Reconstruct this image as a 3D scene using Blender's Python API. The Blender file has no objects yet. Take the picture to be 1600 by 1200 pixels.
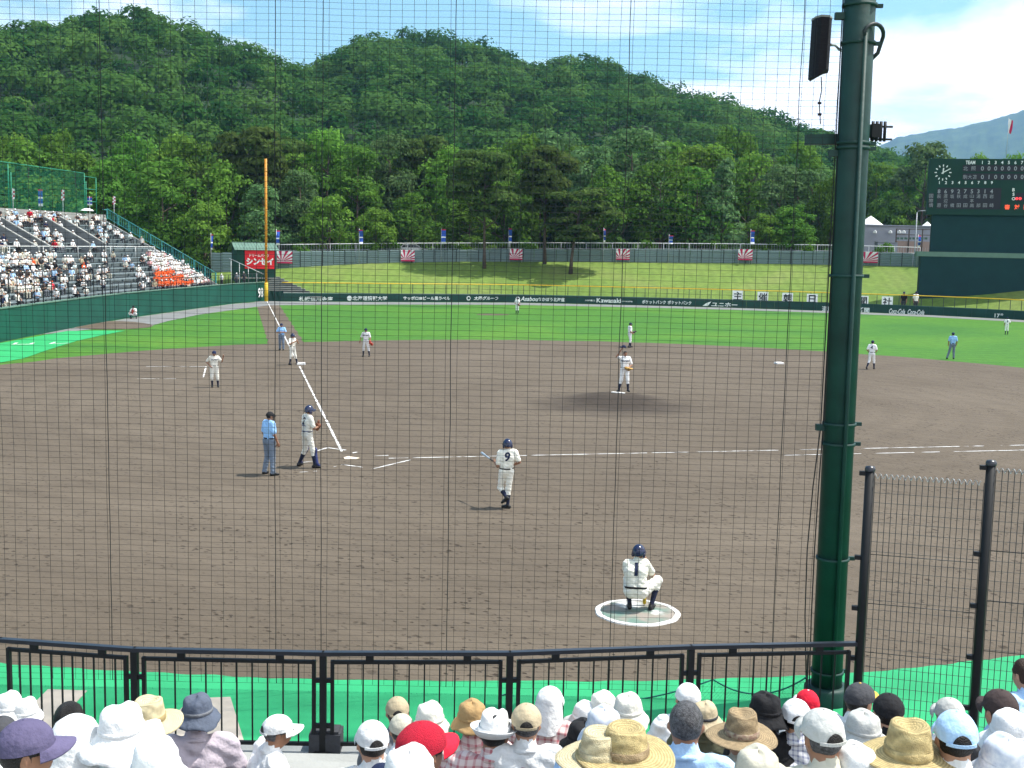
import bpy, bmesh, math, random
import numpy as np
from mathutils import Vector, Matrix, noise as mnoise
from mathutils.bvhtree import BVHTree

random.seed(7)
RNG = np.random.default_rng(11)
SC = bpy.context.scene
COL = SC.collection

# ------------------------------------------------------------------ camera
CAM_P = np.array([22.3835, -26.8203, 6.4713])
CAM_F = np.array([-0.52154569, 0.84518175, -0.11686707])
CAM_R = np.array([0.84950861, 0.52714829, 0.02120838])
CAM_U = np.array([-0.07953121, 0.08821844, 0.99292109])
FPX = 1819.76
camd = bpy.data.cameras.new('camera')
cam = bpy.data.objects.new('camera', camd)
COL.objects.link(cam)
M = Matrix(((CAM_R[0], CAM_U[0], -CAM_F[0], CAM_P[0]), (CAM_R[1], CAM_U[1], -CAM_F[1], CAM_P[1]),
            (CAM_R[2], CAM_U[2], -CAM_F[2], CAM_P[2]), (0, 0, 0, 1)))
cam.matrix_world = M
camd.sensor_width = 36.0
camd.lens = 36.0 * FPX / 1600.0
camd.clip_start = 0.1
camd.clip_end = 12000.0
SC.camera = cam

# ------------------------------------------------------------------ sun, sky, exposure
SUN_EL = math.radians(64.0)
SUN_DIR = Vector((0.68 * math.cos(SUN_EL), 0.733 * math.cos(SUN_EL), math.sin(SUN_EL))).normalized()
sund = bpy.data.lights.new('sun', 'SUN')
sund.energy = 5.0
sund.angle = math.radians(0.5)
sund.color = (1.0, 0.96, 0.89)
sun = bpy.data.objects.new('sun', sund)
COL.objects.link(sun)
sun.rotation_euler = SUN_DIR.to_track_quat('Z', 'Y').to_euler()
sun.location = (0, 0, 60)

W = bpy.data.worlds.new('World')
SC.world = W
W.use_nodes = True
wt = W.node_tree
wt.nodes.clear()
N = wt.nodes.new
L = wt.links.new
out = N('ShaderNodeOutputWorld')
bg = N('ShaderNodeBackground')
bg.inputs['Strength'].default_value = 0.14
sky = N('ShaderNodeTexSky')
sky.sky_type = 'NISHITA'
sky.sun_disc = False
sky.sun_elevation = SUN_EL
sky.sun_rotation = math.atan2(SUN_DIR.x, SUN_DIR.y)
sky.air_density = 1.0
sky.dust_density = 1.0
sky.ozone_density = 1.2
# thin broken cloud layer in the sky, laid out on a plane high above the place
tc = N('ShaderNodeTexCoord')
sep = N('ShaderNodeSeparateXYZ')
L(tc.outputs['Generated'], sep.inputs[0])
def wmath(op, a, b=None, clamp=False):
    n = N('ShaderNodeMath'); n.operation = op; n.use_clamp = clamp
    for i, v in enumerate((a, b)):
        if v is None: continue
        if isinstance(v, (int, float)): n.inputs[i].default_value = v
        else: L(v, n.inputs[i])
    return n.outputs[0]
den = wmath('ADD', wmath('MAXIMUM', sep.outputs['Z'], 0.0), 0.16)
comb = N('ShaderNodeCombineXYZ')
L(wmath('DIVIDE', sep.outputs['X'], den), comb.inputs[0])
L(wmath('DIVIDE', sep.outputs['Y'], den), comb.inputs[1])
nz = N('ShaderNodeTexNoise'); nz.inputs['Scale'].default_value = 0.95; nz.inputs['Detail'].default_value = 9
nz.inputs['Roughness'].default_value = 0.58; nz.inputs['Distortion'].default_value = 0.25
mp = N('ShaderNodeMapping'); mp.inputs['Location'].default_value = (0.55, 1.9, 0.0); mp.inputs['Scale'].default_value = (1.0, 1.0, 1.0)
L(comb.outputs[0], mp.inputs['Vector']); L(mp.outputs[0], nz.inputs['Vector'])
ramp = N('ShaderNodeValToRGB')
ramp.color_ramp.elements[0].position = 0.44; ramp.color_ramp.elements[0].color = (0, 0, 0, 1)
ramp.color_ramp.elements[1].position = 0.64; ramp.color_ramp.elements[1].color = (1, 1, 1, 1)
# the cloud bank thickens gradually toward the sunward side of the sky
bank = wmath('ADD', wmath('ADD', wmath('MULTIPLY', sep.outputs['X'], 0.24), 0.035), wmath('MULTIPLY', wmath('MAXIMUM', wmath('SUBTRACT', 0.19, sep.outputs['Z']), 0.0), 2.4))
L(wmath('ADD', nz.outputs['Fac'], bank), ramp.inputs[0])
skyb = N('ShaderNodeMixRGB'); skyb.blend_type = 'MULTIPLY'; skyb.inputs[0].default_value = 1.0
L(sky.outputs[0], skyb.inputs[1]); skyb.inputs[2].default_value = (0.90, 1.20, 1.10, 1)
mixc = N('ShaderNodeMixRGB')
L(ramp.outputs[0], mixc.inputs[0]); L(skyb.outputs[0], mixc.inputs[1]); mixc.inputs[2].default_value = (10.5, 10.8, 11.0, 1)
L(mixc.outputs[0], bg.inputs['Color']); L(bg.outputs[0], out.inputs[0])

SC.view_settings.view_transform = 'Standard'
SC.view_settings.look = 'None'
SC.view_settings.exposure = 0.40
SC.view_settings.gamma = 1.0
SC.view_settings.use_curve_mapping = False
SC.render.engine = 'CYCLES'
SC.cycles.max_bounces = 6
SC.cycles.diffuse_bounces = 3
SC.cycles.glossy_bounces = 2
SC.cycles.transmission_bounces = 4
SC.cycles.transparent_max_bounces = 8
SC.cycles.volume_bounces = 0
SC.cycles.use_denoising = True
try: SC.cycles.denoiser = 'OPENIMAGEDENOISE'
except Exception: pass

# ------------------------------------------------------------------ measuring helpers
def ray(px, py):
    return CAM_F + CAM_R * (px - 800) / FPX - CAM_U * (py - 600) / FPX
def G(px, py, z=0.0):
    """point of the horizontal plane at height z seen at a photo position"""
    d = ray(px, py)
    return CAM_P + d * ((z - CAM_P[2]) / d[2])
def D(px, py, dep):
    """point seen at a photo position, dep metres in front of the camera"""
    return CAM_P + ray(px, py) * dep
def depth(p):
    return float((np.asarray(p, float) - CAM_P) @ CAM_F)
def proj(p):
    d = np.asarray(p, float) - CAM_P
    z = d @ CAM_F
    return 800 + FPX * (d @ CAM_R) / z, 600 - FPX * (d @ CAM_U) / z

# ------------------------------------------------------------------ tagging
def tag(o, label=None, cat=None, group=None, kind=None):
    if label: o['label'] = label
    if cat: o['category'] = cat
    if group: o['group'] = group
    if kind: o['kind'] = kind
    return o
def empty(name, loc=(0, 0, 0), rz=0.0):
    o = bpy.data.objects.new(name, None)
    o.empty_display_size = 0.3
    COL.objects.link(o)
    o.location = tuple(float(v) for v in loc)
    o.rotation_euler = (0, 0, rz)
    return o
def link(name, me, parent=None, mats=None):
    o = bpy.data.objects.new(name, me)
    COL.objects.link(o)
    if parent is not None: o.parent = parent
    return o

# ------------------------------------------------------------------ materials
def mat(name, col, rough=0.85, var=0.0, vscale=3.0, col2=None, bump=0.0, bscale=20.0, spec=0.3, metal=0.0, emit=None, obj_var=0.0, detail=5.0, coord='Object'):
    m = bpy.data.materials.new(name)
    m.use_nodes = True
    nt = m.node_tree
    b = nt.nodes['Principled BSDF']
    b.inputs['Roughness'].default_value = rough
    b.inputs['Metallic'].default_value = metal
    b.inputs['Specular IOR Level'].default_value = spec
    c = (*col, 1.0)
    tcn = nt.nodes.new('ShaderNodeTexCoord')
    cur = None
    if var > 0 or col2 is not None:
        n = nt.nodes.new('ShaderNodeTexNoise')
        n.inputs['Scale'].default_value = vscale; n.inputs['Detail'].default_value = detail
        nt.links.new(tcn.outputs[coord], n.inputs['Vector'])
        r = nt.nodes.new('ShaderNodeValToRGB')
        e = r.color_ramp.elements
        e[0].position = 0.3; e[1].position = 0.7
        if col2 is None:
            e[0].color = (*[v * (1 - var) for v in col], 1); e[1].color = (*[min(1, v * (1 + var)) for v in col], 1)
        else:
            e[0].color = c; e[1].color = (*col2, 1)
        nt.links.new(n.outputs['Fac'], r.inputs[0])
        cur = r.outputs[0]
    if obj_var > 0:
        oi = nt.nodes.new('ShaderNodeObjectInfo')
        hs = nt.nodes.new('ShaderNodeHueSaturation')
        mr = nt.nodes.new('ShaderNodeMapRange')
        mr.inputs[3].default_value = 1 - obj_var; mr.inputs[4].default_value = 1 + obj_var
        nt.links.new(oi.outputs['Random'], mr.inputs[0]); nt.links.new(mr.outputs[0], hs.inputs['Value'])
        if cur is not None: nt.links.new(cur, hs.inputs['Color'])
        else: hs.inputs['Color'].default_value = c
        cur = hs.outputs[0]
    if cur is not None: nt.links.new(cur, b.inputs['Base Color'])
    else: b.inputs['Base Color'].default_value = c
    if bump > 0:
        n2 = nt.nodes.new('ShaderNodeTexNoise')
        n2.inputs['Scale'].default_value = bscale; n2.inputs['Detail'].default_value = 6
        nt.links.new(tcn.outputs[coord], n2.inputs['Vector'])
        bp = nt.nodes.new('ShaderNodeBump')
        bp.inputs['Strength'].default_value = bump; bp.inputs['Distance'].default_value = 0.05
        nt.links.new(n2.outputs['Fac'], bp.inputs['Height']); nt.links.new(bp.outputs[0], b.inputs['Normal'])
    if emit:
        b.inputs['Emission Color'].default_value = (*emit[:3], 1); b.inputs['Emission Strength'].default_value = emit[3]
    return m

# ------------------------------------------------------------------ mesh builder
def mesh_np(name, V, F, mats=(), midx=None, smooth=False):
    """F: (n,4) or (n,3) integer array"""
    V = np.asarray(V, np.float32); F = np.asarray(F, np.int32)
    me = bpy.data.meshes.new(name)
    me.vertices.add(len(V)); me.vertices.foreach_set('co', V.ravel())
    k = F.shape[1]
    me.loops.add(F.size); me.loops.foreach_set('vertex_index', F.ravel())
    me.polygons.add(len(F)); me.polygons.foreach_set('loop_start', np.arange(0, F.size, k, dtype=np.int32))
    me.polygons.foreach_set('loop_total', np.full(len(F), k, np.int32))
    for m in mats: me.materials.append(m)
    if midx is not None: me.polygons.foreach_set('material_index', np.asarray(midx, np.int32))
    if smooth: me.polygons.foreach_set('use_smooth', np.ones(len(F), bool))
    me.update(calc_edges=True)
    return me

class MB:
    def __init__(s): s.v = []; s.f = []; s.m = []; s.s = []
    def add(s, vs, fs, m=0, smooth=False):
        k = len(s.v)
        s.v += [tuple(float(c) for c in p) for p in vs]
        s.f += [tuple(i + k for i in f) for f in fs]
        s.m += [m] * len(fs); s.s += [smooth] * len(fs)
    def box(s, c, size, rz=0.0, m=0, ax=None):
        x, y, z = [d / 2 for d in size]
        if ax is None:
            a = np.array([math.cos(rz), math.sin(rz), 0]); b = np.array([-math.sin(rz), math.cos(rz), 0]); u = np.array([0, 0, 1.])
        else: a, b, u = [np.asarray(q, float) for q in ax]
        c = np.asarray(c, float)
        vs = [c + a * i * x + b * j * y + u * k * z for i, j, k in ((-1,-1,-1),(1,-1,-1),(1,1,-1),(-1,1,-1),(-1,-1,1),(1,-1,1),(1,1,1),(-1,1,1))]
        s.add(vs, [(0,3,2,1),(4,5,6,7),(0,1,5,4),(1,2,6,5),(2,3,7,6),(3,0,4,7)], m)
    def beam(s, p, q, w, h, m=0, up=(0, 0, 1)):
        p = np.asarray(p, float); q = np.asarray(q, float)
        d = q - p; ln = np.linalg.norm(d)
        if ln < 1e-6: return
        d /= ln; up = np.asarray(up, float)
        sd = np.cross(up, d)
        if np.linalg.norm(sd) < 1e-3: sd = np.cross((1, 0, 0.), d)
        sd /= np.linalg.norm(sd); u = np.cross(d, sd)
        s.box((p + q) / 2, (ln, w, h), m=m, ax=(d, sd, u))
    def tube(s, pts, r, n=8, m=0, caps=True, smooth=True):
        pts = [np.asarray(p, float) for p in pts]
        rs = r if isinstance(r, (list, tuple)) else [r] * len(pts)
        vs = []; fs = []
        prev = None
        for i, p in enumerate(pts):
            d = pts[min(i + 1, len(pts) - 1)] - pts[max(i - 1, 0)]
            d /= (np.linalg.norm(d) + 1e-12)
            if prev is None:
                a = np.cross(d, (0, 0, 1.))
                if np.linalg.norm(a) < 1e-3: a = np.cross(d, (1., 0, 0))
            else: a = prev - d * (prev @ d)
            a /= np.linalg.norm(a); prev = a; b = np.cross(d, a)
            for k in range(n):
                t = 2 * math.pi * k / n
                vs.append(p + (a * math.cos(t) + b * math.sin(t)) * rs[i])
        for i in range(len(pts) - 1):
            for k in range(n):
                fs.append((i*n+k, i*n+(k+1) % n, (i+1)*n+(k+1) % n, (i+1)*n+k))
        s.add(vs, fs, m, smooth)
        if caps:
            kk = len(s.v) - len(vs)
            s.f.append(tuple(kk + i for i in reversed(range(n)))); s.m.append(m); s.s.append(False)
            e = kk + (len(pts) - 1) * n
            s.f.append(tuple(e + i for i in range(n))); s.m.append(m); s.s.append(False)
    def lathe(s, prof, n=24, c=(0, 0, 0), sx=1.0, sy=1.0, m=0, fn=None, smooth=True, skip=None):
        """prof: list of (r,z); fn deforms a local point"""
        vs = []; fs = []
        for (r, z) in prof:
            for k in range(n):
                t = 2 * math.pi * k / n
                p = (r * math.sin(t) * sx, r * math.cos(t) * sy, z)
                if fn: p = fn(p, t)
                vs.append((p[0] + c[0], p[1] + c[1], p[2] + c[2]))
        for i in range(len(prof) - 1):
            for k in range(n):
                if skip and skip(i, k): continue
                fs.append((i*n+k, (i+1)*n+k, (i+1)*n+(k+1) % n, i*n+(k+1) % n))
        s.add(vs, fs, m, smooth)
    def poly(s, pts, m=0): s.add(pts, [tuple(range(len(pts)))], m)
    def quad(s, a, b, c, d, m=0): s.add([a, b, c, d], [(0, 1, 2, 3)], m)
    def prism(s, pts, h, m=0):
        """closed outline (list of 3D pts) extruded by vector h"""
        n = len(pts); h = np.asarray(h, float); pts = [np.asarray(p, float) for p in pts]
        s.add(pts + [p + h for p in pts], [tuple(reversed(range(n))), tuple(range(n, 2*n))] + [(i, (i+1) % n, n+(i+1) % n, n+i) for i in range(n)], m)
    def mesh(s, name, mats):
        me = bpy.data.meshes.new(name)
        me.from_pydata(s.v, [], s.f)
        for q in (mats if isinstance(mats, (list, tuple)) else [mats]): me.materials.append(q)
        me.polygons.foreach_set('material_index', s.m)
        me.polygons.foreach_set('use_smooth', s.s)
        me.update()
        return me
    def build(s, name, mats, parent=None):
        return link(name, s.mesh(name, mats), parent)

def text_mesh(txt, size=1.0, extrude=0.0, shear=0.0, bold=0.0, sx=1.0, name='lettering'):
    cu = bpy.data.curves.new('lettering', 'FONT')
    cu.body = txt; cu.size = size; cu.extrude = extrude; cu.shear = shear; cu.offset = bold
    cu.align_x = 'CENTER'; cu.align_y = 'CENTER'; cu.resolution_u = 3
    o = bpy.data.objects.new('lettering', cu)
    COL.objects.link(o)
    dg = bpy.context.evaluated_depsgraph_get()
    dg.update()
    me = bpy.data.meshes.new_from_object(o.evaluated_get(dg))
    me.name = name
    bpy.data.objects.remove(o); bpy.data.curves.remove(cu)
    if sx != 1.0: me.transform(Matrix.Scale(sx, 4, (1, 0, 0)))
    return me
def fit_text(me, w=None, h=None):
    co = np.empty(len(me.vertices) * 3); me.vertices.foreach_get('co', co); co = co.reshape(-1, 3)
    lo, hi = co.min(0), co.max(0); c = (lo + hi) / 2
    sx = w / (hi[0] - lo[0]) if w else 1.0; sy = h / (hi[1] - lo[1]) if h else sx
    if not w: sx = sy
    co[:, 0] = (co[:, 0] - c[0]) * sx; co[:, 1] = (co[:, 1] - c[1]) * sy
    me.vertices.foreach_set('co', co.ravel()); me.update()
    return me
def place_text(me, pos, right, up, m, parent=None, name='lettering'):
    me.materials.clear(); me.materials.append(m)
    o = link(name, me)
    r = Vector(right).normalized(); u = Vector(up); u = (u - r * u.dot(r)).normalized(); n = r.cross(u)
    mw = Matrix(((r.x, u.x, n.x, pos[0]), (r.y, u.y, n.y, pos[1]), (r.z, u.z, n.z, pos[2]), (0, 0, 0, 1)))
    if parent is not None:
        o.parent = parent
        pm = Matrix.Translation(parent.location) @ parent.rotation_euler.to_matrix().to_4x4()
        o.matrix_local = pm.inverted() @ mw
    else: o.matrix_world = mw
    return o
def local(parent, p):
    """world point to the local frame of an unscaled top-level parent"""
    pm = Matrix.Translation(parent.location) @ parent.rotation_euler.to_matrix().to_4x4()
    return pm.inverted() @ Vector(p)
# ------------------------------------------------------------------ material library
MT = {}
MT['concrete'] = mat('concrete', (0.24, 0.25, 0.25), 0.9, 0.18, 1.2, bump=0.2, bscale=30)
MT['pale_concrete'] = mat('pale_concrete', (0.30, 0.30, 0.28), 0.9, 0.15, 0.8, bump=0.2, bscale=20)
MT['stand_step'] = mat('stand_step', (0.125, 0.155, 0.162), 0.85, 0.2, 1.0, bump=0.2, bscale=15)
MT['stand_bench'] = mat('stand_bench', (0.20, 0.245, 0.255), 0.6, 0.18, 2.5)
MT['stair_side'] = mat('stair_side', (0.15, 0.157, 0.16), 0.9, 0.2, 1.5)
MT['white_paint'] = mat('white_paint', (0.78, 0.78, 0.76), 0.6, 0.08, 4.0)
MT['wall_green'] = mat('wall_green', (0.006, 0.076, 0.052), 0.6, 0.18, 0.5, bump=0.08, bscale=3)
MT['pad_green'] = mat('pad_green', (0.006, 0.046, 0.034), 0.55, 0.15, 0.8, bump=0.08, bscale=4)
MT['pole_green'] = mat('pole_green', (0.006, 0.038, 0.031), 0.58, 0.30, 2.5, spec=0.4, bump=0.12, bscale=9)
MT['board_green'] = mat('board_green', (0.005, 0.038, 0.024), 0.75, 0.12, 0.6)
MT['board_blue'] = mat('board_blue', (0.006, 0.036, 0.036), 0.85, 0.12, 0.7)
MT['dark_slot'] = mat('dark_slot', (0.022, 0.022, 0.028), 0.7)
MT['black_metal'] = mat('black_metal', (0.009, 0.010, 0.011), 0.55, 0.2, 8.0, spec=0.3)
MT['rail_top'] = mat('rail_top', (0.018, 0.02, 0.028), 0.3, 0.2, 8.0, spec=0.6)
MT['dark_metal'] = mat('dark_metal', (0.02, 0.03, 0.03), 0.5)
MT['galv'] = mat('galvanised_steel', (0.42, 0.44, 0.45), 0.45, 0.15, 6.0, spec=0.5, metal=0.3)
MT['wire'] = mat('fence_wire', (0.035, 0.037, 0.04), 0.45, spec=0.5)
MT['net'] = mat('net_cord', (0.010, 0.012, 0.013), 0.6, spec=0.3)
MT['rope'] = mat('net_rope', (0.012, 0.014, 0.016), 0.7)
MT['teal_rope'] = mat('teal_rope', (0.01, 0.11, 0.10), 0.7)
MT['teal_rail'] = mat('teal_rail', (0.06, 0.28, 0.27), 0.5, 0.1, 3)
MT['green_steel'] = mat('green_steel', (0.02, 0.22, 0.12), 0.5, 0.1, 3)
MT['yellow'] = mat('yellow_paint', (0.62, 0.40, 0.02), 0.5, 0.08, 3)
MT['orange_yellow'] = mat('foul_pole_paint', (0.52, 0.22, 0.015), 0.5, 0.08, 2)
MT['corrugated'] = mat('corrugated_sheet', (0.145, 0.205, 0.205), 0.6, 0.12, 0.6, obj_var=0.07)
MT['hut_roof'] = mat('hut_roof', (0.11, 0.19, 0.145), 0.6, 0.12, 1.2)
MT['hut_wall'] = mat('hut_wall', (0.012, 0.055, 0.036), 0.8, 0.12, 1.2)
MT['red_sign'] = mat('red_sign', (0.68, 0.012, 0.018), 0.5)
MT['sign_white'] = mat('sign_white', (0.82, 0.82, 0.80), 0.6)
MT['letter_white'] = mat('letter_white', (0.78, 0.80, 0.78), 0.7)
MT['letter_grey'] = mat('letter_grey', (0.30, 0.31, 0.33), 0.7)
MT['letter_black'] = mat('letter_black', (0.015, 0.02, 0.02), 0.8)
MT['navy_print'] = mat('navy_print', (0.012, 0.02, 0.055), 0.8)
MT['crimson'] = mat('crimson_cloth', (0.50, 0.025, 0.09), 0.8)
MT['cloth_white'] = mat('cloth_white', (0.78, 0.77, 0.78), 0.85)
MT['banner_blue'] = mat('banner_blue', (0.03, 0.09, 0.42), 0.8)
MT['led_red'] = mat('led_red', (0.5, 0.02, 0.02), 0.5, emit=(1.0, 0.06, 0.07, 1.0))
MT['led_orange'] = mat('led_orange', (0.5, 0.05, 0.02), 0.5, emit=(1.0, 0.13, 0.05, 0.8))
MT['turf'] = mat('artificial_turf', (0.024, 0.315, 0.125), 0.9, 0.16, 0.7, bump=0.3, bscale=90)
MT['turf_left'] = mat('bullpen_turf', (0.022, 0.32, 0.10), 0.9, 0.08, 0.8, bump=0.3, bscale=60)
MT['mat_tan'] = mat('floor_mat', (0.42, 0.37, 0.31), 0.9, 0.08, 4)
MT['chalk'] = mat('chalk_line', (0.64, 0.63, 0.61), 0.95, 0.10, 9)
MT['base_white'] = mat('base_canvas', (0.80, 0.79, 0.76), 0.7)
MT['plate'] = mat('plate_rubber', (0.78, 0.66, 0.50), 0.7, 0.12, 8)
MT['gravel'] = mat('warning_track', (0.17, 0.175, 0.172), 0.95, 0.14, 0.7, bump=0.3, bscale=12)
MT['asphalt'] = mat('asphalt', (0.06, 0.062, 0.06), 0.9, 0.2, 0.6)
MT['soil'] = mat('woodland_floor', (0.035, 0.05, 0.02), 0.95, 0.4, 0.25)
MT['hill_floor'] = mat('hill_floor', (0.022, 0.05, 0.018), 0.95, 0.4, 0.1)
MT['bark'] = mat('bark', (0.11, 0.085, 0.065), 0.95, 0.35, 2.0, bump=0.5, bscale=8)
MT['pine_bark'] = mat('pine_bark', (0.085, 0.065, 0.05), 0.95, 0.35, 2.0, bump=0.5, bscale=8)
MT['car_white'] = mat('car_paint', (0.75, 0.75, 0.75), 0.3, spec=0.5)
MT['glass_dark'] = mat('dark_glass', (0.02, 0.025, 0.03), 0.1, spec=0.6)
MT['tyre'] = mat('tyre_rubber', (0.015, 0.015, 0.016), 0.8)
MT['grey_wall'] = mat('building_wall', (0.29, 0.30, 0.34), 0.85, 0.1, 0.4)
MT['tent_white'] = mat('tent_fabric', (0.8, 0.8, 0.8), 0.7)
MT['speaker_cloth'] = mat('speaker_cloth', (0.010, 0.008, 0.012), 0.75, 0.3, 30, bump=0.3, bscale=120)

def dirt_material():
    m = bpy.data.materials.new('infield_dirt'); m.use_nodes = True
    nt = m.node_tree; b = nt.nodes['Principled BSDF']; Nn = nt.nodes.new; K = nt.links.new
    b.inputs['Roughness'].default_value = 0.95; b.inputs['Specular IOR Level'].default_value = 0.15
    tcn = Nn('ShaderNodeTexCoord')
    def noise(scale, detail, vec=None, rough=0.55, dist=0.0):
        n = Nn('ShaderNodeTexNoise'); n.inputs['Scale'].default_value = scale; n.inputs['Detail'].default_value = detail
        n.inputs['Roughness'].default_value = rough; n.inputs['Distortion'].default_value = dist
        K(vec or tcn.outputs['Object'], n.inputs['Vector']); return n.outputs['Fac']
    def rampv(f, p0, p1, c0, c1):
        r = Nn('ShaderNodeValToRGB'); e = r.color_ramp.elements
        e[0].position = p0; e[1].position = p1; e[0].color = (*c0, 1); e[1].color = (*c1, 1); K(f, r.inputs[0]); return r.outputs[0]
    base = rampv(noise(0.11, 5, dist=0.6), 0.3, 0.72, (0.098, 0.078, 0.058), (0.132, 0.107, 0.081))
    # rake streaks running across the field
    mp2 = Nn('ShaderNodeMapping'); mp2.inputs['Rotation'].default_value = (0, 0, -0.55); mp2.inputs['Scale'].default_value = (0.35, 2.6, 1)
    K(tcn.outputs['Object'], mp2.inputs['Vector'])
    streak = rampv(noise(1.0, 6, mp2.outputs[0], 0.6), 0.3, 0.7, (0.90, 0.90, 0.90), (1.08, 1.08, 1.07))
    mx = Nn('ShaderNodeMixRGB'); mx.blend_type = 'MULTIPLY'; mx.inputs[0].default_value = 1.0
    wv = Nn('ShaderNodeTexWave'); wv.wave_type = 'RINGS'; wv.rings_direction = 'Z'; wv.inputs['Scale'].default_value = 0.22; wv.inputs['Distortion'].default_value = 5.0; wv.inputs['Detail'].default_value = 4; wv.inputs['Detail Scale'].default_value = 0.6
    mpw = Nn('ShaderNodeMapping'); mpw.inputs['Location'].default_value = (0.0, -18.4, 0); K(tcn.outputs['Object'], mpw.inputs['Vector']); K(mpw.outputs[0], wv.inputs['Vector'])
    ringc = rampv(wv.outputs['Fac'], 0.2, 0.8, (0.965, 0.965, 0.965), (1.025, 1.025, 1.025))
    mxr = Nn('ShaderNodeMixRGB'); mxr.blend_type = 'MULTIPLY'; mxr.inputs[0].default_value = 1.0; K(base, mxr.inputs[1]); K(ringc, mxr.inputs[2])
    K(mxr.outputs[0], mx.inputs[1]); K(streak, mx.inputs[2])
    # scuffs: damp soil turned up by spikes, bump shadows darkened into the colour too
    def marks(scale, r0, r1, keep, seed):
        wn = Nn('ShaderNodeTexNoise'); wn.inputs['Scale'].default_value = scale * 1.7; wn.inputs['Detail'].default_value = 4; K(tcn.outputs['Object'], wn.inputs['Vector'])
        ws = Nn('ShaderNodeVectorMath'); ws.operation = 'SCALE'; ws.inputs['Scale'].default_value = 0.62 / scale; K(wn.outputs['Color'], ws.inputs[0])
        wa = Nn('ShaderNodeVectorMath'); wa.operation = 'ADD'; K(tcn.outputs['Object'], wa.inputs[0]); K(ws.outputs[0], wa.inputs[1])
        wo = Nn('ShaderNodeMapping'); wo.inputs['Location'].default_value = (seed, seed * 0.7, 0); wo.inputs['Rotation'].default_value = (0, 0, seed); wo.inputs['Scale'].default_value = (1.0, 1.35, 0); K(wa.outputs[0], wo.inputs['Vector'])
        vo = Nn('ShaderNodeTexVoronoi'); vo.inputs['Scale'].default_value = scale; K(wo.outputs[0], vo.inputs['Vector'])
        ds = rampv(vo.outputs['Distance'], r0, r1, (1, 1, 1), (0, 0, 0))
        sx = Nn('ShaderNodeSeparateColor'); K(vo.outputs['Color'], sx.inputs[0])
        kp = Nn('ShaderNodeMath'); kp.operation = 'LESS_THAN'; kp.inputs[1].default_value = keep; K(sx.outputs[0], kp.inputs[0])
        m_ = Nn('ShaderNodeMath'); m_.operation = 'MULTIPLY'; K(ds, m_.inputs[0]); K(kp.outputs[0], m_.inputs[1]); return m_.outputs[0]
    area = rampv(noise(0.30, 4), 0.40, 0.60, (0.22, 0.22, 0.22), (1, 1, 1))
    mk = Nn('ShaderNodeMath'); mk.operation = 'MAXIMUM'; K(marks(2.6, 0.10, 0.22, 0.55, 1.3), mk.inputs[0]); K(marks(5.2, 0.12, 0.27, 0.6, 4.1), mk.inputs[1])
    mu = Nn('ShaderNodeMixRGB'); mu.blend_type = 'MULTIPLY'; mu.inputs[0].default_value = 1.0; K(mk.outputs[0], mu.inputs[1]); K(area, mu.inputs[2])
    sc2 = rampv(noise(8.5, 3, rough=0.6), 0.62, 0.70, (0, 0, 0), (0.55, 0.55, 0.55))
    ad = Nn('ShaderNodeMixRGB'); ad.blend_type = 'LIGHTEN'; ad.inputs[0].default_value = 1.0; K(mu.outputs[0], ad.inputs[1]); K(sc2, ad.inputs[2])
    mx2 = Nn('ShaderNodeMixRGB'); K(ad.outputs[0], mx2.inputs[0]); K(mx.outputs[0], mx2.inputs[1]); mx2.inputs[2].default_value = (0.045, 0.034, 0.025, 1)
    # watered soil round the mound
    vm = Nn('ShaderNodeVectorMath'); vm.operation = 'DISTANCE'; vm.inputs[1].default_value = (0.6, 16.6, 0)
    mp3 = Nn('ShaderNodeMapping'); mp3.inputs['Scale'].default_value = (1, 1, 0); K(tcn.outputs['Object'], mp3.inputs['Vector']); K(mp3.outputs[0], vm.inputs[0])
    nn = noise(0.6, 4)
    s = Nn('ShaderNodeMath'); s.operation = 'MULTIPLY_ADD'; K(nn, s.inputs[0]); s.inputs[1].default_value = 3.2; K(vm.outputs['Value'], s.inputs[2])
    damp = rampv(s.outputs[0], 0.0, 1.0, (0, 0, 0), (1, 1, 1))
    mr = Nn('ShaderNodeMapRange'); mr.inputs[1].default_value = 2.8; mr.inputs[2].default_value = 5.8; mr.inputs[3].default_value = 1.0; mr.inputs[4].default_value = 0.0
    K(s.outputs[0], mr.inputs[0])
    mx3 = Nn('ShaderNodeMixRGB'); K(mr.outputs[0], mx3.inputs[0]); K(mx2.outputs[0], mx3.inputs[1]); mx3.inputs[2].default_value = (0.048, 0.038, 0.030, 1)
    K(mx3.outputs[0], b.inputs['Base Color'])
    bp = Nn('ShaderNodeBump'); bp.inputs['Strength'].default_value = 0.75; bp.inputs['Distance'].default_value = 0.06
    hs = Nn('ShaderNodeMath'); hs.operation = 'MULTIPLY_ADD'; K(noise(9, 6, rough=0.65), hs.inputs[0]); hs.inputs[1].default_value = 0.5; K(noise(2.4, 4), hs.inputs[2])
    hs2 = Nn('ShaderNodeMath'); hs2.operation = 'MULTIPLY_ADD'; K(mu.outputs[0], hs2.inputs[0]); hs2.inputs[1].default_value = -0.7; K(hs.outputs[0], hs2.inputs[2])
    K(hs2.outputs[0], bp.inputs['Height']); K(bp.outputs[0], b.inputs['Normal'])
    return m
MT['dirt'] = dirt_material()

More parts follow.
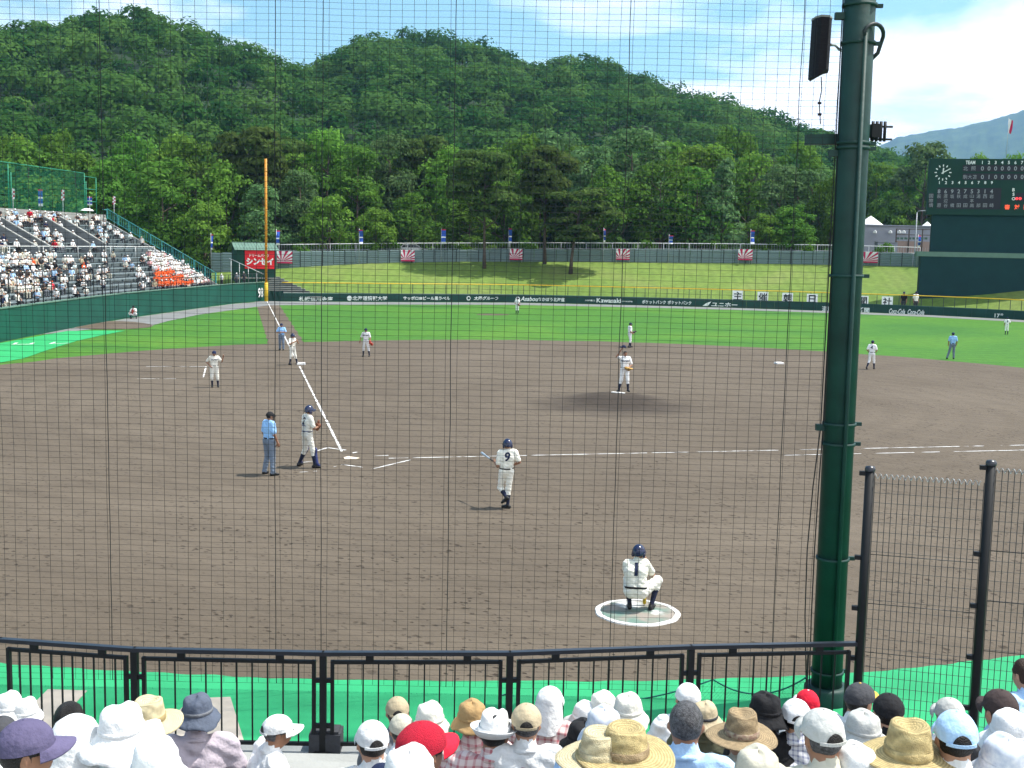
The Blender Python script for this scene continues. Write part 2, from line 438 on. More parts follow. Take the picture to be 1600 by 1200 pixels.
def grass_material(name, c0, c1, c2, stripe=0.0, ang=0.0, width=3.0):
    m = bpy.data.materials.new(name); m.use_nodes = True
    nt = m.node_tree; b = nt.nodes['Principled BSDF']; Nn = nt.nodes.new; K = nt.links.new
    b.inputs['Roughness'].default_value = 0.9; b.inputs['Specular IOR Level'].default_value = 0.2
    tcn = Nn('ShaderNodeTexCoord')
    n = Nn('ShaderNodeTexNoise'); n.inputs['Scale'].default_value = 0.07; n.inputs['Detail'].default_value = 6; n.inputs['Distortion'].default_value = 0.8
    K(tcn.outputs['Object'], n.inputs['Vector'])
    r = Nn('ShaderNodeValToRGB'); e = r.color_ramp.elements
    e[0].position = 0.3; e[0].color = (*c0, 1); e[1].position = 0.72; e[1].color = (*c2, 1)
    k = e.new(0.52); k.color = (*c1, 1)
    K(n.outputs['Fac'], r.inputs[0])
    n2 = Nn('ShaderNodeTexNoise'); n2.inputs['Scale'].default_value = 1.6; n2.inputs['Detail'].default_value = 7; K(tcn.outputs['Object'], n2.inputs['Vector'])
    mr = Nn('ShaderNodeMapRange'); mr.inputs[1].default_value = 0.3; mr.inputs[2].default_value = 0.7; mr.inputs[3].default_value = 0.84; mr.inputs[4].default_value = 1.14
    K(n2.outputs['Fac'], mr.inputs[0])
    hs = Nn('ShaderNodeHueSaturation'); K(r.outputs[0], hs.inputs['Color']); 
    val = mr.outputs[0]
    if stripe > 0:
        mp2 = Nn('ShaderNodeMapping'); mp2.inputs['Rotation'].default_value = (0, 0, ang); K(tcn.outputs['Object'], mp2.inputs['Vector'])
        w = Nn('ShaderNodeTexWave'); w.inputs['Scale'].default_value = 1.0 / width; w.inputs['Distortion'].default_value = 1.2; w.inputs['Detail'].default_value = 2
        K(mp2.outputs[0], w.inputs['Vector'])
        m2 = Nn('ShaderNodeMapRange'); m2.inputs[3].default_value = 1 - stripe; m2.inputs[4].default_value = 1 + stripe; K(w.outputs['Fac'], m2.inputs[0])
        mu = Nn('ShaderNodeMath'); mu.operation = 'MULTIPLY'; K(val, mu.inputs[0]); K(m2.outputs[0], mu.inputs[1]); val = mu.outputs[0]
    K(val, hs.inputs['Value']); K(hs.outputs[0], b.inputs['Base Color'])
    bp = Nn('ShaderNodeBump'); bp.inputs['Strength'].default_value = 0.5; bp.inputs['Distance'].default_value = 0.05
    n3 = Nn('ShaderNodeTexNoise'); n3.inputs['Scale'].default_value = 14; n3.inputs['Detail'].default_value = 5; K(tcn.outputs['Object'], n3.inputs['Vector'])
    K(n3.outputs['Fac'], bp.inputs['Height']); K(bp.outputs[0], b.inputs['Normal'])
    return m
MT['grass'] = grass_material('outfield_grass', (0.036, 0.128, 0.016), (0.052, 0.155, 0.015), (0.076, 0.180, 0.018), 0.06, 0.9, 5.0)
MT['berm_grass'] = grass_material('berm_grass', (0.098, 0.165, 0.028), (0.125, 0.188, 0.034), (0.155, 0.19, 0.052), 0.05, -0.5, 4.0)
MT['rough'] = grass_material('rough_ground', (0.05, 0.10, 0.025), (0.07, 0.13, 0.03), (0.09, 0.13, 0.04))

def leaf_material(name, c0, c1, obj_var=0.18, transl=0.42, hue=0.012):
    m = bpy.data.materials.new(name); m.use_nodes = True
    nt = m.node_tree; Nn = nt.nodes.new; K = nt.links.new
    nt.nodes.clear()
    o = Nn('ShaderNodeOutputMaterial')
    at = Nn('ShaderNodeAttribute'); at.attribute_name = 'tint'
    r = Nn('ShaderNodeMixRGB'); r.inputs[1].default_value = (*c0, 1); r.inputs[2].default_value = (*c1, 1); K(at.outputs['Fac'], r.inputs[0])
    oi = Nn('ShaderNodeObjectInfo')
    mr = Nn('ShaderNodeMapRange'); mr.inputs[3].default_value = 1 - obj_var; mr.inputs[4].default_value = 1 + obj_var; K(oi.outputs['Random'], mr.inputs[0])
    mh = Nn('ShaderNodeMapRange'); mh.inputs[3].default_value = 0.5 - hue; mh.inputs[4].default_value = 0.5 + hue; K(oi.outputs['Random'], mh.inputs[0])
    hs = Nn('ShaderNodeHueSaturation'); K(r.outputs[0], hs.inputs['Color']); K(mr.outputs[0], hs.inputs['Value']); K(mh.outputs[0], hs.inputs['Hue'])
    d = Nn('ShaderNodeBsdfDiffuse'); K(hs.outputs[0], d.inputs['Color'])
    t = Nn('ShaderNodeBsdfTranslucent'); K(hs.outputs[0], t.inputs['Color'])
    mx = Nn('ShaderNodeMixShader'); mx.inputs[0].default_value = transl; K(d.outputs[0], mx.inputs[1]); K(t.outputs[0], mx.inputs[2])
    K(mx.outputs[0], o.inputs[0])
    return m
MT['leaf'] = leaf_material('broad_leaf', (0.055, 0.140, 0.022), (0.150, 0.290, 0.050))
MT['leaf_light'] = leaf_material('light_leaf', (0.085, 0.190, 0.028), (0.190, 0.335, 0.055))
MT['leaf_silver'] = leaf_material('silvery_leaf', (0.068, 0.145, 0.048), (0.165, 0.265, 0.105))
MT['needle'] = leaf_material('pine_needle', (0.055, 0.105, 0.026), (0.115, 0.170, 0.045), 0.1)
MT['hill_leaf'] = leaf_material('hillside_leaf', (0.028, 0.088, 0.020), (0.100, 0.195, 0.044), 0.0)
# ------------------------------------------------------------------ ground and playing field
def sheet(name, pts, z, m, kind='structure'):
    """flat sheet from an outline of xy points"""
    bm = bmesh.new()
    vs = [bm.verts.new((p[0], p[1], z)) for p in pts]
    f = bm.faces.new(vs)
    if f.normal.z < 0: f.normal_flip()
    bmesh.ops.triangulate(bm, faces=bm.faces[:])
    me = bpy.data.meshes.new(name); bm.to_mesh(me); bm.free()
    me.materials.append(m)
    o = link(name, me)
    if kind: o['kind'] = kind
    return o
def curve_pts(pts, n=8, closed=False):
    """Catmull-Rom through points"""
    P = [np.asarray(p, float) for p in pts]; R = []
    k = len(P)
    rng = range(k if closed else k - 1)
    for i in rng:
        if closed: a, b, c, d = P[(i-1) % k], P[i], P[(i+1) % k], P[(i+2) % k]
        else: a, b, c, d = P[max(i-1, 0)], P[i], P[i+1], P[min(i+2, k-1)]
        for j in range(n):
            t = j / n
            R.append(0.5 * ((2*b) + (c-a)*t + (2*a-5*b+4*c-d)*t*t + (3*b-a-3*c+d)*t**3))
    if not closed: R.append(P[-1])
    return R

mb = MB()
ring = [(6000 * math.cos(2*math.pi*k/64), 6000 * math.sin(2*math.pi*k/64), -0.30) for k in range(64)]
mb.poly(ring)
tag(mb.build('ground', MT['rough']), kind='structure')

# left wall line, foot of the wall on the ground
WALL_L = [(-36.6, 8.8), (-38.8, 12.6)] + [tuple(G(*q)[:2]) for q in ((0, 535), (100, 515), (200, 497), (300, 483), (360, 475), (416, 470))]
WALL_C = curve_pts(WALL_L, 5)
# outfield fence line
FENCE_PX = [(440, 471), (520, 471.3), (600, 471.8), (700, 472), (800, 472.6), (900, 474.6), (1000, 477), (1150, 481), (1300, 486), (1450, 492), (1600, 500), (1760, 511)]
FENCE = [np.array([*G(*q)[:2], 0.0]) for q in FENCE_PX]
FENCE_C = curve_pts(FENCE, 6)
POLE_XY = G(416, 471)[:2]

lower = [(31.2, 16), (29.5, 10), (26, 3), (22.6, -3)] + [tuple(G(*q)[:2]) for q in ((1600, 1024), (1340, 1052), (1050, 1064), (800, 1065), (500, 1063), (200, 1050), (0, 1038))] + [(3.2, -18.0), (-4, -19.6), (-13, -18.2), (-21, -12.6), (-27.5, -3)]
grass_out = [tuple(p) for p in WALL_C] + [(POLE_XY[0], POLE_XY[1] + 0.5)] + [tuple(p[:2]) for p in FENCE_C] + [(40, 92), (62, 78), (75, 62), (60, 40), (42, 22), (36, 8), (28, -8), (18, -22), (-12, -28), (-30, -16), (-36, 0)]
sheet('outfield_grass', grass_out, 0.0, MT['grass'])
# dirt infield: the round infield and the ground behind home plate
arc = []
for k in range(0, 61):
    a = math.radians(-4 + (196 + 4) * k / 60)
    rr = 31.5 + 0.12 * math.sin(a * 37) + 0.1 * math.sin(a * 61 + 1)
    arc.append((rr * math.cos(a), 18.4 + rr * math.sin(a)))
low_c = curve_pts([arc[-1]] + list(reversed(lower)) + [arc[0]], 6)
INFIELD = arc + [tuple(p) for p in low_c[1:-1]]
sheet('infield_dirt', INFIELD, 0.006, MT['dirt'])
# dirt strip along the third base line out to the foul pole
dv = np.array([-1, 1]) / math.sqrt(2); nv = np.array([1, 1]) / math.sqrt(2)
st = []
for t in np.linspace(40, 95.5, 30): st.append(tuple(dv * t + nv * (1.05 + 0.08 * math.sin(t * 2.1))))
for t in np.linspace(95.5, 40, 30): st.append(tuple(-0 + dv * t - nv * (1.25 + 0.08 * math.sin(t * 1.7))))
sheet('foul_line_dirt_path', st, 0.010, MT['dirt'])
# artificial turf apron in front of the stand
lo = [(p[0] + 0.06 * mnoise.noise(Vector((p[0] * 3, p[1] * 3, 1))), p[1] + 0.06 * mnoise.noise(Vector((p[0] * 3, p[1] * 3, 8)))) for p in curve_pts(list(reversed(lower)), 30)]
apron = lo + [(38, 2), (30, -14), (24, -22), (10, -30), (-10, -30), (-30, -20)]
sheet('turf_apron', apron, -0.004 + 0.018, MT['turf'])
# bullpen area on the left
sheet('bullpen_turf', [tuple(G(*q)[:2]) for q in ((-60, 549), (0, 536.5), (60, 525.5), (105, 517.5), (150, 516.8), (196, 517), (160, 524), (120, 533), (75, 547), (38, 560), (0, 567), (-60, 575))], 0.018, MT['turf_left'])
sheet('warning_track', [tuple(G(*q)[:2]) for q in ((60, 523.5), (100, 515.3), (200, 497.4), (300, 483.4), (360, 475.4), (417, 470.4), (440, 471.3), (600, 472.2), (800, 473), (1000, 477.4), (1150, 481.4), (1300, 486.4), (1450, 492.4), (1600, 500.4), (1760, 511.4), (1760, 514.5), (1600, 503.6), (1450, 495.4), (1300, 489.4), (1150, 484.4), (1000, 480.6), (800, 476.4), (600, 476), (440, 477), (417, 477.5), (360, 485), (310, 492), (262, 502), (230, 511), (150, 514), (96, 519.5))], 0.014, MT['gravel'])
mnd = [tuple(G(170 + 68 * math.cos(a) + 4 * math.sin(3 * a), 508.5 + 6.5 * math.sin(a))[:2]) for a in np.linspace(0, 2 * math.pi, 40, endpoint=False)]
sheet('bullpen_mound', mnd, 0.022, MT['dirt'])
mnd = [tuple(G(770 + 26 * math.cos(a), 491.5 + 1.4 * math.sin(a))[:2]) for a in np.linspace(0, 2 * math.pi, 24, endpoint=False)]
tag(sheet('worn_grass_patch', mnd, 0.008, MT['dirt']), kind='structure')

# pitcher's mound: a low dome
mb = MB()
MC = (0.0, 18.0)
prof = [(0.001, 0.25), (0.5, 0.25), (0.9, 0.235), (1.4, 0.17), (1.9, 0.095), (2.3, 0.035), (2.75, 0.0)]
mb.lathe(list(reversed(prof)), 48, (MC[0], MC[1], 0.008), fn=lambda p, t: (p[0], p[1], p[2] + 0.012 * mnoise.noise(Vector((p[0] * 1.5, p[1] * 1.5, 0.3)))))
tag(mb.build('pitching_mound', MT['dirt']), kind='structure')

# ---- chalk lines (worn: ragged edges and gaps)
def chalk(name, segs, w, z=0.016, gap=0.0, seed=0, step=0.12, label=None, taper=True):
    rr = random.Random(seed)
    mb = MB()
    for a, b in segs:
        a = np.asarray(a[:2], float); b = np.asarray(b[:2], float)
        d = b - a; ln = np.linalg.norm(d); d /= ln; n = np.array([-d[1], d[0]])
        k = max(2, int(ln / step)); prev = None; off = False
        for i in range(k + 1):
            t = i / k
            p = a + d * ln * t
            v = 1.0
            if gap > 0:
                v = mnoise.noise(Vector((p[0] * 1.3, p[1] * 1.3, seed + 3))) + 0.7 * mnoise.noise(Vector((p[0] * 5, p[1] * 5, seed))) + 0.75 - gap
                v = min(1.0, max(0.0, v * 2.2))
            ww = w * v * (0.46 + 0.30 * mnoise.noise(Vector((p[0] * 4.1, p[1] * 4.1, seed))) + 0.24 * mnoise.noise(Vector((p[0] * 13, p[1] * 13, seed))))
            ww2 = w * v * (0.46 + 0.30 * mnoise.noise(Vector((p[0] * 4.1, p[1] * 4.1, seed + 20))) + 0.24 * mnoise.noise(Vector((p[0] * 13, p[1] * 13, seed + 20))))
            cur = (p + n * ww, p - n * ww2)
            if prev is not None and v > 0.02:
                mb.quad((*prev[1], z), (*cur[1], z), (*cur[0], z), (*prev[0], z))
            prev = cur
    o = mb.build(name, MT['chalk'])
    return tag(o, kind='structure')
s2 = math.sqrt(0.5)
chalk('chalk_foul_line', [(dv * 1.35, dv * 26.95), (dv * 27.6, dv * 95.0)], 0.092, seed=1, gap=0.25, step=0.07)
fv = nv
chalk('chalk_first_base_line', [(fv * 1.3, fv * 26.9), (fv * 28.0, fv * 60)], 0.085, seed=2, gap=0.40)
l0 = fv * 13.4 + np.array([s2, -s2]) * 0.92; l1 = fv * 30 + np.array([s2, -s2]) * 0.92
chalk('chalk_runner_lane', [(l0, l1)], 0.085, seed=4, gap=0.32)
def pxs(*q): return [(G(*q[i]), G(*q[i + 1])) for i in range(len(q) - 1)]
chalk('chalk_batter_box', pxs((496, 704.8), (512, 700.2), (540, 704)) + pxs((521, 730.4), (536, 726.6), (583, 733.2), (641, 719.2)) + pxs((583, 713), (607, 712.3)) + pxs((551, 708.5), (558, 707)), 0.095, seed=5, gap=0.45)
chalk('chalk_catcher_box', pxs((447, 712.4), (457, 713.4)) + pxs((473, 723.2), (500, 720)) + pxs((468, 738.6), (495, 736.8)), 0.06, seed=6, gap=0.5)
chalk('chalk_coach_box', pxs((228, 573), (322, 573.2), (317, 592)) + pxs((214, 592.2), (275, 592.2)), 0.075, seed=8, gap=0.25)
chalk('bullpen_line', pxs((20, 538.6), (52, 538.2)) + pxs((78, 537.6), (108, 536.6)) + pxs((20, 538.6), (27, 536)) + pxs((46, 538.2), (53, 536)) + pxs((78, 537.6), (86, 535)), 0.16, seed=10, z=0.024)

# ---- bases, plate, rubber
def slab(name, c, s, h, rz, m, label, cat, group=None):
    mb = MB(); x = s / 2; e = 0.025
    pts0 = [(-x, -x), (x, -x), (x, x), (-x, x)]
    mb.add([(p[0], p[1], 0) for p in pts0] + [(p[0], p[1], h * 0.7) for p in pts0] + [(p[0] * (1 - e * 3), p[1] * (1 - e * 3), h) for p in pts0],
           [(0, 1, 5, 4), (1, 2, 6, 5), (2, 3, 7, 6), (3, 0, 4, 7), (4, 5, 9, 8), (5, 6, 10, 9), (6, 7, 11, 10), (7, 4, 8, 11), (8, 9, 10, 11)])
    o = mb.build(name, m); o.location = c; o.rotation_euler = (0, 0, rz)
    return tag(o, label, cat, group)
c = G(470.5, 569.5); slab('base_bag', (c[0], c[1], 0.006), 0.46, 0.09, math.pi / 4, MT['base_white'], 'white base bag under the foot of the runner at third', 'base', 'white bases on the infield')
c = G(1217, 568.5); slab('base_bag', (c[0], c[1], 0.006), 0.44, 0.09, math.pi / 4, MT['base_white'], 'white base bag alone on the dirt left of the big green pole', 'base', 'white bases on the infield')
mb = MB(); h = 0.2159
mb.prism([(0, 0, 0), (h, h, 0), (h, 2 * h, 0), (-h, 2 * h, 0), (-h, h, 0)], (0, 0, 0.012))
o = mb.build('home_plate', MT['plate']); o.location = (-0.02, -0.02, 0.008)
tag(o, 'dusty cream five sided home plate between the worn batter boxes', 'home plate')
mb = MB(); mb.box((0, 0, 0.02), (0.61, 0.15, 0.04)); o = mb.build('pitching_rubber', MT['base_white']); o.location = (-0.1, 18.44, 0.25)
tag(o, 'white rubber slab beside the foot of the pitcher on the mound', 'pitching rubber')
# on-deck circle
def deck_material():
    m = mat('deck_mat', (0.20, 0.25, 0.22), 0.9)
    nt = m.node_tree; b = nt.nodes['Principled BSDF']; Nn = nt.nodes.new; K = nt.links.new
    tcn = nt.nodes['Texture Coordinate']
    n = Nn('ShaderNodeTexNoise'); n.inputs['Scale'].default_value = 2.2; n.inputs['Detail'].default_value = 6; K(tcn.outputs['Object'], n.inputs['Vector'])
    r = Nn('ShaderNodeValToRGB'); e = r.color_ramp.elements
    e[0].position = 0.40; e[0].color = (0.125, 0.20, 0.165, 1); e[1].position = 0.60; e[1].color = (0.27, 0.235, 0.20, 1); K(n.outputs['Fac'], r.inputs[0])
    # spilled white rosin
    prev = r.outputs[0]
    for (cx, cy, rad) in ((0.33, -0.02, 0.22), (-0.12, 0.42, 0.30)):
        vm = Nn('ShaderNodeVectorMath'); vm.operation = 'DISTANCE'; vm.inputs[1].default_value = (cx, cy, 0.02); K(tcn.outputs['Object'], vm.inputs[0])
        sn = Nn('ShaderNodeTexNoise'); sn.inputs['Scale'].default_value = 7; sn.inputs['Detail'].default_value = 6; K(tcn.outputs['Object'], sn.inputs['Vector'])
        ma = Nn('ShaderNodeMath'); ma.operation = 'MULTIPLY_ADD'; K(sn.outputs['Fac'], ma.inputs[0]); ma.inputs[1].default_value = 0.30; K(vm.outputs['Value'], ma.inputs[2])
        mr = Nn('ShaderNodeMapRange'); mr.inputs[1].default_value = rad * 0.8; mr.inputs[2].default_value = rad * 1.5; mr.inputs[3].default_value = 0.85; mr.inputs[4].default_value = 0.0; K(ma.outputs[0], mr.inputs[0])
        mx = Nn('ShaderNodeMixRGB'); K(mr.outputs[0], mx.inputs[0]); K(prev, mx.inputs[1]); mx.inputs[2].default_value = (0.7, 0.7, 0.7, 1); prev = mx.outputs[0]
    K(prev, b.inputs['Base Color'])
    return m
DECK = G(996, 958)
od = empty('on_deck_circle', (DECK[0], DECK[1], 0.006), 0.55)
tag(od, 'round grey green mat with white rim under the kneeling batter', 'on-deck circle')
mb = MB(); mb.lathe([(0.66, 0.0), (0.66, 0.02), (0.0005, 0.02)], 48, smooth=False); mb.build('deck_surface', deck_material(), od)
mb = MB(); mb.lathe([(0.665, 0.02), (0.665, 0.024), (0.755, 0.022), (0.765, 0.0)], 64, smooth=False, fn=lambda p, t: (p[0] * (1 + 0.012 * math.sin(9 * t)), p[1] * (1 + 0.012 * math.sin(7 * t)), p[2])); mb.build('rim', MT['chalk'], od)

# tan mats on the apron turf
for q, lb in (((( -10, 1162), (75, 1078), (136, 1080), (72, 1148), (40, 1176)), 'pale tan floor mat on green turf behind the leftmost railing panel'),
              (((268, 1122), (300, 1092), (360, 1090), (384, 1168), (250, 1168)), 'pale tan floor mat on green turf behind the grey denim hat')):
    mb = MB(); mb.prism([G(*p, 0.016) for p in q], (0, 0, 0.012)); tag(mb.build('floor_mat', MT['mat_tan']), lb, 'mat', 'mats on the turf')
# ------------------------------------------------------------------ left field wall and stand
def tangents(C):
    C = [np.asarray(p, float) for p in C]; T = []
    for i in range(len(C)):
        d = C[min(i+1, len(C)-1)] - C[max(i-1, 0)]; T.append(d / np.linalg.norm(d))
    return T
WC = [np.array(p) for p in WALL_C]
WT = tangents(WC)
WN = [np.array([-t[1], t[0]]) for t in WT]           # pointing away from the field (left of travel)
WN = [n if n[0] < 0 else -n for n in WN]
def wp(s, d):
    """point at wall parameter s (index float), d metres behind the wall face"""
    s = min(max(s, 0), len(WC) - 1.001); i = int(s); t = s - i
    p = WC[i] * (1 - t) + WC[i+1] * t; n = WN[i] * (1 - t) + WN[i+1] * t; n /= np.linalg.norm(n)
    return p + n * d
NS = len(WC)
def s_of_px(px):
    best = min(np.linspace(0, NS - 1.01, 400), key=lambda s: abs(proj((*wp(s, 0), 2.0))[0] - px)); return best
WALL_H = 2.02
def strip(mb, prof, s0, s1, n=34, m=0):
    """sweep an open profile of (d,z) along the wall curve, closed at the ends"""
    ss = np.linspace(s0, s1, n); vs = []; fs = []; k = len(prof)
    for s in ss:
        for d, z in prof: 
            p = wp(s, d); vs.append((p[0], p[1], z))
    for i in range(n - 1):
        for j in range(k - 1): fs.append((i*k+j, i*k+j+1, (i+1)*k+j+1, (i+1)*k+j))
    mb.add(vs, fs, m)
    mb.add(vs[:k], [tuple(range(k))], m); mb.add(vs[-k:], [tuple(reversed(range(k)))], m)
S_END = s_of_px(415)
S_ST = s_of_px(350)
lw = empty('left_field_wall', (*wp(0, 0), 0)); lw['label'] = 'curved dark green padded wall below the crowded stand'; lw['category'] = 'wall'
def under(parent, mb, name, mats):
    """build world-space geometry as a child of an Empty"""
    off = np.array(parent.location); mb.v = [tuple(np.array(p) - off) for p in mb.v]
    return mb.build(name, mats, parent)
mb = MB(); strip(mb, [(0, -0.2), (0, WALL_H), (0.35, WALL_H), (0.35, -0.2)], 0, S_END, 60); under(lw, mb, 'wall_face', MT['wall_green'])
mb = MB(); strip(mb, [(-0.04, WALL_H + 0.003), (-0.04, WALL_H + 0.07), (0.38, WALL_H + 0.07), (0.38, WALL_H + 0.003)], 0, S_END, 60); under(lw, mb, 'coping', MT['hut_roof'])
# seams of the padding
for s in np.linspace(1.0, S_END - 0.4, 22):
    mb = MB(); p = wp(s, -0.012); q = wp(s, 0.02); mb.beam((*q, 0.02), (*q, WALL_H - 0.02), 0.03, 0.07, up=(*(wp(s, 1) - wp(s, 0)), 0)); under(lw, mb, 'pad_seam', MT['wall_green'])
# 98 mark
tm = fit_text(text_mesh('98', bold=0.02), w=1.15, h=1.05); tm4 = fit_text(text_mesh('4', bold=0.02), w=0.36, h=0.44)
def on_wall(px, py_z, me, m, d=-0.16, parent=lw):
    s = s_of_px(px); p = wp(s, d); rt = wp(s + 0.05, 0) - wp(s - 0.05, 0)
    # facing the field: text right runs with rising s when seen from the field
    return place_text(me, (*p, py_z), (*rt, 0), (0, 0, 1), m, parent)
on_wall(405.5, 0.95, tm, MT['letter_white']); on_wall(412.0, 1.3, tm4, MT['letter_white'])

# the stand itself
stand = empty('left_stand', (*wp(0, 0.4), 0)); tag(stand, 'steep grey stepped spectator stand behind the left field wall', 'grandstand')
ROWS = 15; RD = 0.76; RH = 0.425; D0 = 0.9; Z0 = 1.75
def row_z(k): return Z0 + RH * k
def row_d(k): return D0 + RD * k
mb = MB(); strip(mb, [(0.36, 0), (0.36, Z0 - 0.02), (D0, Z0 - 0.02), (D0, 0)], 0, S_END, 50); under(stand, mb, 'front_walk', MT['stand_step'])
for k in range(ROWS):
    mb = MB(); d = row_d(k); strip(mb, [(d + 0.003, 0.0), (d + 0.003, row_z(k)), (d + RD, row_z(k)), (d + RD, 0.0)], 0, S_ST, 40); under(stand, mb, 'step', MT['stand_step'])
    mb = MB()
    strip(mb, [(d + 0.30, row_z(k) + 0.36), (d + 0.30, row_z(k) + 0.42), (d + 0.60, row_z(k) + 0.42), (d + 0.60, row_z(k) + 0.36), (d + 0.30, row_z(k) + 0.36)], 0.3, S_ST - 0.25, 40); under(stand, mb, 'bench', MT['stand_bench'])
    mb = MB()
    for s in np.linspace(0.5, S_ST - 0.3, 30):
        p = wp(s, d + 0.45); mb.box((*p, row_z(k) + 0.18), (0.10, 0.10, 0.355))
    f = under(stand, mb, 'bench_feet', MT['stand_step']); f['kind'] = 'stuff'
DT = row_d(ROWS); ZT = row_z(ROWS - 1)
mb = MB(); strip(mb, [(DT + 0.003, 0), (DT + 0.003, ZT + 1.15), (DT + 0.3, ZT + 1.15), (DT + 0.3, 0)], 0, S_ST - 0.25, 40); under(stand, mb, 'back_wall', MT['pale_concrete'])
# sloping end wall with a pale coping
mb = MB()
a0 = wp(S_ST, D0 - 0.2); a1 = wp(S_ST, DT + 0.3); b0 = wp(S_ST + 0.12, D0 - 0.2); b1 = wp(S_ST + 0.12, DT + 0.3)
mb.add([(*a0, 0), (*a1, 0), (*a1, ZT + 0.5), (*a0, Z0 + 0.3), (*b0, 0), (*b1, 0), (*b1, ZT + 0.5), (*b0, Z0 + 0.3)], [(0, 1, 2, 3), (7, 6, 5, 4), (0, 3, 7, 4), (1, 5, 6, 2), (3, 2, 6, 7)])
under(stand, mb, 'end_wall', MT['pale_concrete'])
# stair wells cut into the stand: dark side walls with pale copings
for px, d0, d1 in ((40, 6.2, 10.2), (103, 6.6, 10.8), (128, 6.6, 10.9), (16, 6.0, 10.4)):
    s = 0
    ss = np.linspace(0.2, S_ST - 0.3, 300)
    s = min(ss, key=lambda q: abs(proj((*wp(q, (d0 + d1) / 2), row_z(9)))[0] - px))
    zz = lambda d: Z0 + (d - D0) / RD * RH
    mb = MB(); u0, u1 = wp(s, d0), wp(s, d1); v0, v1 = wp(s + 0.12, d0), wp(s + 0.12, d1)
    mb.add([(*u0, zz(d0) - 0.6), (*u1, zz(d1) - 0.6), (*u1, zz(d1) + 1.0), (*u0, zz(d0) + 1.0), (*v0, zz(d0) - 0.6), (*v1, zz(d1) - 0.6), (*v1, zz(d1) + 1.0), (*v0, zz(d0) + 1.0)],
           [(0, 1, 2, 3), (7, 6, 5, 4), (0, 3, 7, 4), (1, 5, 6, 2), (3, 2, 6, 7), (0, 4, 5, 1)])
    w = under(stand, mb, 'stairwell_wall', MT['stair_side'])
    mb = MB(); c0 = (wp(s, d0) + wp(s + 0.12, d0)) / 2; c1 = (wp(s, d1) + wp(s + 0.12, d1)) / 2
    mb.beam((*c0, zz(d0) + 1.03), (*c1, zz(d1) + 1.03), 0.30, 0.06); mb.v = [tuple(np.array(p) - np.array(stand.location)) for p in mb.v]
    mb.build('coping', MT['pale_concrete'], w)

# black post fence on the wall
wf = empty('wall_fence', (*wp(0, 0.2), 0)); tag(wf, 'black post and rail fence standing on the green wall', 'fence')
s_mid = s_of_px(176)
def fence_run(s0, s1, n, h, r):
    ss = np.linspace(s0, s1, n)
    for s in ss:
        mb = MB(); p = wp(s, 0.2); mb.tube([(*p, WALL_H + 0.07), (*p, WALL_H + h)], r, 6); under(wf, mb, 'post', MT['black_metal'])
    for hh in ((h,) if h < 1.2 else (h, h * 0.5)):
        mb = MB(); mb.tube([(*wp(s, 0.2), WALL_H + hh) for s in np.linspace(s0, s1, 40)], 0.025, 5); under(wf, mb, 'rail', MT['black_metal'])
fence_run(0.2, s_mid, 30, 2.15, 0.035)
fence_run(s_mid + 0.15, S_END - 0.1, 34, 0.98, 0.03)
# pale rail along the cross aisle
ar = empty('aisle_rail', (*wp(0, 5.0), 0)); tag(ar, 'thin white rail along the middle aisle of the left stand', 'rail')
kA = 7
mb = MB(); mb.tube([(*wp(s, row_d(kA) + 0.02), row_z(kA) + 1.0) for s in np.linspace(0.3, S_ST - 1.2, 40)], 0.03, 6); under(ar, mb, 'handrail', MT['white_paint'])
for s in np.linspace(0.4, S_ST - 1.2, 14):
    mb = MB(); p = wp(s, row_d(kA) + 0.02); mb.tube([(*p, row_z(kA)), (*p, row_z(kA) + 1.0)], 0.025, 5); under(ar, mb, 'post', MT['white_paint'])
# teal stair rail at the end of the stand
tr = empty('stair_rail', (*wp(S_ST, D0), 0)); tag(tr, 'teal railing sloping down the end of the left stand', 'railing')
sl = (ZT + 0.5 - Z0 - 0.3) / (DT - D0)
def ez(d): return Z0 + 0.3 + sl * (d - D0 + 0.2)
for hh in (0.15, 1.05):
    mb = MB(); mb.tube([(*wp(S_ST + 0.06, d), ez(d) + hh) for d in (DT + 0.2, D0)], 0.04, 6); mb.tube([(*wp(S_ST + 0.06, DT + 0.2), ez(DT) + hh), (*wp(S_ST - 0.35, DT + 0.2), ez(DT) + hh)], 0.04, 6); under(tr, mb, 'rail', MT['teal_rail'])
for d in np.linspace(D0, DT + 0.2, 11):
    mb = MB(); p = wp(S_ST + 0.06, d); mb.box((*p, ez(d) + 0.54), (0.10, 0.10, 1.06)); under(tr, mb, 'post', MT['teal_rail'])
for i, d in enumerate(np.linspace(D0 + 0.1, DT, 60)):
    mb = MB(); p = wp(S_ST + 0.06, d); mb.box((*p, ez(d) + 0.58), (0.03, 0.03, 0.9)); under(tr, mb, 'baluster', MT['teal_rail'])
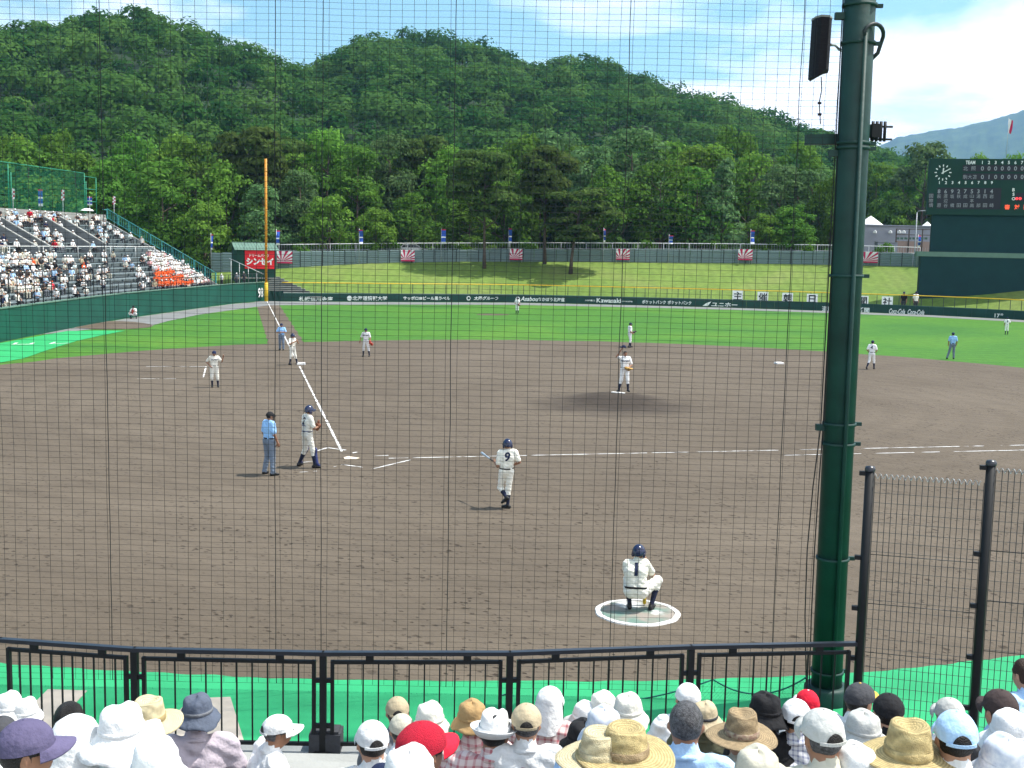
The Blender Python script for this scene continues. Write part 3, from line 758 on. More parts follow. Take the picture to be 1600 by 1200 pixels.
# tall green fence at the back of the stand
bf = empty('back_fence', (*wp(0, DT + 0.15), 0)); tag(bf, 'tall green mesh fence rising behind the top of the left stand', 'fence')
ZB = ZT + 1.15
s_b = min(np.linspace(1, S_ST, 200), key=lambda s: abs(proj((*wp(s, DT + 0.15), ZB + 2))[0] - 150))
s_b2 = min(np.linspace(1, S_ST, 200), key=lambda s: abs(proj((*wp(s, DT + 0.15), ZB + 2))[0] - 132))
HF = 3.9
pp = [0.3 + (s_b2 - 0.3) * i / 5 for i in range(6)]
for s in pp:
    for e in (0.0, 0.14):
        mb = MB(); p = wp(s + e, DT + 0.15); mb.tube([(*p, ZB), (*p, ZB + (HF if e == 0 else HF * 0.8))], 0.05, 6); under(bf, mb, 'post', MT['green_steel'])
mb = MB(); p = wp(s_b, DT + 0.15); mb.tube([(*p, ZB), (*p, ZB + HF - 0.3)], 0.05, 6); under(bf, mb, 'post', MT['green_steel'])
for hh, sa, sb in ((HF, 0.3, s_b2), (HF - 0.3, s_b2, s_b), (2.4, s_b2, s_b), (1.2, s_b2, s_b)):
    mb = MB(); mb.tube([(*wp(s, DT + 0.15), ZB + hh) for s in np.linspace(sa, sb, 20)], 0.045, 6); under(bf, mb, 'rail', MT['green_steel'])
mb = MB()
for s in np.linspace(0.3, s_b2, 150):
    p = wp(s, DT + 0.15); q = wp(s + 0.004, DT + 0.15); mb.quad((*p, ZB), (*q, ZB), (*q, ZB + HF), (*p, ZB + HF))
for z in np.linspace(0.1, HF - 0.1, 34):
    ss = np.linspace(0.3, s_b2, 24)
    for i in range(23): p = wp(ss[i], DT + 0.15); q = wp(ss[i+1], DT + 0.15); mb.quad((*p, ZB + z), (*q, ZB + z), (*q, ZB + z + 0.02), (*p, ZB + z + 0.02))
o = under(bf, mb, 'mesh', MT['green_steel']); o['kind'] = 'stuff'

# banners and pennants tied to the back fence
def pennant(px, py, kind, label, w, h, dep=None):
    s = min(np.linspace(0.3, NS - 1.1, 300), key=lambda q: abs(proj((*wp(q, DT + 0.5), ZB + 1.0))[0] - px))
    xy = wp(s, DT + 0.55); dd = depth((*xy, ZB)); c = D(px, py, dd)
    base = np.array([c[0], c[1], ZB - 2.2])
    r = empty('pennant' if kind == 'red' else 'banner', base); tag(r, label, 'flag', 'flags along the back fence')
    mb = MB(); mb.tube([base - base, np.array([0, 0, c[2] - base[2] + h * dd / FPX * 0.55])], 0.03, 6); mb.build('flagpole', MT['galv'], r)
    cw = w * dd / FPX; ch = h * dd / FPX
    up = np.array([0, 0, 1.0]); rt = CAM_R.copy(); rt[2] = 0; rt /= np.linalg.norm(rt)
    cz = np.array([0, 0, c[2] - base[2]])
    if kind == 'red':
        for i in range(5):
            for j in range(2):
                x0 = -cw / 2 + cw / 2 * j; z1 = ch / 2 - ch * i / 5; z0 = z1 - ch / 5
                mb = MB(); y = 0.05 * math.sin(i * 1.3)
                mb.prism([cz + rt * x0 + up * z0 + (0, y, 0), cz + rt * (x0 + cw / 2) + up * z0 + (0, y, 0), cz + rt * (x0 + cw / 2) + up * z1, cz + rt * x0 + up * z1], (0.01, 0.02, 0))
                mb.build('cloth_panel', MT['crimson'] if (i + j) % 2 == 0 else MT['cloth_white'], r)
    else:
        for i, (f0, f1, mm) in enumerate(((0, .1, 'crimson'), (.1, .45, 'banner_blue'), (.45, .55, 'cloth_white'), (.55, .85, 'banner_blue'), (.85, 1, 'cloth_white'))):
            mb = MB(); z1 = ch / 2 - ch * f0; z0 = ch / 2 - ch * f1
            mb.prism([cz - rt * cw / 2 + up * z0, cz + rt * cw / 2 + up * z0, cz + rt * cw / 2 + up * z1, cz - rt * cw / 2 + up * z1], (0.01, 0.02, 0)); mb.build('cloth_panel', MT[mm], r)
pennant(20, 303, 'red', 'red and white checked pennant leftmost on the tall green fence', 5, 16)
pennant(63, 309, 'blue', 'long blue banner with white marks on the tall green fence', 6.5, 26)
pennant(98, 305, 'red', 'red and white checked pennant right of the long blue banner', 4.5, 16)
pennant(140, 314, 'blue', 'short blue banner hanging in the last fence bay', 7, 13)
pennant(178, 313, 'red', 'red and white pennant beyond the end of the green fence', 4, 12)
# ------------------------------------------------------------------ outfield fence, berm and everything beyond it
FC = [np.array(p) for p in FENCE_C]
NF = len(FC)
FT = tangents(FC)
def fp(s, back=0.0):
    s = min(max(s, 0), NF - 1.001); i = int(s); t = s - i
    p = FC[i] * (1 - t) + FC[i+1] * t; tt = FT[i] * (1 - t) + FT[i+1] * t
    n = np.array([-tt[1], tt[0], 0]); n /= np.linalg.norm(n)      # away from the field
    return p + n * back
_ss = np.linspace(0, NF - 1.01, 1200)
_sx = np.array([proj(fp(s))[0] for s in _ss])
def fs(px): return float(np.interp(px, _sx, _ss))
def zat(xy, py):
    """height over the ground point xy seen at photo row py"""
    lo, hi = -5.0, 60.0
    for _ in range(40):
        mid = (lo + hi) / 2
        if proj((xy[0], xy[1], mid))[1] > py: lo = mid
        else: hi = mid
    return lo
PAD_H = 0.95
FCUM = np.concatenate([[0], np.cumsum([np.linalg.norm(FC[i+1] - FC[i]) for i in range(NF - 1)])])
ofe = empty('outfield_fence', fp(0)); tag(ofe, 'long low dark green padded fence with yellow top rail around the outfield', 'fence')
ED = [fs(x) for x in range(440, 1761, 22)]
for i in range(len(ED) - 1):                                       # the pads, one by one
    mb = MB(); a, b = fp(ED[i] + 0.004), fp(ED[i+1] - 0.004); c, d = fp(ED[i+1] - 0.004, 0.3), fp(ED[i] + 0.004, 0.3)
    h = PAD_H
    mb.add([a, b, c, d] + [p + (0, 0, h - 0.06) for p in (a, b)] + [p + (0, 0, h) for p in (c, d)] + [fp(ED[i] + 0.004, 0.06) + (0, 0, h), fp(ED[i+1] - 0.004, 0.06) + (0, 0, h)],
           [(0, 1, 5, 4), (1, 2, 6, 9, 5), (2, 3, 7, 6), (3, 0, 4, 8, 7), (4, 5, 9, 8), (8, 9, 6, 7)])
    under(ofe, mb, 'pad', MT['pad_green'])
PS = np.arange(457, 1760, 17.2)
RZ = 2.02
for i, x in enumerate(PS):
    mb = MB(); p = fp(fs(x), 0.36); mb.tube([p + (0, 0, 0.0), p + (0, 0, RZ)], 0.035, 6); under(ofe, mb, 'post', MT['dark_metal'])
mb = MB(); mb.tube([fp(s, 0.36) + (0, 0, RZ + 0.04) for s in np.linspace(fs(441), NF - 1.2, 70)], 0.06, 6); under(ofe, mb, 'top_rail', MT['yellow'])
mb = MB()
for z in np.arange(PAD_H + 0.1, RZ, 0.12):
    mb.tube([fp(s, 0.40) + (0, 0, z) for s in np.linspace(fs(441), NF - 1.2, 60)], 0.004, 3, caps=False)
o = under(ofe, mb, 'wire_mesh', MT['dark_metal']); o['kind'] = 'stuff'

def pad_text(txt, x0, x1, py, hpx, m='letter_white', **kw):
    xc = (x0 + x1) / 2; s = fs(xc); p = fp(s, -0.012); dd = depth(p)
    a, b = fp(fs(x0)), fp(fs(x1)); w = np.linalg.norm(b - a)
    me = fit_text(text_mesh(txt, bold=0.022, **kw), w=w, h=hpx * dd / FPX)
    p[2] = min(max(zat(p, py), 0.25), 0.75)
    # bend the lettering with the pad
    me.materials.clear(); me.materials.append(MT[m])
    l0 = float(np.interp(s, np.arange(NF), FCUM)); off = np.array(ofe.location)
    for v in me.vertices:
        q = fp(float(np.interp(l0 + v.co.x, FCUM, np.arange(NF))), -0.015); v.co = Vector((q[0], q[1], p[2] + v.co.y)) - Vector(off)
    me.update()
    return link('lettering', me, ofe)
pad_text('札幌信用金庫', 467, 520, 467, 7)
pad_text('北海道情報大学', 551, 605, 466, 7)
pad_text('サッポロ☰ビール黒ラベル', 630, 703, 466, 6)
pad_text('太陽グループ', 740, 780, 466, 6, shear=0.2)
pad_text('Asabou', 813, 841, 467, 7, shear=0.3)
pad_text('あかぼう北海道', 841, 882, 468, 6)
pad_text('川崎重工', 914, 930, 469.5, 2.5)
pad_text('Kawasaki', 932, 970, 469.5, 7, shear=0.0)
pad_text('カワサキ北海道', 970, 988, 471, 2.2)
pad_text('ポケットバンク', 1003, 1040, 472, 6)
pad_text('ポケットバンク', 1043, 1080, 473, 6)
pad_text('ユニホー', 1111, 1152, 476, 7, shear=0.15)
pad_text('道新スポーツ新聞', 1284, 1358, 484, 8)
pad_text('Coca-Cola', 1389, 1414, 487, 8, shear=0.35)
pad_text('Coca-Cola', 1418, 1444, 488.5, 8, shear=0.35)
pad_text('117', 1549, 1562, 493, 6)
pad_text('00', 1563, 1567, 491.5, 3)
def emblem(px, py, w, kind):
    s = fs(px); p = fp(s, -0.03); p[2] = min(max(zat(p, py), 0.3), 0.7); t = fp(s + .05) - fp(s - .05); t /= np.linalg.norm(t)
    mb = MB(); r = w * depth(p) / FPX / 2; up = np.array([0, 0, 1.]); n = np.cross(t, up) * 0.012
    if kind == 'round': mb.prism([p + t * r * math.cos(a) + up * r * math.sin(a) for a in np.linspace(0, 2*math.pi, 16, endpoint=False)], n)
    elif kind == 'ring':
        for k in range(12):
            a, b = 2*math.pi*k/12, 2*math.pi*(k+1)/12
            mb.quad(*[p + t * r*q*math.cos(c) + up * r*q*math.sin(c) for q, c in ((1, a), (1, b), (.6, b), (.6, a))])
    else: mb.prism([p - t * r - up * r * .5, p + t * r * .2 - up * r * .5, p + t * r + up * r * .6, p - t * r * .1 + up * r * .2], n)
    under(ofe, mb, 'emblem', MT['letter_white'])
emblem(546, 466, 8, 'round'); emblem(732, 466, 7, 'ring'); emblem(809, 467, 7, 'ring'); emblem(1104, 475, 14, 'wing')

# host signs on the fence, one square board per character
for ch, x, y in (('主', 1152, 462.3), ('催', 1191, 464.4), ('朝', 1229.5, 466), ('日', 1268, 467.6), ('新', 1307, 469.2), ('聞', 1347, 470.5), ('社', 1385, 471.6)):
    s = fs(x); p = fp(s, 0.22); p[2] = zat(p, y); dd = depth(p); t = fp(s + .05) - fp(s - .05); t /= np.linalg.norm(t)
    w = 16.5 * dd / FPX; n = np.cross(t, (0, 0, 1.))
    root = empty('sign_board', p - (0, 0, w / 2), math.atan2(t[1], t[0]))
    lb = {'主': 'white square sign with the character for main, leftmost in its row', '催': 'white square sign with the character for hosting, second from left', '朝': 'white square sign with the character for morning', '日': 'white square sign with the box shaped character for sun', '新': 'white square sign mostly behind the green pole, new character', '聞': 'white square sign half hidden right of the green pole', '社': 'white square sign with the last character, nearest the scoreboard'}[ch]
    tag(root, lb, 'sign', 'character signs on the outfield fence')
    mb = MB(); mb.box((0, 0, w / 2), (w, 0.05, w)); mb.build('panel', MT['sign_white'], root)
    place_text(fit_text(text_mesh(ch, bold=0.02), h=w * 0.80), p + n * 0.03, t, (0, 0, 1), MT['letter_black'], root)

# ---- grass berm
TOP_PX = [(330, 426), (380, 423), (440, 419.5), (520, 414.5), (600, 411), (700, 409.3), (800, 408.8), (900, 408.8), (1000, 409.6), (1150, 411.3), (1300, 413.6), (1450, 417), (1600, 421), (1760, 425)]
def top_pt(px, py): return D(px, py, depth(fp(fs(max(px, 441)))) + 17.0)
TOPP = [top_pt(*q) for q in TOP_PX]
TOP_C = [np.array(p) for p in curve_pts(TOPP, 6)]
_tx = np.array([proj(p)[0] for p in TOP_C])
def tp(px):
    i = float(np.interp(px, _tx, np.arange(len(TOP_C)))); k = min(int(i), len(TOP_C) - 2); t = i - k
    return TOP_C[k] * (1 - t) + TOP_C[k+1] * t
def berm_pt(px, t):
    a = fp(fs(max(px, 441)), 0.5) if px >= 441 else fp(0, 0.5) + (np.array([CAM_R[0], CAM_R[1], 0]) * (px - 441) / FPX * depth(fp(0)))
    a = a + np.array([0, 0, 0.02]); b = tp(px)
    p = a * (1 - t) + b * t
    zz = t ** 0.92
    p[2] = a[2] * (1 - zz) + b[2] * zz + 0.12 * mnoise.noise(Vector((p[0] * 0.15, p[1] * 0.15, 0))) * math.sin(math.pi * min(1, max(0, t)))
    return p
xs = np.arange(330, 1761, 10); ts = np.linspace(0, 1, 16)
vs = [berm_pt(x, t) for x in xs for t in ts]; nt_ = len(ts)
fsx = [(i*nt_+j, (i+1)*nt_+j, (i+1)*nt_+j+1, i*nt_+j+1) for i in range(len(xs)-1) for j in range(nt_-1)]
me = mesh_np('berm', vs, fsx, [MT['berm_grass']], smooth=True)
tag(link('grass_berm', me), kind='structure')
# level ground on top of the berm, reaching the foot of the hills
hz = np.array([-0.525, 0.851, 0.0])
vs = []; fsx = []
ptop = [TOP_C[0] + np.array([-60, -40, 0.])] + TOP_C + [TOP_C[-1] + np.array([80, 40, 0.])]
for p in ptop:
    dirr = p - CAM_P; dirr[2] = 0; dirr /= np.linalg.norm(dirr)
    for q in (0.0, 6.0, 25.0, 80.0, 160.0): vs.append((p[0] + dirr[0] * q, p[1] + dirr[1] * q, p[2] + 0.0 - (0.01 if q == 0 else 0)))
fsx = [(i*5+j, i*5+j+1, (i+1)*5+j+1, (i+1)*5+j) for i in range(len(ptop)-1) for j in range(4)]
tag(link('woodland_ground', mesh_np('woodland', vs, fsx, [MT['soil']])), kind='structure')

# ---- corrugated boundary wall, panel by panel
WH = {330: 395, 440: 392.6, 520: 392, 600: 391, 800: 389.4, 1000: 389.4, 1150: 390.8, 1300: 392.8, 1450: 396.4, 1600: 400}
def wall_top(px):
    return zat(tp(px), float(np.interp(px, list(WH), list(WH.values()))))
cw = empty('boundary_wall', tp(600)); tag(cw, 'grey green corrugated panel wall along the top of the grass berm', 'wall')
edges = list(np.arange(330, 1452, 17.4))
def panel_mesh(w, h):
    mb = MB(); k = 8; pr = []
    for i in range(k):
        z0, z1 = h * i / k, h * (i + 1) / k; pr += [(0.0, z0), (0.035, z0 + 0.02), (0.035, z1 - 0.05), (0.0, z1 - 0.03)]
    pr.append((0.0, h))
    vs = [(0, -y, z) for y, z in pr] + [(w, -y, z) for y, z in pr]; n = len(pr)
    mb.add(vs, [(i, n + i, n + i + 1, i + 1) for i in range(n - 1)])
    mb.add([(0, 0.05, 0), (w, 0.05, 0), (w, 0.05, h), (0, 0.05, h), (0, 0, 0), (w, 0, 0), (w, 0, h), (0, 0, h)], [(1, 0, 3, 2), (7, 6, 2, 3), (4, 7, 3, 0), (5, 1, 2, 6)])
    return mb.mesh('panel', MT['corrugated'])
pm = panel_mesh(1.0, 1.0)
for i in range(len(edges) - 1):
    a, b = tp(edges[i]), tp(edges[i+1]); d = b - a; w = math.hypot(d[0], d[1]) - 0.06
    h = (wall_top(edges[i]) + wall_top(edges[i+1])) / 2 - min(a[2], b[2]) + 0.15
    o = link('panel', pm, cw); o.location = Vector((a[0], a[1], min(a[2], b[2]) - 0.15)) - cw.location
    o.rotation_euler = (0, 0, math.atan2(d[1], d[0])); o.scale = (w, 1, h)
    if i % 2 == 0:
        mb = MB(); mb.box((a[0], a[1], min(a[2], b[2]) + h / 2 - 0.1), (0.08, 0.14, h), rz=math.atan2(d[1], d[0])); under(cw, mb, 'post', MT['dark_metal'])
# pale rail fence along the road behind the wall
rf = empty('road_fence', tp(600) + np.array([0, 0, 0])); tag(rf, 'pale pipe fence with thin uprights along the road behind the corrugated wall', 'fence')
RFX = {440: 382.2, 600: 380.2, 800: 379.4, 1000: 379.8, 1150: 381, 1300: 383, 1450: 387}
def rfp(px):
    p = tp(px); dr = p - CAM_P; dr[2] = 0; dr /= np.linalg.norm(dr); q = p + dr * 3.0; return q, zat(q, float(np.interp(px, list(RFX), list(RFX.values()))))
mb = MB(); mb.tube([np.array([*rfp(x)[0][:2], rfp(x)[1]]) for x in np.arange(436, 1450, 20)], 0.05, 6); under(rf, mb, 'top_rail', MT['white_paint'])
mb = MB(); mb.tube([np.array([*rfp(x)[0][:2], rfp(x)[1] - 0.75]) for x in np.arange(436, 1450, 20)], 0.03, 5); under(rf, mb, 'lower_rail', MT['galv'])
mb = MB()
for x in np.arange(436, 1449, 4.2):
    q, z = rfp(x); mb.tube([(q[0], q[1], z - 0.9), (q[0], q[1], z)], 0.018, 4, caps=False)
o = under(rf, mb, 'uprights', MT['galv']); o['kind'] = 'stuff'
for x in np.arange(436, 1449, 40):
    q, z = rfp(x); mb = MB(); mb.tube([(q[0], q[1], q[2]), (q[0], q[1], z)], 0.04, 6); under(rf, mb, 'post', MT['galv'])

# ---- rayed flags hung on the wall
def rayed_flag(px, py, w, h, label):
    p = tp(px); dr = p - CAM_P; dr[2] = 0; dr /= np.linalg.norm(dr); q = p - dr * 0.5
    q[2] = zat(q, py); dd = depth(q); W_, H_ = w * dd / FPX, h * dd / FPX
    a, b = tp(px - 8), tp(px + 8); rt = b - a; rt[2] = 0; rt /= np.linalg.norm(rt); up = np.array([0, 0, 1.]); n = np.cross(rt, up)
    gz = p[2] - 0.1
    r = empty('rayed_flag', (q[0], q[1], gz)); tag(r, label, 'flag', 'rayed flags along the boundary wall')
    base = np.array([q[0], q[1], gz])
    c = q - base
    sag = lambda u, v: c + rt * (u - .5) * W_ + up * (v - .5) * H_ + n * 0.03 * math.sin(u * 7 + v * 3)
    mb = MB(); nu, nvv = 8, 5
    vs = [sag(i / nu, j / nvv) for i in range(nu + 1) for j in range(nvv + 1)]
    mb.add(vs, [(i*(nvv+1)+j, (i+1)*(nvv+1)+j, (i+1)*(nvv+1)+j+1, i*(nvv+1)+j+1) for i in range(nu) for j in range(nvv)])
    mb.add([v - n * 0.02 for v in vs], [(i*(nvv+1)+j, i*(nvv+1)+j+1, (i+1)*(nvv+1)+j+1, (i+1)*(nvv+1)+j) for i in range(nu) for j in range(nvv)])
    mb.build('cloth', MT['cloth_white'], r)
    o0 = np.array([0.30, 0.16])
    def edge(a):
        dx, dy = math.cos(a), math.sin(a); t = 9
        for lim, oo, dd_ in ((1, o0[0], dx), (0, o0[0], dx), (1, o0[1], dy), (0, o0[1], dy)):
            if abs(dd_) > 1e-6:
                k = (lim - oo) / dd_
                if k > 0: t = min(t, k)
        return o0 + np.array([dx, dy]) * t
    angs = np.radians([-12, 4, 13, 23, 32, 42, 51, 63, 74, 90, 103, 119, 134, 152, 172])
    for k in range(1, len(angs) - 1, 2):
        mb = MB(); m1 = edge((angs[k] + angs[k+1]) / 2); pts = [o0, edge(angs[k]), m1, edge(angs[k+1])]
        mb.add([sag(*u) + n * 0.035 for u in pts], [(0, 1, 2), (0, 2, 3)]); mb.build('ray', MT['crimson'], r)
    mb = MB(); mb.add([sag(*u) + n * 0.03 for u in ((0, 0), (1, 0), (1, .13), (.6, .13), (0.15, .13), (0, .13))], [(0, 1, 2, 3, 4, 5)]); mb.build('hem', MT['crimson'], r)
    for u in (0.02, 0.98):
        mb = MB(); t_ = sag(u, 1.0) - n * 0.06; mb.tube([(t_[0], t_[1], 0), t_], 0.035, 6); mb.build('flag_post', MT['galv'], r)
rayed_flag(445, 402, 24, 19, 'crimson and white rayed flag beside the dark green hut')
rayed_flag(637, 399.5, 22, 17.5, 'crimson and white rayed flag on the wall left of the pines')
rayed_flag(806, 397.5, 20, 17, 'crimson and white rayed flag between the two taller pine trunks')
rayed_flag(973, 397.6, 21, 17, 'crimson and white rayed flag behind the short leaning pine, to its right')
rayed_flag(1164, 398, 22, 17, 'crimson and white rayed flag on the wall above the first host sign')
rayed_flag(1357, 402, 27, 17, 'crimson and white rayed flag partly behind the tall green pole')

def nobori(px, y0, y1, w, label):
    p = tp(px); dr = p - CAM_P; dr[2] = 0; dr /= np.linalg.norm(dr); q = p - dr * 0.25
    z1, z0 = zat(q, y0), zat(q, y1); W_ = w * depth(q) / FPX; base = np.array([q[0], q[1], p[2] - 0.1])
    r = empty('banner', base); tag(r, label, 'banner', 'blue banners on poles along the boundary wall')
    rt = CAM_R.copy(); rt[2] = 0; rt /= np.linalg.norm(rt); n = np.cross(rt, (0, 0, 1.))
    mb = MB(); mb.tube([(0, 0, 0), (0, 0, z1 - base[2] + 0.15)], 0.03, 6); mb.build('flagpole', MT['galv'], r)
    h = z1 - z0
    for f0, f1, m in ((0, .08, 'crimson'), (.08, .5, 'banner_blue'), (.5, .58, 'cloth_white'), (.58, .86, 'banner_blue'), (.86, 1, 'cloth_white')):
        mb = MB(); a = np.array([0, 0, z1 - base[2] - h * f0]); b = np.array([0, 0, z1 - base[2] - h * f1])
        bow = lambda f: n * 0.12 * math.sin(f * 5 + px)
        mb.prism([b + bow(f1), b + rt * W_ + bow(f1) * 2, a + rt * W_ + bow(f0) * 2, a + bow(f0)], n * 0.02); mb.build('cloth_panel', MT[m], r)
nobori(432, 360, 383, 5, 'blue banner on a pole just right of the dark green hut')
nobori(561, 359, 381, 6, 'blue banner on a pole midway between hut and first pine')
nobori(689, 358, 381, 7, 'blue banner on a pole left of the tallest pine trunk')
nobori(794, 357, 380, 5, 'blue banner on a pole right of the tallest pine trunk')
nobori(942, 358, 378, 3, 'narrow blue banner behind the short leaning pine')
nobori(1044, 368, 381, 6, 'short blue banner in front of the dense dark trees')
nobori(1171, 360, 381, 6, 'blue banner on a pole above the rightmost whole rayed flag')
nobori(1432, 368, 386, 4, 'blue banner on a pole left of the scoreboard')
nobori(1303, 366, 390, 5, 'blue and white banner at the left edge of the green pole')
nobori(299, 366, 390, 3, 'blue banner on a pole beyond the sloping teal railing')

# ---- foul pole
pz = zat(POLE_XY, 248)
fpo = empty('foul_pole', (POLE_XY[0], POLE_XY[1], 0)); tag(fpo, 'tall thin orange yellow foul pole at the end of the left wall', 'foul pole')
mb = MB(); mb.tube([(0, 0, 2.0), (0, 0, pz)], 0.14, 12); mb.build('mast', MT['orange_yellow'], fpo)
mb = MB(); mb.tube([(0, 0, 0), (0, 0, 2.05)], 0.20, 12); mb.build('padding', MT['yellow'], fpo)
for z in (6.0, 10.0, 14.0):
    mb = MB(); mb.tube([(0, 0, z - 0.05), (0, 0, z + 0.05)], 0.16, 12); mb.build('collar', MT['orange_yellow'], fpo)

# ---- dark green hut with red sign
RH_ = CAM_R.copy(); RH_[2] = 0; RH_ /= np.linalg.norm(RH_); FH_ = np.array([-RH_[1], RH_[0], 0.])
hc = D(401, 428, 137); hg = np.array([hc[0], hc[1], 0.0])
ang = math.radians(24)
hr = RH_ * math.cos(ang) + FH_ * math.sin(ang); hf = -RH_ * math.sin(ang) + FH_ * math.cos(ang)
hut = empty('hut', hg, math.atan2(hr[1], hr[0])); tag(hut, 'dark green hut with pale green pitched roof behind the foul pole', 'hut')
zt = zat(hc, 389.5); zr = zat(hc + hf * 1.7, 379.5)
mb = MB(); w2, dp_ = 2.25, 3.4
mb.box((0, dp_ / 2, zt / 2), (2 * w2, dp_, zt)); mb.build('wall', MT['hut_wall'], hut)
for x in np.linspace(-w2 + 0.3, w2 - 0.3, 9):
    mb = MB(); mb.box((x, -0.02, zt / 2), (0.05, 0.04, zt - 0.1)); mb.build('batten', MT['hut_wall'], hut)
for sd in (-1, 1):
    mb = MB(); mb.prism([(sd * w2 - 0.04 * sd, 0, zt), (sd * w2 - 0.04 * sd, dp_, zt), (sd * w2 - 0.04 * sd, dp_ / 2, zr - 0.05)], (0.035 * sd, 0, 0)); mb.build('gable', MT['hut_wall'], hut)
ov = 0.35
for sd, (y0, y1) in enumerate(((-ov, dp_ / 2), (dp_ / 2, dp_ + ov))):
    n = 14
    for i in range(n):
        x0 = -w2 - ov + (2 * w2 + 2 * ov) * i / n; x1 = -w2 - ov + (2 * w2 + 2 * ov) * (i + 1) / n - 0.03
        za, zb = (zt - 0.12, zr) if sd == 0 else (zr, zt - 0.12)
        mb = MB(); mb.prism([(x0, y0, za), (x1, y0, za), (x1, y1, zb), (x0, y1, zb)], (0, 0, 0.05)); mb.build('roof_sheet', MT['hut_roof'], hut)
mb = MB(); mb.beam((-w2 - ov, dp_ / 2, zr + 0.06), (w2 + ov, dp_ / 2, zr + 0.06), 0.2, 0.06); mb.build('ridge_cap', MT['hut_roof'], hut)
mb = MB(); mb.box((0, -0.46, 2.2), (2 * w2 + 0.3, 0.10, 0.12)); mb.build('ledge', MT['pale_concrete'], hut)
# sign on the hut
sp = D(406, 405.5, 136.4)
sw = 42.5 * 136.4 / FPX / math.cos(ang); sh = 29 * 136.4 / FPX
fpl = hg - hf * 0.10
tt = ((fpl - CAM_P) @ hf) / (ray(406, 405.5) @ hf); sp = CAM_P + ray(406, 405.5) * tt
sg = empty('red_sign', (sp[0], sp[1], sp[2] - sh / 2), math.atan2(hr[1], hr[0])); tag(sg, 'bright red rectangular sign with white Japanese lettering on the green hut', 'sign')
mb = MB(); mb.box((0, 0, sh / 2), (sw, 0.08, sh)); mb.build('panel', MT['red_sign'], sg)
def sgt(t, fx, fy, w, h, b): place_text(fit_text(text_mesh(t, bold=b), w=sw * w, h=sh * h), sp + hr * sw * fx + np.array([0, 0, sh * fy]) - hf * 0.05, hr, (0, 0, 1), MT['sign_white'], sg)
sgt('ドリームパーク', -0.02, 0.22, 0.66, 0.17, 0.02); sgt('シンセイ', 0.0, -0.10, 0.92, 0.38, 0.05)
# stair rail by the hut
hrail = empty('hut_stair_rail', D(360, 430, 133)); tag(hrail, 'thin pale handrail sloping down in front of the dark green hut', 'railing')
mb = MB(); mb.tube([D(358, 403.5, 133), D(412, 428.5, 132.0)], 0.04, 6); under(hrail, mb, 'handrail', MT['galv'])
for x in (361, 374, 388, 401):
    y = 403.5 + (x - 358) * 25 / 54; a = D(x, y, 133 - (x - 358) / 54); mb = MB(); mb.tube([a, (a[0], a[1], 0)], 0.035, 6); under(hrail, mb, 'post', MT['galv'])

# ---- small slatted bleachers beyond the pole
bl = empty('bleachers', D(440, 464, 131.5)); tag(bl, 'small grey slatted bench tiers right of the orange foul pole', 'bleachers')
for k in range(11):
    y = 463.2 - 3.05 * k; dd = 128.9 + 0.95 * k; x0, x1 = 419, 503 - 6.6 * k
    a, b = D(x0, y, dd), D(x1, y, dd); b[2] = a[2] = (a[2] + b[2]) / 2
    mb = MB(); mb.beam(a, b, 0.42, 0.07); under(bl, mb, 'slat_seat', MT['pale_concrete'])
    mb = MB(); a2 = a + FH_ * 0.3; b2 = b + FH_ * 0.3; mb.prism([(a2[0], a2[1], 0), (b2[0], b2[1], 0), (b2[0], b2[1], b2[2] - 0.05), (a2[0], a2[1], a2[2] - 0.05)], FH_ * 0.12); under(bl, mb, 'riser', MT['stand_step'])
gt = empty('tarpaulin', fp(0) + np.array([0, 0, 0])); tag(gt, 'rumpled dark green tarpaulin between the foul pole and the outfield fence', 'tarpaulin')
a = G(420, 470.6); b = G(443, 471); mb = MB(); vs = []
for i in range(13):
    for j in range(7):
        u, v = i / 12, j / 6; p = a * (1 - u) + b * u; vs.append(np.array([p[0], p[1], 0.02 + 1.15 * v - 0.1 * math.sin(u * 3)]) - FH_ * (0.14 * math.sin(u * 17 + v * 3) * v + 0.05))
mb.add(vs, [(i*7+j, (i+1)*7+j, (i+1)*7+j+1, i*7+j+1) for i in range(12) for j in range(6)], smooth=True)
mb.add([p + FH_ * 0.06 for p in vs], [(i*7+j, i*7+j+1, (i+1)*7+j+1, (i+1)*7+j) for i in range(12) for j in range(6)], smooth=True)
under(gt, mb, 'sheet', MT['pad_green'])

# ---- scoreboard
by = math.radians(14)
brt = RH_ * math.cos(by) - FH_ * math.sin(by); bn = RH_ * math.sin(by) * 1.0 + FH_ * math.cos(by)   # bn points away from us
BP = D(1448, 400, 134.0)
def bpt(px, py, off=0.0):
    d = ray(px, py); t = ((BP - bn * off - CAM_P) @ bn) / (d @ bn); return CAM_P + d * t
sb = empty('scoreboard', (BP[0], BP[1], 0), math.atan2(brt[1], brt[0])); tag(sb, 'big dark green scoreboard with clock and white numbers on a tall blank wall', 'scoreboard')
def bbox(px0, py0, px1, py1, off, thick, name, m):
    a, b = bpt(px0, py1, off), bpt(px1, py0, off); z0, z1 = a[2], b[2]
    if py1 > 480: z0 = 0.0
    mb = MB(); w = (b - a) @ brt; c = a + brt * w / 2 + bn * thick / 2; mb.box((c[0], c[1], (z0 + z1) / 2), (w, thick, z1 - z0), ax=(brt, bn, (0, 0, 1)))
    loc = np.array(sb.location); R_ = np.array([brt, bn, (0, 0, 1.)])
    mb.v = [tuple(R_ @ (np.array(p) - loc)) for p in mb.v]
    return mb.build(name, m, sb)
bbox(1448, 248.6, 1700, 335, 0.0, 1.6, 'board', MT['board_green'])
bbox(1453, 335, 1700, 400, -0.3, 1.3, 'upper_wall', MT['board_blue'])
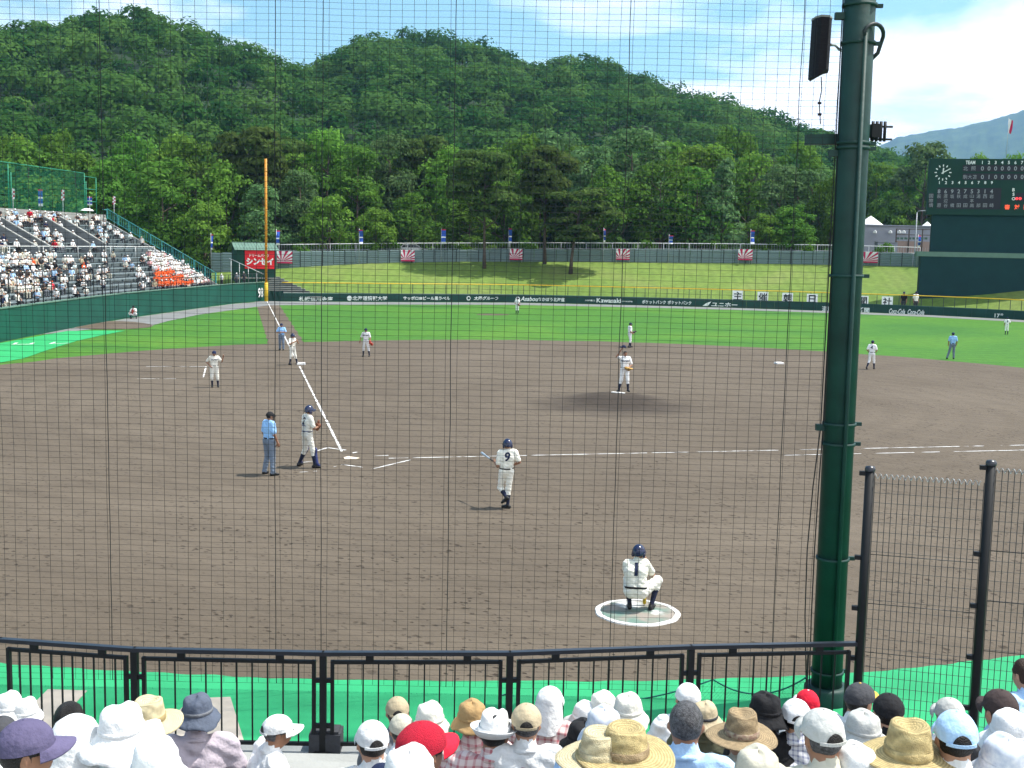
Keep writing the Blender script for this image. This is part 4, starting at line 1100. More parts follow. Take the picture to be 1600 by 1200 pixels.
bbox(1433, 399.5, 1720, 490, 0.8, 2.2, 'lower_wall', MT['board_blue'])
bbox(1432, 398.6, 1721, 400.2, 0.86, 2.3, 'ledge_cap', MT['hut_roof'])
def btext(t, px, py, w=None, h=5, m='letter_white', **kw):
    p = bpt(px, py, 0.06); k = depth(p) / FPX
    return place_text(fit_text(text_mesh(t, **kw), w=w * k if w else None, h=h * k), p, brt, (0, 0, 1), MT[m], sb)
# dark windows of the number slots
bbox(1504, 258.6, 1700, 267.8, 0.03, 0.02, 'slot_panel', MT['dark_slot'])
bbox(1504, 271.8, 1700, 280.8, 0.03, 0.02, 'slot_panel', MT['dark_slot'])
bbox(1463, 294, 1565, 326, 0.03, 0.02, 'slot_panel', MT['dark_slot'])
bbox(1450.5, 302, 1459, 324, 0.03, 0.02, 'slot_panel', MT['dark_slot'])
btext('TEAM', 1516.4, 253.8, 14, 5.5, bold=0.02)
for i in range(9):
    x = 1535 + i * 10.35
    btext(str(i + 1), x, 253.8 + i * .03, None, 5, bold=0.02)
    btext('0', x, 263.2, None, 6.6, 'letter_grey', bold=0.02)
    btext('1' if i == 1 else '0', x, 276.4, None, 6.6, 'letter_grey', bold=0.02)
btext('北', 1508.8, 263.2, 6.6, 6.4, 'letter_grey'); btext('照', 1521, 263.2, 6.6, 6.4, 'letter_grey')
btext('駒', 1508, 276.4, 6, 6.4, 'letter_grey'); btext('大', 1515.5, 276.4, 6, 6.4, 'letter_grey'); btext('苫', 1523, 276.4, 6, 6.4, 'letter_grey')
names = ['萩原', '渡辺谷', '坂橋', '秋田', '成田', '山本高', '湯部', '西田', '岩崎']
for i, (d, nm) in enumerate(zip('869275314', names)):
    x = 1467.3 + i * 10.25
    btext(str(i + 1), x + 0.5, 285.3, None, 4.6, bold=0.03); btext(d, x, 299, None, 6.2, 'letter_grey', bold=0.02)
    ys = [306.8, 320.8] if len(nm) == 2 else [306, 313.5, 321]
    for c_, y in zip(nm, ys): btext(c_, x, y, 5.8, 6, 'letter_grey')
for c_, y in zip('国際情', (306, 313.5, 320.5)): btext(c_, 1454.8, y, 6, 6, 'letter_grey')
for c_, y in zip('BSO', (296.5, 303.5, 310.5)): btext(c_, 1583.7, y, None, 5, bold=0.03)
bbox(1587, 301.5, 1600, 314, 0.03, 0.02, 'slot_panel', MT['dark_slot'])
for x in (1588.6, 1594.0):
    p = bpt(x, 310.3, 0.08); mb = MB(); r_ = 2.2 * depth(p) / FPX
    mb.prism([p + brt * r_ * math.cos(a) + np.array([0, 0, r_ * math.sin(a)]) for a in np.linspace(0, 2*math.pi, 14, endpoint=False)], -bn * 0.05)
    R_ = np.array([brt, bn, (0, 0, 1.)]); mb.v = [tuple(R_ @ (np.array(q) - np.array(sb.location))) for q in mb.v]; mb.build('out_lamp', MT['led_red'], sb)
btext('審', 1573.8, 323.5, 8, 7.5, 'led_orange', bold=0.02); btext('対', 1589, 323.5, 7.5, 7.5, 'led_orange', bold=0.02); btext('判', 1603, 323.5, 7.5, 7.5, 'led_orange', bold=0.02)
# clock
ck = bpt(1473.5, 269.6, 0.05); k = depth(ck) / FPX
def bmark(mb, a0, r0, r1, w):
    a = math.radians(90 - a0); d = brt * math.cos(a) + np.array([0, 0, math.sin(a)]); s_ = np.cross(d, bn)
    mb.prism([ck + d * r0 * k - s_ * w * k, ck + d * r0 * k + s_ * w * k, ck + d * r1 * k + s_ * w * k, ck + d * r1 * k - s_ * w * k], -bn * 0.03)
def blocal(mb): 
    R_ = np.array([brt, bn, (0, 0, 1.)]); mb.v = [tuple(R_ @ (np.array(q) - np.array(sb.location))) for q in mb.v]; return mb
for h_ in range(12):
    mb = MB(); bmark(mb, h_ * 30, 9.2, 12.4, 0.75); blocal(mb).build('hour_mark', MT['letter_white'], sb)
mb = MB(); bmark(mb, 4, -2, 7.2, 0.9); blocal(mb).build('hour_hand', MT['letter_white'], sb)
mb = MB(); bmark(mb, 60, -2.6, 11.5, 0.7); blocal(mb).build('minute_hand', MT['letter_white'], sb)
# flag above the scoreboard
fl = bpt(1572, 248, -0.8)
r = empty('flag', (fl[0], fl[1], fl[2] - 0.3)); tag(r, 'small limp red and white flag on a thin mast above the scoreboard', 'flag')
top = bpt(1573, 184, -0.8); hz_ = top[2] - fl[2] + 0.3
mb = MB(); mb.tube([(0, 0, 0), (0, 0, hz_)], 0.025, 6); mb.build('mast', MT['galv'], r)
mb = MB(); vs = []
for i in range(5):
    for j in range(6): vs.append(np.array([0, 0, hz_ - 0.1 - 1.5 * j / 5 - 0.25 * i / 4]) + RH_ * (0.55 * i / 4 * (1 - 0.4 * j / 5)) + FH_ * 0.12 * math.sin(i * 2 + j))
mb.add(vs, [(i*6+j, (i+1)*6+j, (i+1)*6+j+1, i*6+j+1) for i in range(4) for j in range(6 - 1)], smooth=True)
mb.m = [1 if (f // 5) >= 2 else 0 for f in range(len(mb.f))]
mb.build('cloth', [MT['cloth_white'], MT['crimson']], r)

# ---- things behind the boundary wall on the right
bd = empty('low_building', D(1400, 378, 178)); tag(bd, 'long pale grey low building behind the wall left of the scoreboard', 'building')
a, b = D(1335, 352, 178), D(1462, 354, 178); z1 = a[2]
mb = MB(); mb.beam((a[0], a[1], z1 / 2 + 1.5), (b[0], b[1], z1 / 2 + 1.5), 5, z1 - 3); mb.v = [tuple(np.array(p) + FH_ * 2.5) for p in mb.v]; under(bd, mb, 'wall', MT['grey_wall'])
mb = MB(); mb.beam((a[0], a[1], z1 + 0.08), (b[0], b[1], z1 + 0.08), 0.5, 0.16); under(bd, mb, 'parapet', MT['grey_wall'])
for x in (1367, 1391, 1405, 1412):
    p = D(x, 363, 177.6); mb = MB(); mb.box(p, (0.5, 0.3, 0.25)); mb.prism([p + (-.25, -.15, .13), p + (.25, -.15, .13), p + (0, -.15, .32)], (0, .3, 0)); under(bd, mb, 'wall_lamp', MT['sign_white'])
for px, py, hw, lb in ((1361, 337, 17, 'bright white pointed tent roof behind the low grey building'), (1449, 346, 14, 'grey white tent roof close to the scoreboard edge')):
    p = D(px, py, 186); w = hw * 186 / FPX; zb = zat(p, py + 15)
    r = empty('tent', (p[0], p[1], 0)); tag(r, lb, 'tent', 'tents behind the low building')
    mb = MB(); h = p[2] - zb; c = [(-w, -w, zb), (w, -w, zb), (w, w, zb), (-w, w, zb)]
    mb.add(c + [(0, 0, p[2])], [(0, 1, 4), (1, 2, 4), (2, 3, 4), (3, 0, 4), (3, 2, 1, 0)]); mb.build('canopy', MT['tent_white'], r)
    for x, y, _ in c:
        mb = MB(); mb.tube([(x * .95, y * .95, 3), (x * .95, y * .95, zb)], 0.06, 6); mb.build('leg', MT['galv'], r)
tr_ = empty('trellis', D(1425, 390, 168)); tag(tr_, 'dark timber trellis frame with beige back in front of the low building', 'trellis')
for x in (1401, 1421, 1442):
    a = D(x, 357.5, 168); mb = MB(); mb.box((a[0], a[1], (a[2] + 4) / 2), (0.14, 0.14, a[2] - 4)); under(tr_, mb, 'post', MT['bark'])
for y in (357.8, 366.5):
    mb = MB(); mb.beam(D(1400, y, 168), D(1453, y + 1, 168), 0.12, 0.1); under(tr_, mb, 'beam', MT['bark'])
mb = MB(); a, b = D(1401, 376.5, 168.4), D(1453, 377.5, 168.4); mb.beam((a[0], a[1], a[2] - 0.9), (b[0], b[1], a[2] - 0.9), 0.15, 1.8); under(tr_, mb, 'back_panel', mat('beige_board', (0.33, 0.24, 0.2), 0.8))
for x in np.arange(1403, 1453, 6.3):
    mb = MB(); p = D(x, 372.5, 168.2); mb.box(p, (0.42, 0.25, 0.3)); under(tr_, mb, 'flower_box', MT['hut_roof'])
for x0, x1, y0, lb in ((1369, 1388, 378.5, 'pale grey storage box behind the wall, the wider one'), (1389, 1400, 379.5, 'pale grey storage box behind the wall, the narrower one')):
    a, b = D(x0, y0, 162), D(x1, y0, 162)
    mb = MB(); mb.beam((a[0], a[1], (a[2] + 4) / 2), (b[0], b[1], (a[2] + 4) / 2), 1.5, a[2] - 4); mb.beam((a[0], a[1], a[2] + 0.05), (b[0], b[1], a[2] + 0.05), 1.7, 0.08); tag(mb.build('storage_box', MT['grey_wall']), lb, 'storage box')
lp = D(1433, 332, 160)
r = empty('lamp_post', (lp[0], lp[1], 4.5)); tag(r, 'slim grey lamp post standing between trellis and scoreboard', 'lamp post')
mb = MB(); mb.tube([(0, 0, 0), (0, 0, lp[2] - 4.5)], [0.13, 0.07], 8); mb.build('post', MT['galv'], r)
mb = MB(); mb.tube([(0, 0, lp[2] - 4.5), (0.2, 0, lp[2] - 4.3), (0.8, 0, lp[2] - 4.25)], 0.04, 6); mb.build('arm', MT['galv'], r)
mb = MB(); mb.box((1.0, 0, lp[2] - 4.25), (0.6, 0.25, 0.12)); mb.build('lamp_head', MT['galv'], r)

# ---- parked vehicles on the road behind the wall
def car(px, py, rz, label, van=False):
    p = D(px, py, depth(tp(max(px, 441))) + 6.5); gz = zat(p, py + 9)
    r = empty('parked_car', (p[0], p[1], gz), rz); tag(r, label, 'car', 'white vehicles parked behind the wall')
    prof = [(-2.1, .35), (-2.1, .85), (-1.9, 1.0), (-1.6, 1.75), (1.0, 1.78), (1.7, 1.05), (2.1, .9), (2.1, .35)] if van else [(-2.1, .35), (-2.15, .9), (-1.7, .98), (-1.2, 1.45), (0.5, 1.48), (1.2, 1.0), (2.0, .85), (2.1, .35)]
    mb = MB(); mb.prism([(x, -.82, z) for x, z in prof], (0, 1.64, 0)); mb.build('body', MT['car_white'], r)
    for sd in (-1, 1):
        mb = MB(); w = [(-1.45, 1.05), (-1.2, 1.55 if van else 1.38), (0.4 if not van else .95, 1.58 if van else 1.4), (1.05 if not van else 1.5, 1.05)]; mb.prism([(x, sd * .822, z) for x, z in w], (0, sd * .01, 0)); mb.build('window', MT['glass_dark'], r)
        for x in (-1.35, 1.35):
            mb = MB(); mb.lathe([(0.001, 0), (.31, 0), (.31, .2), (.001, .2)], 14); mb.v = [(x + a, sd * .72 + (c - .1) , .31 + b) for a, b, c in mb.v]; mb.build('wheel', MT['tyre'], r)
rz = math.atan2(RH_[1], RH_[0])
car(645, 390, rz, 'white car parked behind the wall above the second rayed flag')
# ------------------------------------------------------------------ vegetation
def leaf_cards(cent, nrm, size, rng, tri=False):
    """quads of leaf clumps: centres (n,3), facing normals (n,3), sizes (n)"""
    n = len(cent)
    a = rng.normal(size=(n, 3)); a -= nrm * (a * nrm).sum(1, keepdims=True); a /= np.linalg.norm(a, axis=1, keepdims=True) + 1e-9
    b = np.cross(nrm, a)
    sa = (size * rng.uniform(0.7, 1.3, n))[:, None]; sb_ = (size * rng.uniform(0.45, 0.95, n))[:, None]
    bend = nrm * (size * rng.uniform(-0.25, 0.25, n))[:, None]
    V = np.stack([cent - a * sa, cent - b * sb_ + bend, cent + a * sa, cent + b * sb_ + bend], 1).reshape(-1, 3)
    F = np.arange(4 * n).reshape(n, 4)
    return V, F
def set_tint(me, t):
    at = me.attributes.new('tint', 'FLOAT', 'FACE'); at.data.foreach_set('value', np.asarray(t, np.float32))
def sphere_dirs(n, rng):
    v = rng.normal(size=(n, 3)); return v / np.linalg.norm(v, axis=1, keepdims=True)

def lobes_crown(rng, H, Wd, base, nl, shape='round'):
    """lobe centres and radii filling a crown between base and H"""
    C = []; Rr = []
    for i in range(nl):
        t = (i + rng.uniform(0, 1)) / nl
        z = base + (H - base) * t
        if shape == 'round': env = math.sin(math.pi * min(1, 0.16 + 0.80 * t)) ** 0.65
        elif shape == 'cone': env = (1 - t) ** 0.8 + 0.12
        elif shape == 'flat': env = 0.35 + 0.65 * math.sin(math.pi * min(1, t * 0.9)) if t > .2 else .5
        else: env = 0.8
        a = rng.uniform(0, 2 * math.pi); rr = Wd / 2 * env * math.sqrt(rng.uniform(0.12, 0.8))
        C.append((rr * math.cos(a), rr * math.sin(a), z)); Rr.append(Wd * rng.uniform(0.13, 0.23) * (0.6 + 0.4 * env))
    return np.array(C), np.array(Rr)
def tree_meshes(seed, H=12.0, Wd=8.0, base=2.5, nl=34, leaves=3000, size=0.30, shape='round', trunk_r=0.22, leafmat='leaf', flat=1.0, lean=0.0, barkm='bark', clear=0.0):
    rng = np.random.default_rng(seed)
    C, Rr = lobes_crown(rng, H - 0.8, Wd, base, nl, shape)
    C[:, 0] += lean * (C[:, 2] / H) ** 1.5
    w = Rr ** 2; w /= w.sum(); cnt = rng.multinomial(leaves, w)
    cents = []; nrms = []; tint = []
    for c, r, k in zip(C, Rr, cnt):
        d = sphere_dirs(k, rng); d[:, 2] = np.where(d[:, 2] < -0.35, -d[:, 2] * 0.6, d[:, 2])
        rad = r * rng.uniform(0.72, 1.1, k)[:, None]
        p = c + d * rad * np.array([1, 1, 0.72 * flat])
        nn = d + rng.normal(size=(k, 3)) * 0.40 + np.array([0, 0, 0.25]); nn /= np.linalg.norm(nn, axis=1, keepdims=True)
        cents.append(p); nrms.append(nn); tint.append(np.clip(rng.normal(0.45, 0.2, k) + rng.uniform(-0.2, 0.2), 0, 1))
    cents = np.concatenate(cents); nrms = np.concatenate(nrms); tint = np.concatenate(tint)
    V, F = leaf_cards(cents, nrms, np.full(len(cents), size), rng)
    crown = mesh_np('crown', V, F, [MT[leafmat]]); set_tint(crown, tint)
    mb = MB()
    pts = []; hh = H * (0.8 if shape != 'flat' else 0.88)
    for i in range(6):
        t = i / 5; pts.append((lean * t ** 1.5 + 0.12 * math.sin(3 * t + seed), 0.1 * math.sin(4 * t + seed * 2), hh * t))
    mb.tube(pts, [trunk_r * (1.25 if i == 0 else 1 - 0.8 * i / 5) for i in range(6)], 7)
    for i in np.argsort(-Rr)[:14]:
        c = C[i]; z0 = max(base * 0.7, c[2] - np.hypot(c[0], c[1]) * 0.8 - 0.4); t0 = min(1, z0 / hh)
        s = np.array([lean * t0 ** 1.5 + 0.12 * math.sin(3 * t0 + seed), 0.1 * math.sin(4 * t0 + seed * 2), z0])
        mid = s * 0.45 + c * 0.55 + np.array([0, 0, -0.15 * np.linalg.norm(c - s)])
        mb.tube([s, mid, c], [trunk_r * 0.38, trunk_r * 0.25, trunk_r * 0.08], 5, caps=False)
    return crown, mb.mesh('trunk', MT[barkm])

PROTO = {}
for k, (nm, kw) in enumerate((
    ('broad0', dict(H=13, Wd=10.5, base=2.0, nl=44, leaves=4600, size=0.27)),
    ('broad1', dict(H=12, Wd=9, base=1.2, nl=38, leaves=4200, size=0.26)),
    ('broad2', dict(H=14, Wd=8.5, base=1.6, nl=40, leaves=4200, size=0.25)),
    ('light0', dict(H=9, Wd=8, base=0.6, nl=34, leaves=3600, size=0.24, leafmat='leaf_light')),
    ('light1', dict(H=12, Wd=9.5, base=1.5, nl=40, leaves=4000, size=0.25, leafmat='leaf_light')),
    ('silver0', dict(H=13, Wd=8, base=1.2, nl=40, leaves=4800, size=0.22, leafmat='leaf_silver')),
    ('cone0', dict(H=11, Wd=7, base=0.6, nl=40, leaves=4200, size=0.23, shape='cone', leafmat='leaf_silver')),
    ('pine0', dict(H=14, Wd=10.5, base=6.0, nl=30, leaves=7000, size=0.28, shape='flat', leafmat='needle', flat=0.55, barkm='pine_bark', trunk_r=0.24)),
    ('pine1', dict(H=13, Wd=9, base=5.0, nl=26, leaves=5600, size=0.28, shape='flat', leafmat='needle', flat=0.55, barkm='pine_bark', lean=1.0, trunk_r=0.22)),
    ('shrub0', dict(H=3, Wd=4.5, base=0.2, nl=16, leaves=1100, size=0.2, leafmat='leaf')),
)):
    PROTO[nm] = (tree_meshes(40 + k, **kw), kw['H'], kw['Wd'])
def plant_tree(px, ytop, wpx, kind, back, label, group, rz=None, name=None, dep=None, gz=None, foot=None):
    """stand a tree on the ground behind (or before) the boundary wall"""
    if dep is None: dep = depth(tp(min(max(px, 335), 1590))) + back
    else: dep = dep
    top = D(px, ytop, dep)
    g = tp(min(max(px, 335), 1590))[2] - 0.15 if gz is None else gz
    (cr, tk), H, Wd = PROTO[kind]
    nm = name or {'pine': 'pine_tree', 'cone': 'conifer_tree', 'shru': 'shrub'}.get(kind[:4], 'broadleaf_tree')
    r = empty(nm, (top[0], top[1], g), random.uniform(0, 6.28) if rz is None else rz)
    sz = (top[2] - g) / H; sw_ = wpx * dep / FPX / Wd
    r.scale = (sw_, sw_, sz)
    tag(r, label, 'shrub' if nm == 'shrub' else 'tree', group)
    link('trunk', tk, r); link('crown', cr, r)
    return r
GB = 'trees in the belt behind the boundary wall'
# three pines stand on the berm in front of the wall and cast their shade on the grass
def berm_foot(px, py):
    best = min(np.linspace(0.3, 1.0, 71), key=lambda t: abs(proj(berm_pt(px, t))[1] - py)); return berm_pt(px, best)
for px, fy, ytop, wpx, kd, lb in ((757, 419, 232, 118, 'pine0', 'tallest pine on the berm with a straight dark trunk in front of the wall'),
                                  (851, 412, 228, 112, 'pine0', 'pine on the berm with its trunk between the other two pines'),
                                  (893, 428, 290, 120, 'pine1', 'short leaning pine with forked trunk lowest on the berm')):
    f = berm_foot(px, fy); 
    r = plant_tree(px, ytop, wpx, kd, 0, lb, 'pines on the grass berm', rz={757: 0.4, 851: 2.2, 893: 0.9}[px], dep=depth(f), gz=f[2] - 0.05)
    r.location = (f[0], f[1], f[2] - 0.05)
BELT = [
 # px, top, width, kind, back, label
 (-30, 225, 120, 'broad1', 22, 'broad tree cut by the left edge behind the mesh fence'),
 (45, 222, 130, 'broad0', 24, 'broad green tree behind the leftmost bays of the mesh fence'),
 (118, 232, 105, 'broad2', 18, 'green tree behind the last bays of the mesh fence'),
 (182, 240, 110, 'broad1', 13, 'dark tree just right of the green mesh fence'),
 (252, 248, 125, 'broad0', 8, 'wide dark round tree above the sloping teal railing'),
 (318, 312, 78, 'light0', 5, 'low bright green bushy tree right of the dark round tree'),
 (305, 214, 100, 'broad2', 22, 'tall tree behind the bright green bushy tree'),
 (388, 196, 116, 'pine0', 16, 'pine with spreading top left of the foul pole'),
 (352, 250, 92, 'light1', 12, 'mid green tree left of the foul pole'),
 (440, 205, 95, 'pine1', 20, 'reddish branched pine just right of the foul pole top'),
 (412, 285, 78, 'silver0', 7, 'small pale tree behind the foul pole'),
 (470, 262, 78, 'silver0', 10, 'greyish leafy tree right of the foul pole'),
 (512, 200, 105, 'light1', 22, 'bright tall tree above the second blue banner'),
 (560, 222, 92, 'broad2', 14, 'dense tree above the blue banner left of centre'),
 (515, 300, 70, 'light0', 5, 'low bright tree left of the second blue banner'),
 (610, 205, 85, 'silver0', 18, 'slender silvery birch like tree left of the tall pines'),
 (655, 208, 90, 'pine0', 20, 'dark flat topped pine behind the second rayed flag'),
 (645, 300, 76, 'broad1', 6, 'leafy tree above the second rayed flag'),
 (700, 226, 88, 'light1', 15, 'yellowish green tree just left of the tallest berm pine'),
 (585, 320, 62, 'light0', 4, 'small bright bush like tree between the two left banners'),
 (790, 240, 84, 'broad1', 12, 'green tree filling the gap between the berm pines'),
 (735, 310, 76, 'broad2', 6, 'dark tree behind the trunk of the tallest berm pine'),
 (845, 262, 76, 'light1', 16, 'pale tree behind the middle berm pine'),
 (925, 222, 92, 'silver0', 14, 'tall greyish tree behind the short leaning pine'),
 (990, 196, 132, 'silver0', 20, 'largest rounded greyish tree right of the berm pines'),
 (950, 262, 88, 'broad0', 6, 'dark leafy tree just right of the leaning pine'),
 (1035, 250, 100, 'broad0', 8, 'broad deep green tree above the short blue banner'),
 (1092, 258, 92, 'broad1', 7, 'rounded mid green tree right of the short blue banner'),
 (1132, 240, 80, 'cone0', 6, 'pointed silvery conifer above the rightmost whole rayed flag'),
 (1085, 226, 110, 'light1', 24, 'sunlit yellow green tree behind the rounded ones'),
 (1175, 236, 90, 'light1', 20, 'sunlit tree right of the pointed conifer'),
 (1192, 330, 52, 'light0', 4, 'small low bush by the blue banner right of the conifer'),
 (1222, 252, 84, 'silver0', 12, 'willowy pale tree left of the green pole'),
 (1272, 262, 82, 'silver0', 14, 'willowy pale tree nearest the green pole on its left'),
 (1240, 318, 72, 'broad1', 5, 'dark low tree left of the green pole'),
 (1302, 276, 62, 'broad0', 10, 'dark tree behind the green pole'),
 (1372, 250, 80, 'broad1', 80, 'tree seen just right of the green pole'),
 (1448, 216, 98, 'silver0', 74, 'tall open tree rising left of the scoreboard clock'),
 (1402, 306, 64, 'light0', 72, 'light rounded bush above the white tent roof'),
 (1415, 256, 72, 'broad2', 86, 'tree behind the tall open tree left of the scoreboard'),
 (1528, 239, 66, 'light1', 60, 'sunlit tree top showing above the middle of the scoreboard'),
 (1588, 238, 60, 'light1', 62, 'sunlit tree top showing above the right of the scoreboard'),
 (1480, 244, 60, 'broad1', 92, 'tree top just above the scoreboard clock'),
 (1650, 236, 90, 'broad0', 60, 'tree top beyond the right edge of the scoreboard'),
]
for b in BELT: plant_tree(b[0], b[1], b[2] * 1.16, b[3], b[4], b[5], GB)
rt_ = random.Random(4)
xs_ = [25, 88, 150, 215, 275, 335, 372, 455, 492, 540, 590, 632, 672, 716, 772, 818, 872, 905, 958, 1012, 1062, 1112, 1150, 1200, 1250]
FILL = ['bright second row crown ', 'dull green second row crown ', 'pale second row crown ']
NEARBY = ['behind the first mesh fence bay', 'behind the second mesh fence bay', 'behind the last mesh fence bay', 'above the top of the teal railing', 'above the middle of the teal railing', 'left of the green hut', 'above the green hut', 'right of the foul pole', 'further right of the foul pole', 'left of the second blue banner', 'right of the second blue banner', 'left of the second rayed flag', 'right of the second rayed flag', 'above the third blue banner', 'just right of the tallest berm pine', 'above the third rayed flag', 'just right of the middle berm pine', 'behind the leaning pine', 'above the fourth rayed flag', 'above the fifth blue banner', 'some way left of the pointed conifer', 'touching the left of the pointed conifer', 'touching the right of the pointed conifer', 'above the fifth whole rayed flag', 'left of the net pole']
for i, x in enumerate(xs_):
    kd = ['light1', 'broad0', 'silver0', 'broad1', 'light1', 'broad2', 'light0'][i % 7]
    plant_tree(x, rt_.uniform(196, 246) + (12 if x > 1180 else 0), rt_.uniform(92, 128), kd, rt_.uniform(24, 34), FILL[0 if kd[0] == 'l' else (2 if kd[0] == 's' else 1)] + NEARBY[i], GB)
def wall_shrub(px, y, w, lb):
    plant_tree(px, y, w, 'shrub0', 3.5, lb, 'shrubs behind the boundary wall')
for i, (x, y, w, lb) in enumerate(((470, 372, 40, 'low dark shrub right of the parked white van'), (610, 370, 44, 'low dark shrub left of the second rayed flag'), (720, 371, 40, 'low dark shrub left of the tallest pine trunk'), (825, 370, 40, 'low dark shrub between the pine trunks'), (1010, 369, 44, 'low dark shrub left of the short blue banner'), (1120, 369, 40, 'low dark shrub under the pointed conifer'), (1262, 371, 40, 'low dark shrub left of the green pole'), (1384, 372, 34, 'clipped dark hedge bush before the low building'))):
    wall_shrub(x, y, w, lb)

# ---- wooded hills
AZ0 = math.atan2(CAM_F[0], CAM_F[1])
def az_of(px): 
    d = ray(px, 386); return math.atan2(d[0], d[1])
def el_of(px, py):
    d = ray(px, py); return d[2] / math.hypot(d[0], d[1])
SIL_A = [(-260, 120), (-120, 80), (0, 44), (60, 36), (110, 26), (160, 10), (205, 10), (250, 22), (300, 44), (360, 66), (420, 84), (470, 104), (540, 150), (620, 200), (720, 250), (860, 310), (1000, 350)]
SIL_B = [(300, 170), (400, 140), (470, 104), (520, 76), (570, 56), (620, 50), (650, 48), (700, 54), (760, 70), (820, 94), (860, 92), (900, 84), (950, 96), (1000, 118), (1080, 142), (1160, 172), (1230, 192), (1290, 212), (1360, 232), (1440, 246), (1540, 262), (1700, 280), (1900, 300)]
def sil(S, az):
    xs_ = np.array([az_of(p[0]) for p in S]); es = np.array([el_of(p[0], p[1] + 5) for p in S])
    return float(np.interp(az, xs_, es))
RA, RB, R0 = 400.0, 520.0, 205.0
def ease(t): return t * t * (3 - 2 * t) * 0.35 + t * 0.65
def hill_z(az, r):
    x, y = CAM_P[0] + r * math.sin(az), CAM_P[1] + r * math.cos(az)
    z = 3.6
    for S, Rc, sd in ((SIL_A, RA, 0.0), (SIL_B, RB, 7.7)):
        e = sil(S, az); wob = 0.10 * mnoise.noise(Vector((az * 7, sd, 0)))
        rc = Rc * (1 + wob); hgt = max(0, e * rc + CAM_P[2] - 3.6 - 9.0)
        if r <= rc: h = hgt * ease(max(0, (r - R0) / (rc - R0)))
        else: h = hgt * (1 - 0.35 * min(1, (r - rc) / 300.0))
        h += (5.0 * mnoise.noise(Vector((x * 0.02, y * 0.02, sd))) + 3.0 * mnoise.noise(Vector((x * 0.05, y * 0.05, sd)))) * min(1, max(0, (r - R0) / 80)) * (0.0 if hgt < 5 else 1) * (1 - 0.7 * math.exp(-((r - rc) / 50) ** 2))
        z = max(z, 3.6 + h)
    return x, y, z
azs = np.linspace(az_of(-250), az_of(1880), 120); rs = np.linspace(R0 - 40, 800, 60)
HV = np.array([hill_z(a, r) for a in azs for r in rs]); nr = len(rs)
HF_ = [(i*nr+j, i*nr+j+1, (i+1)*nr+j+1, (i+1)*nr+j) for i in range(len(azs)-1) for j in range(nr-1)]
tag(link('wooded_hill', mesh_np('hill', HV, HF_, [MT['hill_floor']], smooth=True)), kind='structure')
# crowns of the hillside wood: one mass of real leaf clumps
def forest(name, pts, rad, cards, csize, m, seed, crest=False):
    rng = np.random.default_rng(seed)
    n = len(pts); P = np.array(pts)
    Rr = rad * np.exp(rng.normal(0, 0.24, n)).clip(0.6, 1.6); Hh = Rr * rng.uniform(0.8, 1.5, n)
    k = cards
    if crest:                                  # no crown stands above the line of the ridge it grows on
        for i in range(n):
            dx, dy = P[i, 0] - CAM_P[0], P[i, 1] - CAM_P[1]; r = math.hypot(dx, dy); a = math.atan2(dx, dy)
            S_ = SIL_A if r < RA * 1.12 and sil(SIL_A, a) > sil(SIL_B, a) - 0.02 else SIL_B
            if r < RA * 1.12 and S_ is SIL_B: e_ = max(sil(SIL_A, a), sil(SIL_B, a))
            else: e_ = sil(S_, a)
            topz = Hh[i] * 0.75 + Rr[i] * 0.92
            lim = CAM_P[2] + (e_ + (12 - rng.uniform(-3.0, 10.0)) / FPX) * r
            P[i, 2] = min(P[i, 2], lim - topz)
    # every crown is three to five knobs
    nk = 6
    kd = sphere_dirs(n * nk, rng).reshape(n, nk, 3); kd[:, :, 2] = np.abs(kd[:, :, 2]) * 0.8
    kc = P[:, None, :] + kd * (Rr[:, None, None] * 0.55) + np.array([0, 0, 1])[None, None, :] * (Hh[:, None, None] * 0.75)
    kr = Rr[:, None] * rng.uniform(0.40, 0.70, (n, nk))
    which = rng.integers(0, nk, (n, k)); ii = np.arange(n)[:, None]
    d = sphere_dirs(n * k, rng).reshape(n, k, 3)
    # keep the leaves that face up, out and towards the valley
    tocam = CAM_P - P; tocam[:, 2] = 0; tocam /= np.linalg.norm(tocam, axis=1, keepdims=True)
    dp = (d * tocam[:, None, :]).sum(2); flip = dp < -0.45
    d = np.where(flip[:, :, None], d - 2 * dp[:, :, None] * tocam[:, None, :], d)
    d[:, :, 2] = np.where(d[:, :, 2] < -0.5, -d[:, :, 2], d[:, :, 2])
    c = kc[ii, which] + d * (kr[ii, which] * rng.uniform(0.8, 1.1, (n, k)))[:, :, None]
    nn = d + rng.normal(size=d.shape) * 0.26 + np.array([0, 0, 0.12]); nn /= np.linalg.norm(nn, axis=2, keepdims=True)
    tt = np.clip(rng.normal(0.44, 0.30, n)[:, None] + rng.normal(0, 0.10, (n, k)), 0, 1)
    V, F = leaf_cards(c.reshape(-1, 3), nn.reshape(-1, 3), np.full(n * k, csize) * np.repeat(np.clip(Rr / rad, .7, 1.2), k), rng)
    me = mesh_np('foliage', V, F, [m]); set_tint(me, tt.ravel())
    o = link(name, me); o['kind'] = 'stuff'; return o
hp = []
rg = np.random.default_rng(5)
cell = {}
